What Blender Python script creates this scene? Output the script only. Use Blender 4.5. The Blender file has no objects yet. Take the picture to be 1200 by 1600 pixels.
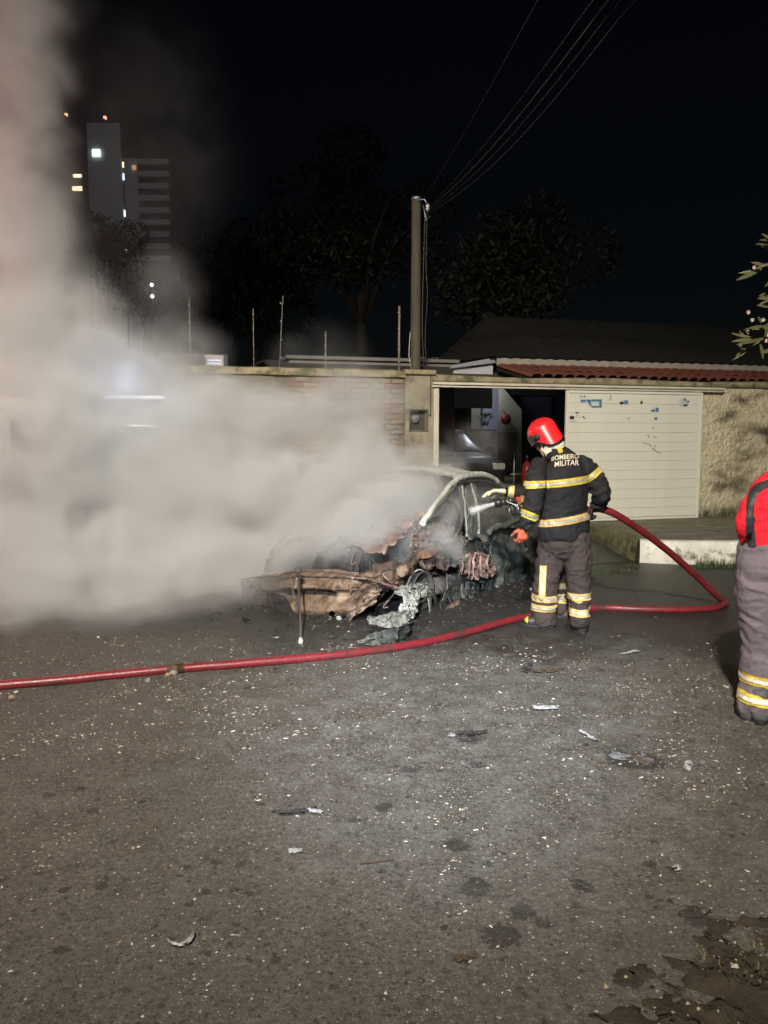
import bpy, bmesh, math, random
import numpy as np
from mathutils import Vector, Matrix, noise
from mathutils.bvhtree import BVHTree

random.seed(7)
rng = np.random.default_rng(7)
scene = bpy.context.scene
COL = scene.collection
PITCH = math.radians(5.6)
CAM_H = 1.6

# ------------------------------------------------------------------ camera
cam_d = bpy.data.cameras.new('camera')
cam_d.sensor_fit = 'VERTICAL'
cam_d.sensor_height = 36.0
cam_d.lens = 27.0
cam_d.clip_start = 0.05
cam_d.clip_end = 2000
cam = bpy.data.objects.new('camera', cam_d)
COL.objects.link(cam)
cam.location = (0, 0, CAM_H)
cam.rotation_euler = (math.radians(90) - PITCH, 0, 0)
scene.camera = cam

# ------------------------------------------------------------------ world, moonlight, exposure
world = bpy.data.worlds.new('World')
scene.world = world
world.use_nodes = True
wn = world.node_tree
bg = wn.nodes['Background']
skyt = wn.nodes.new('ShaderNodeTexSky')
skyt.sky_type = 'NISHITA'
skyt.sun_disc = False
skyt.sun_elevation = math.radians(24)
skyt.sun_rotation = math.radians(200)
skyt.air_density = 1.0
skyt.dust_density = 2.0
wn.links.new(skyt.outputs[0], bg.inputs[0])
bg.inputs[1].default_value = 0.0006
sun_d = bpy.data.lights.new('moonlight', 'SUN')
sun_d.energy = 0.11
sun_d.angle = math.radians(0.5)
sun_d.color = (0.85, 0.92, 1.0)
sun = bpy.data.objects.new('moonlight', sun_d)
COL.objects.link(sun)
sun.rotation_euler = (math.radians(62), 0, math.radians(-20))
vs = scene.view_settings
vs.view_transform = 'Standard'
vs.look = 'None'
vs.exposure = 0.0
vs.gamma = 1.0
vs.use_curve_mapping = False
cy = scene.cycles
try:
    cy.use_denoising = True
    cy.denoiser = 'OPENIMAGEDENOISE'
    cy.denoising_input_passes = 'RGB_ALBEDO_NORMAL'
except Exception:
    pass
cy.max_bounces = 8
cy.diffuse_bounces = 3
cy.glossy_bounces = 3
cy.transmission_bounces = 4
cy.transparent_max_bounces = 16
cy.volume_bounces = 3
cy.volume_step_rate = 1.0
cy.sample_clamp_indirect = 4.0

# ------------------------------------------------------------------ pixel -> place helpers (photograph is 1200 x 1600)
def ray(px, py):
    u = (px - 600) / 1200.0
    v = (800 - py) / 1200.0
    return Vector((u, math.cos(PITCH) + v * math.sin(PITCH), v * math.cos(PITCH) - math.sin(PITCH)))
ORG = Vector((0, 0, CAM_H))
def at(px, py, Y):
    d = ray(px, py)
    return ORG + d * (Y / d.y)
def gnd(px, py, z=0.0):
    d = ray(px, py)
    return ORG + d * ((z - CAM_H) / d.z)
def on_plane(px, py, p0, n):
    d = ray(px, py)
    return ORG + d * ((p0 - ORG).dot(n) / d.dot(n))

# ------------------------------------------------------------------ node helper
class NT:
    def __init__(self, tree):
        self.t = tree
    def n(self, typ, **kw):
        nd = self.t.nodes.new(typ)
        for k, v in kw.items():
            if k.startswith('i_'):
                key = k[2:]
                key = int(key) if key.isdigit() else key
                nd.inputs[key].default_value = v
            else:
                setattr(nd, k, v)
        return nd
    def l(self, a, b):
        self.t.links.new(a, b)
    def val(self, v, sock):
        if isinstance(v, bpy.types.NodeSocket):
            self.l(v, sock)
        else:
            sock.default_value = v
    def math(self, op, a, b=None, c=None, clamp=False):
        nd = self.n('ShaderNodeMath', operation=op)
        nd.use_clamp = clamp
        self.val(a, nd.inputs[0])
        if b is not None: self.val(b, nd.inputs[1])
        if c is not None: self.val(c, nd.inputs[2])
        return nd.outputs[0]
    def vmath(self, op, a, b=None):
        nd = self.n('ShaderNodeVectorMath', operation=op)
        self.val(a, nd.inputs[0])
        if b is not None: self.val(b, nd.inputs[1])
        return nd.outputs['Value'] if op in ('LENGTH', 'DISTANCE', 'DOT_PRODUCT') else nd.outputs[0]
    def ramp(self, fac, stops, interp='LINEAR'):
        nd = self.n('ShaderNodeValToRGB')
        nd.color_ramp.interpolation = interp
        e = nd.color_ramp.elements
        while len(e) < len(stops): e.new(0.5)
        for el, (p, c) in zip(e, stops):
            el.position = p
            el.color = c if len(c) == 4 else (*c, 1)
        self.l(fac, nd.inputs[0])
        return nd.outputs[0]
    def rampf(self, fac, a, b, lo=0.0, hi=1.0):
        nd = self.n('ShaderNodeMapRange')
        nd.clamp = True
        self.l(fac, nd.inputs[0])
        nd.inputs[1].default_value = a; nd.inputs[2].default_value = b
        nd.inputs[3].default_value = lo; nd.inputs[4].default_value = hi
        return nd.outputs[0]
    def mix(self, fac, a, b):
        nd = self.n('ShaderNodeMix', data_type='RGBA')
        self.val(fac, nd.inputs[0])
        for v, s in ((a, nd.inputs[6]), (b, nd.inputs[7])):
            if isinstance(v, bpy.types.NodeSocket): self.l(v, s)
            else: s.default_value = v if len(v) == 4 else (*v, 1)
        return nd.outputs[2]
    def noise(self, vec, scale, detail=4, rough=0.55, dist=0.0):
        nd = self.n('ShaderNodeTexNoise')
        if vec is not None: self.l(vec, nd.inputs['Vector'])
        nd.inputs['Scale'].default_value = scale
        nd.inputs['Detail'].default_value = detail
        nd.inputs['Roughness'].default_value = rough
        nd.inputs['Distortion'].default_value = dist
        return nd.outputs[0]
    def voronoi(self, vec, scale, feature='F1', rand=1.0):
        nd = self.n('ShaderNodeTexVoronoi', feature=feature)
        if vec is not None: self.l(vec, nd.inputs['Vector'])
        nd.inputs['Scale'].default_value = scale
        nd.inputs['Randomness'].default_value = rand
        return nd
    def bump(self, h, strength=0.3, dist=0.01):
        nd = self.n('ShaderNodeBump')
        nd.inputs['Strength'].default_value = strength
        nd.inputs['Distance'].default_value = dist
        self.l(h, nd.inputs['Height'])
        return nd.outputs[0]

def new_mat(name):
    m = bpy.data.materials.new(name)
    m.use_nodes = True
    t = NT(m.node_tree)
    b = m.node_tree.nodes['Principled BSDF']
    return m, t, b

def coords(t, kind='Object', scale=None):
    tc = t.n('ShaderNodeTexCoord')
    o = tc.outputs[kind]
    if scale:
        mp = t.n('ShaderNodeMapping')
        mp.inputs['Scale'].default_value = scale
        t.l(o, mp.inputs[0]); o = mp.outputs[0]
    return o

def worn(name, c1, c2, rough=0.7, scale=8, metallic=0.0, bump=0.15, bdist=0.005, bscale=60, c3=None, c3_thr=0.62, c3_scale=3, spec=0.4, coat=0.0, stretch=None):
    """two-tone noisy surface with fine relief and optional blotches of a third colour"""
    m, t, b = new_mat(name)
    co = coords(t, 'Object', stretch)
    f = t.rampf(t.noise(co, scale, 6, 0.6), 0.32, 0.68)
    col = t.mix(f, c1, c2)
    if c3:
        k = t.rampf(t.noise(co, c3_scale, 7, 0.65, 0.4), c3_thr, c3_thr + 0.12)
        col = t.mix(k, col, c3)
    t.l(col, b.inputs['Base Color'])
    b.inputs['Roughness'].default_value = rough
    b.inputs['Metallic'].default_value = metallic
    b.inputs['Specular IOR Level'].default_value = spec
    b.inputs['Coat Weight'].default_value = coat
    rr = t.rampf(t.noise(co, scale * 2.3, 4), 0.3, 0.7, max(0.05, rough - 0.12), min(1, rough + 0.1))
    t.l(rr, b.inputs['Roughness'])
    if bump:
        t.l(t.bump(t.noise(co, bscale, 5, 0.6), bump, bdist), b.inputs['Normal'])
    return m

def emis(name, color, strength, base=(0.5, 0.5, 0.5)):
    m, t, b = new_mat(name)
    co = coords(t)
    v = t.rampf(t.noise(co, 1.3, 3), 0.3, 0.7, 0.6, 1.15)
    b.inputs['Base Color'].default_value = (*base, 1)
    b.inputs['Emission Color'].default_value = (*color, 1)
    t.l(t.math('MULTIPLY', v, strength), b.inputs['Emission Strength'])
    return m

# ------------------------------------------------------------------ object helpers
def tag(o, label=None, cat=None, group=None, kind=None):
    if label: o['label'] = label
    if cat: o['category'] = cat
    if group: o['group'] = group
    if kind: o['kind'] = kind
    return o
def empty(name, loc=(0, 0, 0), rz=0.0, label=None, cat=None, group=None):
    o = bpy.data.objects.new(name, None)
    COL.objects.link(o)
    o.location = loc
    o.rotation_euler = (0, 0, rz)
    o.empty_display_size = 0.2
    return tag(o, label, cat, group)
def link_mesh(name, me, mats, parent=None):
    o = bpy.data.objects.new(name, me)
    COL.objects.link(o)
    for m in (mats if isinstance(mats, (list, tuple)) else [mats]):
        if m and m.name not in [x.name for x in me.materials if x]: me.materials.append(m)
    if parent: o.parent = parent
    return o
def copy_tree(o, parent=None):
    c = o.copy()
    COL.objects.link(c)
    if parent: c.parent = parent
    for ch in list(o.children):
        copy_tree(ch, c)
    return c

class MB:
    """collects shapes and links them as ONE mesh object"""
    def __init__(self):
        self.v = []; self.f = []; self.mi = []; self.sm = []
    def add(self, vs, fs, mi=0, smooth=False):
        o = len(self.v)
        self.v += [tuple(x) for x in vs]
        self.f += [tuple(i + o for i in f) for f in fs]
        self.mi += [mi] * len(fs); self.sm += [smooth] * len(fs)
    def box(self, c, s, rot=None, mi=0, bev=0.0):
        cx, cy_, cz = c; sx, sy, sz = (k / 2 for k in s)
        if bev <= 0:
            vs = [Vector((x * sx, y * sy, z * sz)) for x in (-1, 1) for y in (-1, 1) for z in (-1, 1)]
            fs = [(0, 1, 3, 2), (4, 6, 7, 5), (0, 4, 5, 1), (2, 3, 7, 6), (0, 2, 6, 4), (1, 5, 7, 3)]
        else:
            bm = bmesh.new()
            bmesh.ops.create_cube(bm, size=1.0)
            for v in bm.verts: v.co = Vector((v.co.x * 2 * sx, v.co.y * 2 * sy, v.co.z * 2 * sz))
            bmesh.ops.bevel(bm, geom=bm.edges[:], offset=min(bev, sx * .9, sy * .9, sz * .9), segments=2, affect='EDGES', profile=0.6)
            bm.verts.index_update()
            vs = [v.co.copy() for v in bm.verts]
            fs = [tuple(v.index for v in f.verts) for f in bm.faces]
            bm.free()
        if rot is not None: vs = [rot @ v for v in vs]
        self.add([v + Vector(c) for v in vs], fs, mi)
        return self
    def tube(self, path, r, seg=8, cap=True, mi=0, smooth=True):
        path = [Vector(p) for p in path]
        rs = r if isinstance(r, (list, tuple)) else [r] * len(path)
        vs = []; fs = []
        prev = None
        for i, p in enumerate(path):
            tg = (path[min(i + 1, len(path) - 1)] - path[max(i - 1, 0)]).normalized()
            if prev is None:
                a = Vector((0, 0, 1)) if abs(tg.z) < 0.9 else Vector((1, 0, 0))
                n1 = tg.cross(a).normalized()
            else:
                n1 = (prev - tg * prev.dot(tg)).normalized()
            prev = n1
            n2 = tg.cross(n1)
            for k in range(seg):
                a = 2 * math.pi * k / seg
                vs.append(p + (n1 * math.cos(a) + n2 * math.sin(a)) * rs[i])
        for i in range(len(path) - 1):
            for k in range(seg):
                fs.append((i * seg + k, i * seg + (k + 1) % seg, (i + 1) * seg + (k + 1) % seg, (i + 1) * seg + k))
        self.add(vs, fs, mi, smooth)
        if cap:
            o = len(self.v) - len(vs)
            self.f += [tuple(o + k for k in reversed(range(seg))), tuple(o + (len(path) - 1) * seg + k for k in range(seg))]
            self.mi += [mi, mi]; self.sm += [False, False]
        return self
    def lathe(self, prof, c=(0, 0, 0), seg=24, rot=None, mi=0):
        """prof: list of (r, z)"""
        vs = []; fs = []
        for r, z in prof:
            for k in range(seg):
                a = 2 * math.pi * k / seg
                v = Vector((r * math.cos(a), r * math.sin(a), z))
                vs.append((rot @ v if rot is not None else v) + Vector(c))
        for i in range(len(prof) - 1):
            for k in range(seg):
                fs.append((i * seg + k, i * seg + (k + 1) % seg, (i + 1) * seg + (k + 1) % seg, (i + 1) * seg + k))
        self.add(vs, fs, mi, True)
        return self
    def prism(self, poly, d0, d1, axis='y', mi=0):
        """poly in (a, z); extruded from d0 to d1 along axis"""
        n = len(poly)
        vs = []
        for d in (d0, d1):
            for a, z in poly:
                vs.append((a, d, z) if axis == 'y' else (d, a, z) if axis == 'x' else (a, z, d))
        fs = [tuple(range(n)), tuple(reversed(range(n, 2 * n)))]
        fs += [(i, i + n, (i + 1) % n + n, (i + 1) % n) for i in range(n)]
        self.add(vs, fs, mi)
        return self
    def grid(self, fn, nu, nv, mi=0, smooth=True, skip=None):
        vs = [fn(i / nu, j / nv) for j in range(nv + 1) for i in range(nu + 1)]
        fs = []
        for j in range(nv):
            for i in range(nu):
                if skip and skip((i + .5) / nu, (j + .5) / nv): continue
                a = j * (nu + 1) + i
                fs.append((a, a + 1, a + nu + 2, a + nu + 1))
        self.add(vs, fs, mi, smooth)
        return self
    def mesh(self, name):
        me = bpy.data.meshes.new(name)
        me.from_pydata(self.v, [], self.f)
        me.polygons.foreach_set('material_index', self.mi)
        me.polygons.foreach_set('use_smooth', self.sm)
        bm = bmesh.new(); bm.from_mesh(me)
        bmesh.ops.recalc_face_normals(bm, faces=bm.faces[:])
        bm.to_mesh(me); bm.free()
        me.update()
        return me
    def build(self, name, mats, parent=None):
        me = self.mesh(name)
        for m in (mats if isinstance(mats, (list, tuple)) else [mats]): me.materials.append(m)
        o = bpy.data.objects.new(name, me)
        COL.objects.link(o)
        if parent: o.parent = parent
        return o

def interp(pts, u):
    """piecewise-linear lookup of a list of tuples by parameter 0..1"""
    n = len(pts) - 1
    x = min(max(u, 0), 1) * n
    i = min(int(x), n - 1)
    f = x - i
    return tuple(a + (b - a) * f for a, b in zip(pts[i], pts[i + 1]))
def catmull(pts, n=6):
    pts = [Vector(p) for p in pts]
    out = []
    for i in range(len(pts) - 1):
        p0 = pts[max(i - 1, 0)]; p1 = pts[i]; p2 = pts[i + 1]; p3 = pts[min(i + 2, len(pts) - 1)]
        for k in range(n):
            t = k / n
            out.append(0.5 * ((2 * p1) + (p2 - p0) * t + (2 * p0 - 5 * p1 + 4 * p2 - p3) * t * t + (3 * p1 - p0 - 3 * p2 + p3) * t ** 3))
    out.append(pts[-1])
    return out
def fbm(p, oct=4, lac=2.1, gain=0.5):
    s = 0; a = 1
    for _ in range(oct):
        s += a * noise.noise(p); p = p * lac + Vector((3.1, 1.7, 5.3)); a *= gain
    return s

def thicken(bm, t):
    """give a sheet real thickness: a second skin along the vertex normals, closed at the rims"""
    bm.normal_update()
    vs = bm.verts[:]; fs = bm.faces[:]
    rim = [e for e in bm.edges if len(e.link_faces) == 1]
    rimv = [(e.verts[0], e.verts[1], e.link_faces[0]) for e in rim]
    new = {v: bm.verts.new(v.co - v.normal * t) for v in vs}
    for f in fs:
        try: bm.faces.new([new[v] for v in reversed(f.verts)])
        except ValueError: pass
    for a, b, f in rimv:
        try: bm.faces.new([b, a, new[a], new[b]])
        except ValueError: pass
# ------------------------------------------------------------------ frame of the boundary wall
WANG = math.atan2(0.27, 0.963)
W0 = Vector((2.82, 12.1, 0))
WD = Vector((0.963, 0.27, 0)); WN = Vector((-0.27, 0.963, 0))
def wl(px, py, dy=0.0):
    """pixel -> (along the wall, height) on the plane dy behind the wall's front face"""
    p = on_plane(px, py, W0 + WN * dy, WN)
    return (p - W0).dot(WD), p.z
def wpt(t, dy, z=0.0):
    return W0 + WD * t + WN * dy + Vector((0, 0, z))

# wreck frame: x back along the car, y towards its far side, z up
CB = Vector((0.6, 0.8, 0)); CL = Vector((0.8, -0.6, 0)); C0 = Vector((-0.69, 6.88, 0))
CANG = math.atan2(0.8, 0.6)

# ------------------------------------------------------------------ street lamp and flood lamp (behind the camera, lighting the street)
def spot(name, loc, target, power, color, size, blend, radius, parent=None):
    ld = bpy.data.lights.new(name, 'SPOT')
    ld.energy = power; ld.color = color
    ld.spot_size = math.radians(size); ld.spot_blend = blend
    ld.shadow_soft_size = radius
    o = bpy.data.objects.new(name, ld)
    COL.objects.link(o)
    o.location = loc
    o.rotation_euler = (Vector(target) - Vector(loc)).to_track_quat('-Z', 'Y').to_euler()
    if parent:
        o.parent = parent
        o.matrix_parent_inverse = parent.matrix_world.inverted()
    return o
M_steel = worn('galvanised_steel', (0.32, 0.33, 0.34), (0.22, 0.22, 0.22), 0.45, 6, 0.7)
M_lens = emis('lamp_lens', (1.0, 0.9, 0.72), 6.0)
def street_lamp(loc, head, power, color, target, label, size=150):
    t = empty('street_lamp', loc, 0, label, 'street lamp')
    L = Vector(loc); H = Vector(head) - L
    MB().tube([(0, 0, 0), (0, 0, H.z - 1.0), (H.x * .15, H.y * .15, H.z - .3), (H.x * .5, H.y * .5, H.z + .05), (H.x * .95, H.y * .95, H.z + .1)], [.09, .07, .06, .045, .035], 10).build('pole', M_steel, t)
    MB().box((H.x, H.y, H.z + .1), (.3, .6, .12), bev=.04).build('lamp_head', M_steel, t)
    MB().box((H.x, H.y, H.z + .03), (.2, .4, .02)).build('lens', M_lens, t)
    o = spot('lamp_light', (H.x, H.y, H.z - .02), H + (Vector(target) - Vector(head)), power, color, size, 1.0, 0.22)
    o.parent = t
    return t
street_lamp((-4.0, -4.4, 0), (-0.9, -3.6, 7.4), 17000, (1.0, 0.925, 0.8), (0.9, 10.9, 0), 'tall steel street lamp with curved arm behind the photographer', 69)
street_lamp((-9.5, 1.0, 0), (-7.2, 2.2, 7.2), 900, (1.0, 0.84, 0.66), (-2.5, 7.5, 0.5), 'tall steel street lamp with curved arm further down the street')
# flood lamp on a tripod that throws the cool light on the middle of the road
ft = empty('flood_lamp', (-0.6, -2.6, 0), 0, 'white flood lamp on a yellow tripod behind the photographer', 'flood lamp')
M_yel = worn('yellow_enamel', (0.6, 0.42, 0.04), (0.5, 0.34, 0.03), 0.4, 9)
for a in (0.4, 2.5, 4.6):
    MB().tube([(0, 0, 1.1), (.55 * math.cos(a), .55 * math.sin(a), 0.01)], .018, 8).build('leg', M_yel, ft)
MB().tube([(0, 0, 1.05), (0, 0, 3.25)], .022, 8).build('mast', M_yel, ft)
MB().box((0, 0, 3.38), (.34, .1, .26), bev=.02).build('lamp_head', M_steel, ft)
MB().box((0, .055, 3.38), (.3, .012, .22)).build('lens', emis('flood_lens', (.8, .88, 1), 6), ft)
fl = spot('flood_light', (0, .2, 3.38), (1.1, 7.7, 0), 6200, (.76, .86, 1.0), 25, 1.0, .12)
fl.parent = ft

# ------------------------------------------------------------------ road
STAINS = [(745, 1388, .055), (820, 1425, .04), (846, 1442, .03), (783, 1465, .06), (713, 1320, .05), (905, 1388, .03), (640, 1200, .05), (735, 1150, .08), (985, 1185, .12), (1005, 1190, .1), (600, 1262, .04), (1090, 1435, .05)]
def road_mat():
    m, t, b = new_mat('wet_speckled_asphalt')
    co = coords(t, 'Object')
    big = t.noise(co, 0.55, 5, 0.6, 0.6)
    mid = t.noise(co, 5.0, 6, 0.62)
    fine = t.noise(co, 130, 3, 0.7)
    base = t.mix(t.rampf(mid, .35, .68), (.058, .051, .041), (.09, .08, .066))
    base = t.mix(t.rampf(big, .42, .66), base, (.075, .069, .06))
    # aggregate in the surface
    va = t.voronoi(co, 95)
    rnd = t.n('ShaderNodeSeparateColor'); t.l(va.outputs['Color'], rnd.inputs[0])
    stone = t.math('MULTIPLY', t.rampf(va.outputs['Distance'], .34, .22), t.rampf(rnd.outputs[0], .5, .9))
    zone = t.rampf(t.vmath('DISTANCE', co, (.5, 4.6, 0)), 3.6, 1.0, .45, 1.0)
    base = t.mix(t.math('MULTIPLY', stone, t.math('MULTIPLY', zone, .85)), base, (.3, .285, .26))
    vc_ = t.voronoi(co, 52)
    r4 = t.n('ShaderNodeSeparateColor'); t.l(vc_.outputs['Color'], r4.inputs[0])
    dk = t.math('MULTIPLY', t.rampf(vc_.outputs['Distance'], .42, .25), t.rampf(r4.outputs[2], .6, .7))
    base = t.mix(t.math('MULTIPLY', dk, .75), base, (.018, .016, .014))
    base = t.mix(t.math('MULTIPLY', t.rampf(fine, .48, .3), .75), base, (.022, .02, .018))
    gr1 = t.noise(co, 42, 9, .85); gr2 = t.noise(co, 17, 8, .8, .6)
    base = t.mix(t.math('MULTIPLY', t.rampf(gr1, .5, .4), .8), base, (.02, .018, .015))
    base = t.mix(t.math('MULTIPLY', t.rampf(gr1, .56, .66), t.math('MULTIPLY', zone, .75)), base, (.27, .26, .235))
    base = t.mix(t.math('MULTIPLY', t.rampf(gr2, .5, .38), .45), base, (.028, .025, .021))
    # rare pale chips set in the binder
    vb = t.voronoi(co, 38)
    r2 = t.n('ShaderNodeSeparateColor'); t.l(vb.outputs['Color'], r2.inputs[0])
    chip = t.math('MULTIPLY', t.rampf(vb.outputs['Distance'], .2, .12), t.rampf(r2.outputs[1], .8, .84))
    base = t.mix(t.math('MULTIPLY', chip, .8), base, (.42, .38, .31))
    # drips: dark wet spots of many sizes
    wet = None
    warp = t.n('ShaderNodeTexNoise'); warp.inputs['Scale'].default_value = 28; warp.inputs['Detail'].default_value = 3
    t.l(co, warp.inputs['Vector'])
    wco = t.vmath('ADD', co, t.vmath('MULTIPLY', t.vmath('SUBTRACT', warp.outputs['Color'], (.5, .5, .5)), (.05, .05, 0)))
    for sc, thr, rr in ((8, .5, .26), (15, .4, .3), (27, .42, .34)):
        vd = t.voronoi(wco, sc)
        r3 = t.n('ShaderNodeSeparateColor'); t.l(vd.outputs['Color'], r3.inputs[0])
        rad = t.rampf(r3.outputs[0], thr, 1, 0.0, rr)
        k = t.math('MULTIPLY', t.rampf(t.math('SUBTRACT', rad, vd.outputs['Distance']), 0, .05), t.rampf(r3.outputs[0], thr, thr + .02))
        wet = k if wet is None else t.math('MAXIMUM', wet, k)
    patch = t.rampf(t.noise(co, 1.1, 3), .3, .5)
    wet = t.math('MULTIPLY', wet, patch)
    stw = t.math('MULTIPLY', t.math('SUBTRACT', t.noise(co, 26, 7, .72), .5), .16)
    for px, py, r in STAINS:
        p = gnd(px, py)
        d = t.vmath('DISTANCE', wco, (p.x, p.y, 0))
        d = t.math('ADD', d, stw)
        wet = t.math('MAXIMUM', wet, t.rampf(d, r * 1.1, r * .95))
    base = t.mix(t.math('MULTIPLY', wet, t.rampf(mid, .3, .7, .68, .9)), base, (.016, .014, .012))
    # water and soot round the wreck
    pool = None
    big2 = t.math('MULTIPLY', t.math('SUBTRACT', t.noise(co, 1.7, 6, .62, .8), .5), 2.3)
    for (x, y, r) in ((-.5, 6.6, 1.1), (.6, 7.0, 1.5), (1.7, 7.2, 1.7), (2.6, 6.6, 1.2), (3.4, 8.3, 2.0), (1.6, 9.4, 2.2), (2.9, 5.7, .75), (-2.0, 7.2, 1.3), (-4, 8.5, 2.5), (1.2, 6.0, .7)):
        d = t.math('DIVIDE', t.vmath('DISTANCE', co, (x, y, 0)), r)
        k = t.math('SUBTRACT', 1.0, d)
        pool = k if pool is None else t.math('MAXIMUM', pool, k)
    pk = t.rampf(t.math('ADD', pool, t.math('MULTIPLY', big2, .45)), -.08, .28)
    base = t.mix(t.math('MULTIPLY', pk, .8), base, (.019, .017, .015))
    # ashy dust scattered over the middle of the road
    dust = t.math('MULTIPLY', t.rampf(t.noise(co, 4.5, 10, .85), .46, .66), t.rampf(t.vmath('DISTANCE', co, (.5, 4.6, 0)), 2.8, .6))
    base = t.mix(t.math('MULTIPLY', dust, .5), base, (.2, .2, .2))
    t.l(base, b.inputs['Base Color'])
    b.inputs['Specular IOR Level'].default_value = .45
    rg = t.math('SUBTRACT', t.rampf(fine, .3, .7, .62, .85), t.math('MULTIPLY', t.math('MAXIMUM', t.math('MULTIPLY', wet, .35), pk), .3))
    t.l(rg, b.inputs['Roughness'])
    h = t.math('ADD', t.math('MULTIPLY', stone, .6), t.math('ADD', fine, t.math('MULTIPLY', mid, .5)))
    t.l(t.bump(h, .6, .008), b.inputs['Normal'])
    return m
M_road = road_mat()
def road_z(x, y):
    # slight hollows and humps in an old carriageway
    return 0.012 * noise.noise(Vector((x * .9, y * .9, 3))) * min(1, max(0, (11 - abs(y - 2)) / 6))
mb = MB()
mb.grid(lambda u, v: (lambda x, y: (x, y, road_z(x, y)))(-8 + 17 * u, -1 + 11 * v), 110, 70)
road = mb.build('road', M_road); tag(road, kind='structure')
MB().add([(-250, -250, -.03), (250, -250, -.03), (250, 500, -.03), (-250, 500, -.03)], [(0, 1, 2, 3)]) 
g = MB(); g.add([(-250, -250, -.03), (250, -250, -.03), (250, 500, -.03), (-250, 500, -.03)], [(0, 1, 2, 3)])
gr = g.build('ground', worn('dark_ground', (.05, .046, .04), (.075, .07, .06), .85, 2)); tag(gr, kind='structure')

# ------------------------------------------------------------------ raised pavement in front of the gate
PZ = 0.26
M_slab = worn('mossy_paving_slab', (.2, .18, .135), (.12, .11, .075), .75, 7, 0, .4, .006, 70, c3=(.05, .06, .025), c3_thr=.55, c3_scale=2.4)
M_bed = worn('pavement_bed', (.06, .055, .04), (.04, .045, .02), .9, 12, 0, .4)
M_kerbwhite = worn('limewashed_kerb', (.74, .72, .66), (.55, .53, .47), .7, 9, 0, .5, .008, 45, c3=(.12, .11, .07), c3_thr=.54, c3_scale=4)
M_kerbmoss = worn('mossy_concrete', (.2, .18, .1), (.09, .09, .04), .85, 9, 0, .5, .01, 40, c3=(.05, .06, .02), c3_thr=.5, c3_scale=4)
pa = [gnd(924, 820, PZ), gnd(985, 842, PZ), gnd(1000, 847, PZ), gnd(1060, 849, PZ), gnd(1168, 849, PZ)]
edge = [Vector((p.x, p.y)) for p in pa]
edge.append(Vector((edge[-1].x + 4.0, edge[-1].y + .25)))
backl = [wpt(7.2, 0.0).xy, wpt(0.32, 0.0).xy]
poly = [p for p in edge] + [Vector(b) for b in backl]
mb = MB()
mb.prism([(p.x, p.y) for p in poly], -.02, PZ - .03, axis='z')
pav = mb.build('pavement', M_bed); tag(pav, kind='structure')
def inside(p, pl):
    c = False
    for i in range(len(pl)):
        a, b = pl[i], pl[i - 1]
        if (a.y > p.y) != (b.y > p.y) and p.x < (b.x - a.x) * (p.y - a.y) / (b.y - a.y) + a.x: c = not c
    return c
def clip_poly(sub, clipper):
    """Sutherland-Hodgman; clipper convex and counter-clockwise"""
    out = sub
    for i in range(len(clipper)):
        a, b = clipper[i], clipper[(i + 1) % len(clipper)]
        inp, out = out, []
        for k in range(len(inp)):
            p, q = inp[k - 1], inp[k]
            sp = (b - a).x * (p - a).y - (b - a).y * (p - a).x
            sq = (b - a).x * (q - a).y - (b - a).y * (q - a).x
            if (sp >= 0) != (sq >= 0):
                f = sp / (sp - sq); out.append(p + (q - p) * f)
            if sq >= 0: out.append(q)
        if not out: return []
    return out
def area2(pl): return sum(pl[i - 1].x * pl[i].y - pl[i].x * pl[i - 1].y for i in range(len(pl))) / 2
cl = [p.copy() for p in poly]
if area2(cl) < 0: cl.reverse()
# shrink for the kerb strip
cen = sum(cl, Vector((0, 0))) / len(cl)
SW, SD = .62, .46
for i in range(0, 13):
    for j in range(0, 9):
        x0 = -.1 + i * SW + (SW / 2 if j % 2 else 0); y0 = -(j + 1) * SD
        q = [wpt(x0 + .008, y0 + .008).xy, wpt(x0 + SW - .008, y0 + .008).xy, wpt(x0 + SW - .008, y0 + SD - .008).xy, wpt(x0 + .008, y0 + SD - .008).xy]
        q = clip_poly([Vector(k) for k in q], cl)
        if len(q) < 3 or abs(area2(q)) < .02: continue
        tilt = rng.normal(0, .004, 3)
        mbs = MB()
        n = len(q); c = sum(q, Vector((0, 0))) / n
        top = [(p.x, p.y, PZ - .004 + tilt[0] + tilt[1] * (p.x - c.x) * 3 + tilt[2] * (p.y - c.y) * 3) for p in q]
        tin = [(c.x + (p.x - c.x) * .98, c.y + (p.y - c.y) * .98, t_[2] + .006) for p, t_ in zip(q, top)]
        vs = [(p.x, p.y, PZ - .05) for p in q] + top + tin
        fs = [(k, (k + 1) % n, n + (k + 1) % n, n + k) for k in range(n)] + [(n + k, n + (k + 1) % n, 2 * n + (k + 1) % n, 2 * n + k) for k in range(n)] + [tuple(range(2 * n, 3 * n))]
        mbs.add(vs, fs)
        mbs.build('paving_slab', M_slab, pav)
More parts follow.
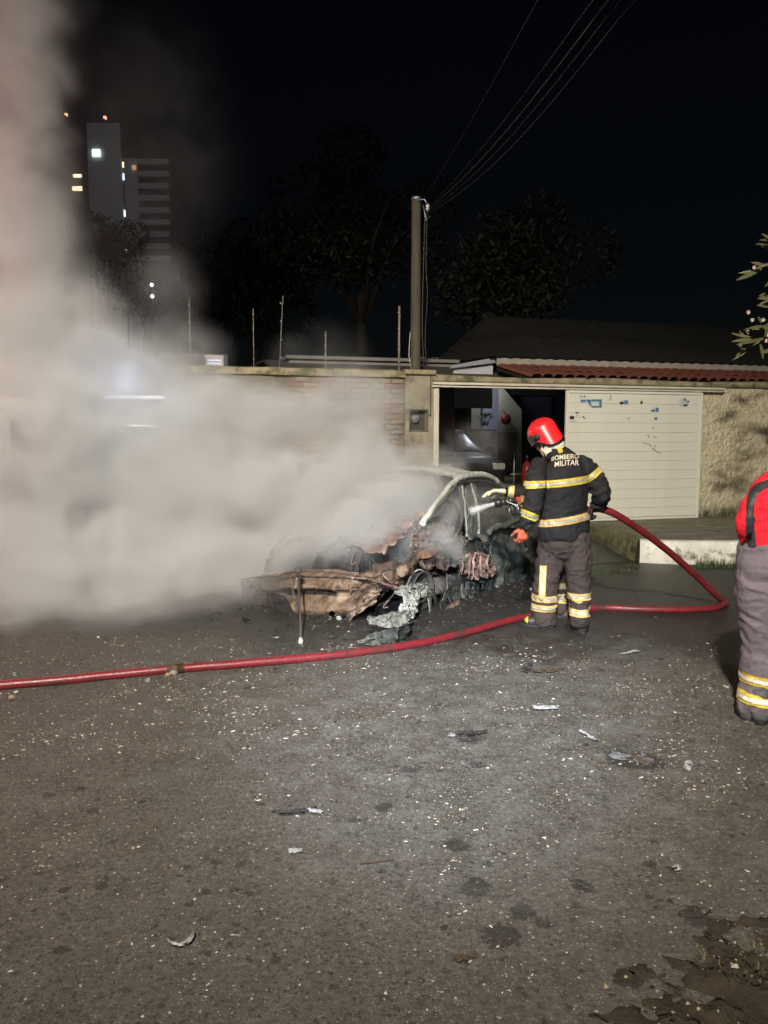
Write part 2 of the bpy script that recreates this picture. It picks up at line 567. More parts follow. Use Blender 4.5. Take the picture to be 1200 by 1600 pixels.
# kerb: lumpy strip along the outer edge, painted white at the front
def kerb_piece(pts, name, mat, seed, w=.16, parent=None):
    path = [Vector((p.x, p.y, 0)) for p in pts]
    L = [0]
    for a, b in zip(path, path[1:]): L.append(L[-1] + (b - a).length)
    n = max(2, int(L[-1] / .05))
    prof = [(-.05, -.02), (-.045, .1), (-.032, .2), (-.01, PZ + .005), (.02, PZ + .022), (w * .7, PZ + .024), (w, PZ + .012), (w, 0)]
    def pos(s):
        for i in range(len(L) - 1):
            if s <= L[i + 1] or i == len(L) - 2:
                f = (s - L[i]) / (L[i + 1] - L[i]); d = (path[i + 1] - path[i]).normalized()
                return path[i].lerp(path[i + 1], f), d
    mb = MB()
    dd = []
    for i in range(n + 1):
        p, d = pos(L[-1] * i / n); dd.append((p, d))
    sm = []
    for i in range(n + 1):
        d = sum((dd[k][1] for k in range(max(0, i - 2), min(n, i + 2) + 1)), Vector()).normalized(); sm.append(d)
    def fn(u, v):
        i = min(n, int(round(u * n))); p = dd[i][0]; d = sm[i]
        inn = Vector((-d.y, d.x, 0))
        a, z = interp(prof, v)
        q = p + inn * a + Vector((0, 0, z))
        k = fbm(q * 5 + Vector((seed, 0, 0)), 4) * .014 + .012
        return q - inn * k + Vector((0, 0, k * .5))
    mb.grid(fn, n, 16)
    return mb.build(name, mat, parent)
kb = kerb_piece([edge[2], edge[3], edge[4], edge[5]], 'kerb', M_kerbwhite, 1); tag(kb, kind='structure')
kb2 = kerb_piece([edge[0] - Vector((0, .0)), edge[1], edge[2]], 'kerb_return', M_kerbmoss, 5); tag(kb2, kind='structure')
# driveway dropping from the carport to the road
M_drive = worn('wet_driveway_concrete', (.05, .047, .035), (.03, .03, .022), .5, 5, 0, .4, .008, 40, c3=(.03, .034, .015), c3_thr=.55)
mb = MB()
def drv(u, v):
    t = -2.6 + 3.3 * u
    p = wpt(t, .1 - 2.5 * v)
    return (p.x, p.y, .12 * (1 - v) ** 1.2 + .005 + .012 * noise.noise(Vector((p.x * 2, p.y * 2, 9))))
mb.grid(drv, 40, 30)
tag(mb.build('driveway', M_drive), kind='structure')

# ------------------------------------------------------------------ dirt verge at the lower right
M_dirt = worn('damp_soil', (.04, .03, .017), (.016, .012, .008), .9, 14, 0, .8, .02, 60, c3=(.085, .07, .045), c3_thr=.6, c3_scale=12)
v0 = [gnd(945, 1600), gnd(985, 1560), gnd(1040, 1520), gnd(1110, 1490), gnd(1160, 1455), gnd(1230, 1440), gnd(1400, 1400)]
mb = MB()
def verge(u, v):
    a = interp([(p.x, p.y) for p in v0], u)
    wob = .06 * fbm(Vector((u * 9, 0, 2)), 4) + .02 * noise.noise(Vector((u * 60, 0, 4)))
    x = a[0] + (v - .08) * 1.0 + wob; y = a[1] - (v - .08) * .85 + wob
    q = Vector((x * 9, y * 9, 1))
    h = -.022 + .05 * min(1, v * 3.5) ** .7 + .035 * fbm(q, 5) + .02 * abs(noise.noise(q * 2.1)) - .03 * max(0, noise.noise(Vector((x * 3.5, y * 3.5, 8))))
    return (x, y, max(h, -.012 if v > .02 else -.03))
mb.grid(verge, 170, 110)
tag(mb.build('dirt_verge', M_dirt), kind='structure')
# ------------------------------------------------------------------ gravel chips
M_ch = [worn('pale_chip', (.47, .44, .39), (.32, .3, .25), .6, 30, bump=0), worn('tan_chip', (.28, .225, .145), (.19, .15, .1), .7, 30, bump=0), worn('grey_chip', (.2, .2, .2), (.12, .12, .12), .6, 30, bump=0), worn('black_chip', (.02, .02, .02), (.012, .012, .012), .6, 30, bump=0)]
CH_V = [np.array(v, float) for v in ((1, 0, 0), (.3, .8, .1), (-.9, .4, 0), (-.7, -.6, .1), (.4, -.9, 0), (.1, .1, .55), (-.3, -.2, .5))]
CH_F = [(0, 1, 5), (1, 2, 6, 5), (2, 3, 6), (3, 4, 5, 6), (4, 0, 5)]
def chips(name, n, dens, size, mats, weights, label=None, seed=3):
    r = np.random.default_rng(seed)
    mb = MB(); k = 0
    while k < n:
        x = r.uniform(-4.6, 4.4); y = r.uniform(1.85, 8.3)
        if abs(x) > y * .56 + .2: continue
        if r.random() > dens(x, y): continue
        s = size * math.exp(r.normal(-.15, .62))
        if r.random() < .012 and y > 3.2: s *= 2.2
        s = min(s, .004 + .0022 * y)
        a = r.uniform(0, 6.28); ca, sa = math.cos(a), math.sin(a)
        sx, sy, sz = s * r.uniform(.7, 1.5), s * r.uniform(.45, .9), s * r.uniform(.35, .9)
        z0 = road_z(x, y) - .001
        vs = [(x + (v[0] * sx * ca - v[1] * sy * sa), y + (v[0] * sx * sa + v[1] * sy * ca), z0 + v[2] * sz) for v in (CH_V + r.normal(0, .12, (7, 3)))]
        mb.add(vs, CH_F, int(r.choice(len(mats), p=weights)))
        k += 1
    o = mb.build(name, mats)
    tag(o, label, None, None, 'stuff')
    return o
def dens1(x, y):
    d = .12 + .9 * math.exp(-((y - 4.5) / 1.3) ** 2) * (.55 + .45 * math.exp(-((x - .4) / 1.8) ** 2)) + .5 * math.exp(-((y - 5.2) / .7) ** 2 - ((x + 1.8) / 1.2) ** 2)
    d += .3 * math.exp(-((y - 5.0) / .9) ** 2 - ((x + 1.5) / 1.2) ** 2)
    c_ = noise.noise(Vector((x * 1.6, y * 1.6, 4))) + .7 * noise.noise(Vector((x * 5, y * 5, 8))) + .5 * noise.noise(Vector((x * 14, y * 14, 2)))
    d *= .12 + 1.6 * max(0, c_ + .18) ** 1.5
    if y > 6.1: d *= .16
    return min(1, d)
chips('gravel', 26000, dens1, .0033, M_ch, [.52, .3, .18, 0], 'fine pale gravel chips strewn across the asphalt')
chips('gravel_dark', 2500, lambda x, y: .3 + .5 * math.exp(-((y - 5.5) / 2) ** 2), .005, M_ch, [0, .1, .2, .7], 'dark cinders strewn over the road', 11)

mb = MB()
r_ = np.random.default_rng(31)
for k in range(900):
    u, v = r_.uniform(0, 1), abs(r_.normal(0, .3)) - .06
    x, y, z = verge(u, max(0.03, v)); x += min(0, v) * 1.3; y -= min(0, v) * 1.1
    if v < 0: z = 0
    q = r_.uniform(.002, .007) * (1.8 if r_.random() < .06 else 1)
    a = r_.uniform(0, 6.28)
    mb.add([(x + (w[0] * math.cos(a) - w[1] * math.sin(a)) * q, y + (w[0] * math.sin(a) + w[1] * math.cos(a)) * q, max(z, 0) + w[2] * q) for w in (CH_V + r_.normal(0, .2, (7, 3)))], CH_F, int(r_.choice(3, p=(.8, .17, .03))))
tag(mb.build('soil_crumbs', [M_dirt, M_ch[1], M_ch[0]]), 'crumbs of soil and chips along the verge', kind='stuff')
# ------------------------------------------------------------------ grass tufts
M_gr = worn('weed_green', (.03, .055, .014), (.055, .08, .024), .6, 20, bump=0)
M_dry = worn('dry_grass', (.11, .09, .045), (.07, .06, .028), .7, 20, bump=0)
def grass(name, spots, mat, label):
    r = np.random.default_rng(5)
    mb = MB()
    for (p, n, rad, h) in spots:
        for _ in range(n):
            x = p.x + r.normal(0, rad); y = p.y + r.normal(0, rad * .45)
            hh = h * r.uniform(.4, 1.2); a = r.uniform(0, 6.28); ln = r.uniform(.1, .6) * hh; w = r.uniform(.002, .005)
            dx, dy = math.cos(a), math.sin(a); z = p.z
            vs = [(x - dy * w, y + dx * w, z), (x + dy * w, y - dx * w, z), (x + dx * ln * .4 + dy * w * .7, y + dy * ln * .4 - dx * w * .7, z + hh * .6), (x + dx * ln * .4 - dy * w * .7, y + dy * ln * .4 + dx * w * .7, z + hh * .6), (x + dx * ln, y + dy * ln, z + hh)]
            mb.add(vs, [(0, 1, 2, 3), (3, 2, 4)])
    o = mb.build(name, mat); tag(o, label, kind='stuff')
grass('grass', [(gnd(1112, 886), 170, .09, .12), (gnd(1098, 888), 60, .05, .09), (gnd(1075, 889), 45, .06, .06), (gnd(1140, 887), 110, .06, .1), (gnd(1158, 888), 90, .05, .13), (gnd(962, 893), 130, .13, .045), (gnd(985, 886), 60, .06, .05), (gnd(938, 899), 40, .1, .035), (gnd(1020, 878), 30, .06, .04), (gnd(925, 890), 25, .08, .03)], M_gr, 'green weeds growing along the foot of the kerb')
grass('dry_grass', [(gnd(1150, 1505) , 110, .06, .022), (gnd(1120, 1492), 70, .05, .018), (gnd(1190, 1480), 50, .05, .02), (gnd(1180, 1540) + Vector((0, 0, .05)), 50, .05, .02), (gnd(1000, 868), 160, .12, .05), (gnd(960, 848), 100, .1, .04)], M_dry, 'dry grass on the soil')
sp = []
for k in range(14):
    tt = 2.5 + k * .14; q = wpt(tt, -.04, PZ); sp.append((q, 16, .06, .13))
grass('wall_weeds', sp, worn('dull_weed', (.05, .06, .025), (.08, .08, .04), .7, 20, bump=0), 'weeds growing at the foot of the stucco wall')

# ------------------------------------------------------------------ boundary wall with bricks, gate pillar
M_plaster = worn('stained_plaster', (.34, .3, .22), (.2, .18, .13), .85, 4, 0, .4, .008, 50, c3=(.1, .09, .06), c3_thr=.52, c3_scale=3)
M_plasterL = worn('dark_plaster', (.2, .18, .15), (.14, .125, .1), .85, 3, 0, .4, .008, 50)
M_coping = worn('lichened_coping', (.36, .3, .19), (.17, .15, .09), .85, 7, 0, .5, .01, 40, c3=(.09, .09, .04), c3_thr=.5, c3_scale=4)
M_brick = [worn('brick_%s' % k, c, tuple(x * .7 for x in c), .85, 30, 0, .4, .004, 120) for k, c in (('tan', (.3, .21, .14)), ('brown', (.24, .15, .1)), ('grey', (.25, .2, .16)))]
M_mortar = worn('mortar', (.2, .17, .13), (.13, .11, .08), .9, 30, 0, .4)
tb0, _ = wl(632, 650); ta, ztop = wl(630, 583); t_p1, _ = wl(676, 650)
t_left = -16.0; t_brick = tb0 - 1.9
wall = empty('boundary_wall', W0, WANG, 'long brick and plaster boundary wall partly hidden by smoke', 'wall')
MB().box(((t_left + t_brick) / 2, .1, ztop / 2 - .03), (t_brick - t_left, .2, ztop - .06)).build('plaster_wall', M_plasterL, wall)
MB().box(((t_brick + tb0) / 2, .115, ztop / 2 - .03), (tb0 - t_brick - .004, .17, ztop - .06)).build('wall_core', M_mortar, wall)
mb = MB()
def cop(u, v):
    x = t_left + (tb0 - t_left) * u
    prof = [(-.05, -.035), (-.055, .045), (-.02, .07), (.2, .075), (.24, .05), (.24, -.035)]
    a, z = interp(prof, v)
    k = .012 * fbm(Vector((x * 3, v * 4, 2)), 3)
    return (x, a + k, ztop - .03 + z + k)
mb.grid(cop, 220, 10).build('coping', M_coping, wall)
bh, bw = .074, .2
bme = []
for k in range(6):
    m_ = MB(); m_.box((0, 0, 0), (bw - .012, .05, bh - .012), bev=.006)
    me = m_.mesh('brick'); me.materials.append(M_brick[k % 3])
    for v in me.vertices: v.co += Vector(rng.normal(0, .0018, 3))
    bme.append(me)
row = 0; z = .3
while z < ztop - .08:
    nb = int(1.6 / bw)
    for i in range(nb):
        x = tb0 - .105 - i * bw - (bw / 2 if row % 2 else 0)
        o = bpy.data.objects.new('brick', bme[int(rng.integers(6))]); COL.objects.link(o); o.parent = wall
        o.location = (x, .025 + rng.normal(0, .003), z + bh / 2); o.rotation_euler = (0, rng.normal(0, .006), rng.normal(0, .01))
    row += 1; z += bh

pil = empty('gate_pillar', wpt((tb0 + t_p1) / 2, .05), WANG, 'stained plaster gate pillar with a dark meter box set into it', 'pillar')
pw = t_p1 - tb0
mz0 = wl(652, 673)[1]; mz1 = wl(652, 640)[1]; mx0 = wl(639, 655)[0] - (tb0 + t_p1) / 2; mx1 = wl(667, 655)[0] - (tb0 + t_p1) / 2
zc = ztop - .02
m_ = MB()
m_.box((0, .12, mz0 / 2), (pw, .4, mz0)); m_.box((0, .12, (mz1 + zc) / 2), (pw, .4, zc - mz1))
m_.box(((-pw / 2 + mx0) / 2, .12, (mz0 + mz1) / 2), (mx0 + pw / 2, .4, mz1 - mz0)); m_.box(((pw / 2 + mx1) / 2, .12, (mz0 + mz1) / 2), (pw / 2 - mx1, .4, mz1 - mz0))
m_.build('post', M_plaster, pil)
MB().box((0, .1, zc + .035), (pw + .05, .48, .07), bev=.015).build('cap', M_coping, pil)
M_box = worn('dull_meter_box', (.05, .045, .04), (.08, .07, .055), .5, 10)
mbx = MB().box(((mx0 + mx1) / 2, .1, (mz0 + mz1) / 2), (mx1 - mx0, .1, mz1 - mz0)).build('meter_box', M_box, pil)
fr = MB()
for (c, s) in ((((mx0 + mx1) / 2, -.085, mz1), (mx1 - mx0 + .03, .02, .018)), (((mx0 + mx1) / 2, -.085, mz0), (mx1 - mx0 + .03, .02, .018)), ((mx0, -.085, (mz0 + mz1) / 2), (.018, .02, mz1 - mz0 - .02)), ((mx1, -.085, (mz0 + mz1) / 2), (.018, .02, mz1 - mz0 - .02))): fr.box(c, s)
fr.build('frame', worn('box_frame', (.16, .14, .1), (.1, .09, .06), .6, 10), mbx)
MB().lathe([(.0, .03), (.06, .03), (.065, -.03), (0, -.03)], ((mx0 + mx1) / 2 - .02, .03, (mz0 + mz1) / 2 + .02), 16, Matrix.Rotation(math.radians(90), 3, 'X')).build('meter_dial', worn('meter_glass', (.25, .25, .24), (.15, .15, .15), .2, 8), mbx)
MB().tube([(pw / 2 - .05, -.1, zc), (pw / 2 - .052, -.1, 1.9), (mx1 - .02, -.1, mz1 - .02)], .008, 6).build('conduit', M_box, pil)

# ------------------------------------------------------------------ gate opening: posts, rail, lintel
M_white = worn('cream_painted_steel', (.62, .57, .47), (.52, .47, .38), .45, 5, 0, .08, .002, 90, c3=(.3, .24, .15), c3_thr=.68, c3_scale=6)
zr_t = wl(800, 600)[1]; zr_b = wl(800, 607)[1]; t_r0 = wl(674, 603)[0]; t_r1 = wl(1126, 605)[0]
gl = wl(880, 700)[0]; gr_ = wl(1091, 700)[0]
gf = empty('gate_frame', W0, WANG, 'cream steel gate rail and post around the carport opening', 'gate frame')
rl = MB()
rl.box(((t_r0 + t_r1) / 2, -.075, zr_t - .018), (t_r1 - t_r0, .09, .036), bev=.006)
rl.box(((t_r0 + t_r1) / 2, -.055, zr_t - .055), (t_r1 - t_r0, .05, .034), bev=.004)
rl.build('top_rail', M_white, gf)
p0 = wl(676, 650)[0]; p1 = wl(684, 650)[0]
MB().box(((p0 + p1) / 2 + .005, .0, (zr_b - .02) / 2), (p1 - p0, .08, zr_b - .02), bev=.006).build('post', M_white, gf)
lin = empty('lintel', W0, WANG, 'weathered mossy concrete lintel beam above the gate', 'lintel')
mb = MB()
t_l1 = t_r1 + 6.5
def linf(u, v):
    x = (t_p1 - .03) + (t_l1 - t_p1) * u
    lowz = zr_t + .004
    topz = zr_t + .11 + .012 * math.sin(x * 2) + .008 * noise.noise(Vector((x * 4, 0, 0)))
    a, z = interp([(.25, lowz), (-.035, lowz), (-.04, topz - .03), (-.02, topz), (.25, topz + .004)], v)
    k = .01 * fbm(Vector((x * 5, v * 5, 1)), 3)
    return (x, a + k, z + k * .5)
mb.grid(linf, 150, 10).build('beam', M_coping, lin)

# ------------------------------------------------------------------ sliding gate
zg0 = wl(1000, 811)[1]; zg1 = zr_b - .015
M_gate = worn('white_lacquered_panel', (.7, .68, .59), (.65, .63, .54), .4, 2.2, 0, .05, .002, 120, c3=(.5, .44, .34), c3_thr=.72, c3_scale=4)
gate = empty('sliding_gate', wpt((gl + gr_) / 2, -.05), WANG, 'white panelled sliding gate with small blue stickers, half open', 'gate')
gw = gr_ - gl; gh = zg1 - zg0
for c, s in (((-gw / 2 + .02, 0, zg0 + gh / 2), (.04, .05, gh)), ((gw / 2 - .02, 0, zg0 + gh / 2), (.04, .05, gh)), ((0, 0, zg1 - .02), (gw - .084, .05, .04)), ((0, 0, zg0 + .02), (gw - .084, .05, .04))):
    MB().box(c, s, bev=.006).build('frame_bar', M_gate, gate)
npan = 13; ph = (gh - .09) / npan
pm = MB(); pm.box((0, 0, 0), (gw - .09, .022, ph - .0025), bev=.002); pme = pm.mesh('panel'); pme.materials.append(M_gate)
for k in range(npan):
    o = bpy.data.objects.new('panel', pme); COL.objects.link(o); o.parent = gate
    o.location = (rng.normal(0, .0006), rng.normal(0, .0012), zg0 + .045 + ph * (k + .5)); o.rotation_euler = (rng.normal(0, .006), 0, 0)
def gp(px, py):
    t, z = wl(px, py, -.063)
    return t - (gl + gr_) / 2, z
M_blue = worn('blue_sticker', (.06, .17, .3), (.09, .22, .36), .4, 30, bump=0)
M_pale = worn('pale_sticker', (.52, .52, .5), (.42, .44, .45), .4, 30, bump=0)
M_ink = worn('ink', (.04, .05, .07), (.02, .02, .03), .4, 30, bump=0)
def flat(quads, name, mats, y=-.0165):
    """thin stickers traced as pixel quads on the gate's face: (x0,y0,x1,y1,material)"""
    mb = MB()
    for i, q in enumerate(quads):
        if len(q) == 5:
            x0, y0, x1, y1, mi = q; pts = [gp(x0, y1), gp(x1, y1), gp(x1, y0), gp(x0, y0)]
        else:
            pts = [gp(*p) for p in q[0]]; mi = q[1]
        mb.prism(pts, y, y - .0012 - .0003 * (i % 3), axis='y', mi=mi)
    return mb.build(name, mats, gate)
SM = [M_blue, M_pale, M_ink]
def st(label, quads):
    o = flat(quads, 'sticker', SM); o['label'] = label
    if 'stamp marks' in label: o['kind'] = 'stuff'
st('blue hooked ribbon sticker', [(924, 624, 940, 627.5, 0), (936, 624, 940, 637, 0), (924, 634, 935.5, 637, 0), (907, 624.5, 915, 628.5, 0), ([(915, 624), (923.5, 624.5), (923.5, 629), (917, 628)], 0), ([(917.5, 628.5), (922, 629), (925, 634), (922, 634.5)], 0)])
st('small dark lettering', [(905, 617, 911, 622, 1), (912, 618, 914, 621, 2)])
st('grey and black stamp marks', [(890, 650, 897, 655, 2), (892, 645, 894, 649, 1), (899, 644, 904, 646, 2), (900, 647, 903, 652, 1), (906, 651, 907, 653, 2), (910, 650, 912, 653, 2), (913, 652, 914.5, 655, 2), (890, 657, 900, 659, 1)])
st('small grey mark', [(951, 622, 956, 626, 1), (953, 618, 954.5, 621, 2)])
st('pale blue and dark sticker', [(968, 628, 974, 632, 2), (975, 625.5, 981, 632, 0), (970, 625.5, 974, 627.5, 1)])
st('small grey figure mark', [(1000, 627, 1004, 631, 2), (1001, 624, 1003, 626.5, 1)])
st('blue and pale sticker', [(1017, 640, 1023, 643.5, 0), (1024, 637, 1029, 643.5, 0), (1020, 637, 1023.5, 639.5, 1)])
st('small blue square mark', [(1022, 652, 1027, 656, 0)])
st('small grey square mark', [(980, 652, 984, 656, 1)])
st('round grey emblem', [([(1068 + 7 * math.cos(a), 629 + 7 * math.sin(a)) for a in [k * .5236 for k in range(12)]], 1), (1068, 632, 1074, 635, 2), (1069, 622, 1071, 627, 2), (1073, 626, 1077, 629, 0)])
sc = []
r_ = np.random.default_rng(9)
for (x0, y0, x1, y1) in ((1011, 679, 1015, 684), (1020, 682, 1026, 684), (1004, 692, 1013, 694), (1013, 694, 1018, 698), (1022, 696, 1023, 701), (1026, 706, 1033, 709), (1019, 667, 1022, 670), (1018, 700, 1027, 707)):
    sc.append(([(x0, y0), (x0 + 1.2, y0 - .6), (x1, y1 - .7), (x1 - .5, y1 + .4)], 2))
o = flat(sc, 'scrape_marks', [M_blue, M_pale, worn('scrape', (.2, .15, .1), (.12, .09, .06), .7, 30)]); o['label'] = 'dark scratches in the paint'; o['kind'] = 'stuff'

# ------------------------------------------------------------------ stucco wall on the right
def stucco_mat():
    m, t, b = new_mat('cream_rough_stucco')
    co = coords(t)
    c = t.mix(t.rampf(t.noise(co, 3, 5), .3, .7), (.46, .4, .27), (.55, .49, .34))
    sep = t.n('ShaderNodeSeparateXYZ'); t.l(co, sep.inputs[0])
    damp = t.math('MULTIPLY', t.rampf(sep.outputs[2], 1.0, .3), 1.0)
    k = t.rampf(t.math('ADD', damp, t.math('MULTIPLY', t.math('SUBTRACT', t.noise(co, 6, 6, .7), .5), 1.3)), .65, 1.1)
    c = t.mix(k, c, (.07, .075, .035))
    t.l(c, b.inputs['Base Color']); b.inputs['Roughness'].default_value = .85
    t.l(t.bump(t.noise(co, 90, 4), .3, .004), b.inputs['Normal'])
    return m
sw = empty('stucco_wall', W0, WANG, 'cream rough stucco wall right of the gate', 'wall')
mb = MB()
sx0 = gr_ - .1; sx1 = sx0 + 5.5; szt = zr_t
def stf(u, v):
    x = sx0 + (sx1 - sx0) * u; z = szt * v
    p = Vector((x * 13, z * 15 + x * 5, 2)); q = p + Vector((fbm(p * .7, 2), fbm(p * .7 + Vector((9, 9, 9)), 2), 0)) * 1.1
    h = -abs(noise.noise(q)) ** .8 * .05 + .012 * noise.noise(q * 2.3) + .006 * noise.noise(q * 5)
    h = min(h + .02, .03)
    return (x, .02 + h, z)
mb.grid(stf, 420, 190).build('wall_face', stucco_mat(), sw)
MB().box(((sx0 + sx1) / 2, .15, szt / 2), (sx1 - sx0, .2, szt)).build('wall_core', M_mortar, sw)
# ------------------------------------------------------------------ house behind the wall
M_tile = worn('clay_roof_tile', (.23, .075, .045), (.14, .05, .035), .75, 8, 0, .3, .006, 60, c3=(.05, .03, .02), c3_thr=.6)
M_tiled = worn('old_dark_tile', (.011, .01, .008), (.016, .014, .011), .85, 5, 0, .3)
M_fasc = worn('white_fascia', (.36, .33, .29), (.26, .23, .19), .7, 4)
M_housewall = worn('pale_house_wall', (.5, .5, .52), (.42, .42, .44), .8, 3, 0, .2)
M_darkwall = worn('dull_dark_wall', (.13, .125, .11), (.09, .085, .075), .8, 3)  # plain dark wall colour, also used on the pot and ledge
house = empty('house', wpt(0, 2), WANG, 'low house with a dark tiled roof behind the gate', 'house')
def hl(px, py, dy):
    t, z = wl(px, py, dy); return t, z
# fascia with scalloped tile ends above it
f0, zf = hl(776, 562, 2.0); _, zf2 = hl(1190, 571, 2.0)
mb = MB()
def fas(u, v):
    x = f0 + (9.0) * u
    zt = zf + .02 + .018 * abs(math.sin(x * 14))
    a, z = interp([(.06, zf - .1), (0, zf - .1), (0, zf), (.0, zt), (.06, zt)], v)
    return (x, a, z)
mb.grid(fas, 300, 8).build('fascia', M_fasc, house)
# lower roof of clay barrel tiles that runs down from the fascia to the wall
mt = MB()
def barrel(u, v):
    a = math.pi * u
    return (.098 * math.cos(a), .5 * v, .06 * math.sin(a) * (1.0 - .12 * v))
mt.grid(barrel, 8, 2)
me_t = mt.mesh('roof_tile'); me_t.materials.append(M_tile)
za = hl(1000, 592, .7)[1]; zb = zf - .1
for i in range(36):
    for j in range(3):
        f = j / 3.0
        o = bpy.data.objects.new('roof_tile', me_t); COL.objects.link(o); o.parent = house
        o.location = (f0 + .12 + i * .2, -1.35 + j * .44, za + (zb - za) * f - .02 + .004 * (i % 2) + rng.normal(0, .003))
        o.rotation_euler = (math.atan2(zb - za, 1.35), 0, rng.normal(0, .01))
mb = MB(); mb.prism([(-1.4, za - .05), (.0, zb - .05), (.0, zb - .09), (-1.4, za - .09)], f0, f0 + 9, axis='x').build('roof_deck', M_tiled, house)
# main roof, dark, with rows of tiles
zr = hl(1000, 508, 6.0)[1]
mb = MB()
def mainroof(u, v):
    x = f0 - .1 + 9.3 * u; w = x * 2 * math.pi / .22
    hip = min(1.0, max(.12, (x - f0 + .1) / 1.6))
    return (x, .0 + 4.0 * v, zf + .03 + (zr - zf) * v * 1.0 * hip + .035 * abs(math.sin(w / 2)) - .015 * ((v * 9) % 1))
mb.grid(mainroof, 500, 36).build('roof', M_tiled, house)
# gable piece with white barge board on the left
g0 = hl(705, 571, 2.2); g1 = hl(776, 560, 2.2)
mb = MB(); mb.prism([(g0[0], g0[1] - .05), (g1[0] - .02, g1[1] - .08), (g1[0] - .02, g1[1] + .02), (g0[0], g0[1])], .2, .3).build('barge_board', worn('pale_barge', (.3, .31, .36), (.25, .26, .3), .7, 4), house)
mb = MB(); mb.prism([(g0[0] + .1, g0[1] - .75), (g1[0] - .02, g0[1] - .75), (g1[0] - .02, g1[1] - .09), (g0[0] + .1, g0[1] - .07)], .32, .4).build('gable_wall', M_housewall, house)
# carport interior
CZ = .2
cp = empty('carport', wpt(0, 0), WANG, 'dim open carport behind the gate opening', 'carport')
mb = MB(); mb.box((-.3, 3.6, CZ - .1), (7.5, 6.8, .2)).build('floor', worn('carport_floor', (.08, .075, .06), (.05, .047, .04), .7, 4), cp)
def iw(x0, y0, x1, y1, dy, name, mat, th=.15, mb=None, poly=None):
    if poly: pts = [wl(a, b, dy) for a, b in poly]
    else:
        a = wl(x0, y1, dy); b = wl(x1, y0, dy)
        pts = [(a[0], a[1]), (b[0], a[1]), (b[0], b[1]), (a[0], b[1])]
    m = MB(); m.prism(pts, dy, dy + th)
    return m.build(name, mat, cp)
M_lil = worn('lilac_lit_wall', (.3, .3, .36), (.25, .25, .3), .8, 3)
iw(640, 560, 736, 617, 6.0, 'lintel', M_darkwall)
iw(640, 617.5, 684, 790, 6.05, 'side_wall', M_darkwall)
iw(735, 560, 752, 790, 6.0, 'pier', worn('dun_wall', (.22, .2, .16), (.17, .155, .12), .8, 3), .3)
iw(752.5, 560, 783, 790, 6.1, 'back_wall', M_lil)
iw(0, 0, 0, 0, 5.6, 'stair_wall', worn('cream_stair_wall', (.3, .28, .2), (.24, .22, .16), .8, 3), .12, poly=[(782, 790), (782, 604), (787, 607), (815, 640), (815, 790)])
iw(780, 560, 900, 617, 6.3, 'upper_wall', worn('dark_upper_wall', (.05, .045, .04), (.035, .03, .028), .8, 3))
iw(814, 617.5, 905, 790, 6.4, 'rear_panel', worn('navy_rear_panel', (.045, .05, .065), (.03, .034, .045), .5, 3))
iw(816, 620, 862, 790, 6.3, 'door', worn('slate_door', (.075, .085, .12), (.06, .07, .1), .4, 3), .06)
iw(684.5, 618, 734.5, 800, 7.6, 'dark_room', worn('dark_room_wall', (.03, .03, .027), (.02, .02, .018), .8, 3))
MB().prism([(.35, 2.38), (1.9, 2.62), (4.0, 3.02), (6.8, 3.12), (6.8, 3.16), (4.0, 3.06), (1.9, 2.66), (.35, 2.42)], -4.2, 3.7, axis='x').build('ceiling', worn('carport_ceiling', (.1, .09, .08), (.07, .065, .06), .8, 3), cp)
MB().box((-4.2, 3.4, 1.2), (.12, 6.6, 2.2)).build('left_wall', M_darkwall, cp)
MB().box((3.6, 3.4, 1.2), (.12, 6.6, 2.2)).build('right_wall', M_darkwall, cp)
tq = wpt(wl(766, 612, 5.2)[0], 5.2, 2.86)
tl_ = empty('tube_lamp', tq, WANG, 'short bluish tube lamp under the carport ceiling', 'lamp')
MB().tube([(-.3, 0, 0), (.3, 0, 0)], .018, 10).build('tube', emis('bluish_tube', (.75, .82, 1), 3), tl_)
MB().box((0, 0, .05), (.66, .06, .05)).build('fitting', M_white, tl_)
ld = bpy.data.lights.new('tube_light', 'POINT'); ld.energy = 27; ld.color = (.82, .87, 1); ld.shadow_soft_size = .2
lo = bpy.data.objects.new('tube_light', ld); COL.objects.link(lo); lo.parent = tl_; lo.location = (0, 0, -.1)
# round red lid on the stair wall
q = on_plane(790, 655, W0 + WN * 5.5, WN)
o = empty('round_lid', q, WANG, 'dark red round lid hanging on the cream stair wall', 'lid')
M_rlid = worn('dull_red_enamel', (.16, .022, .018), (.1, .016, .014), .4, 8)
MB().lathe([(0, .07), (.05, .065), (.1, .045), (.128, .01), (.13, -.01), (0, -.012)], (0, -.03, 0), 24, Matrix.Rotation(math.radians(90), 3, 'X')).build('disc', M_rlid, o)
MB().tube([(-.0, -.02, .1), (-.05, -.02, .18), (-.1, .0, .2)], .012, 8).build('handle', M_rlid, o)
# cabinet below it
q = on_plane(792, 712, W0 + WN * 5.0, WN)
o = empty('cabinet', (q.x, q.y, CZ), WANG, 'pale small cabinet standing below the round red lid', 'cabinet')
M_cab = worn('pale_cabinet', (.25, .23, .17), (.19, .175, .13), .6, 6)
ch = wl(792, 674, 5)[1] - CZ
MB().box((0, .2, ch / 2 + .1), (.46, .4, ch - .2), bev=.01).build('body', M_cab, o)
for s in (-1, 1): MB().box((s * .11, -.008, ch - .28), (.2, .018, .34), bev=.005).build('door', M_cab, o)
for s in (-1, 1):
    MB().tube([(s * .19, .06, 0), (s * .19, .06, .12)], .018, 6).build('leg', M_cab, o)
    MB().tube([(s * .19, .34, 0), (s * .19, .34, .12)], .018, 6).build('leg', M_cab, o)
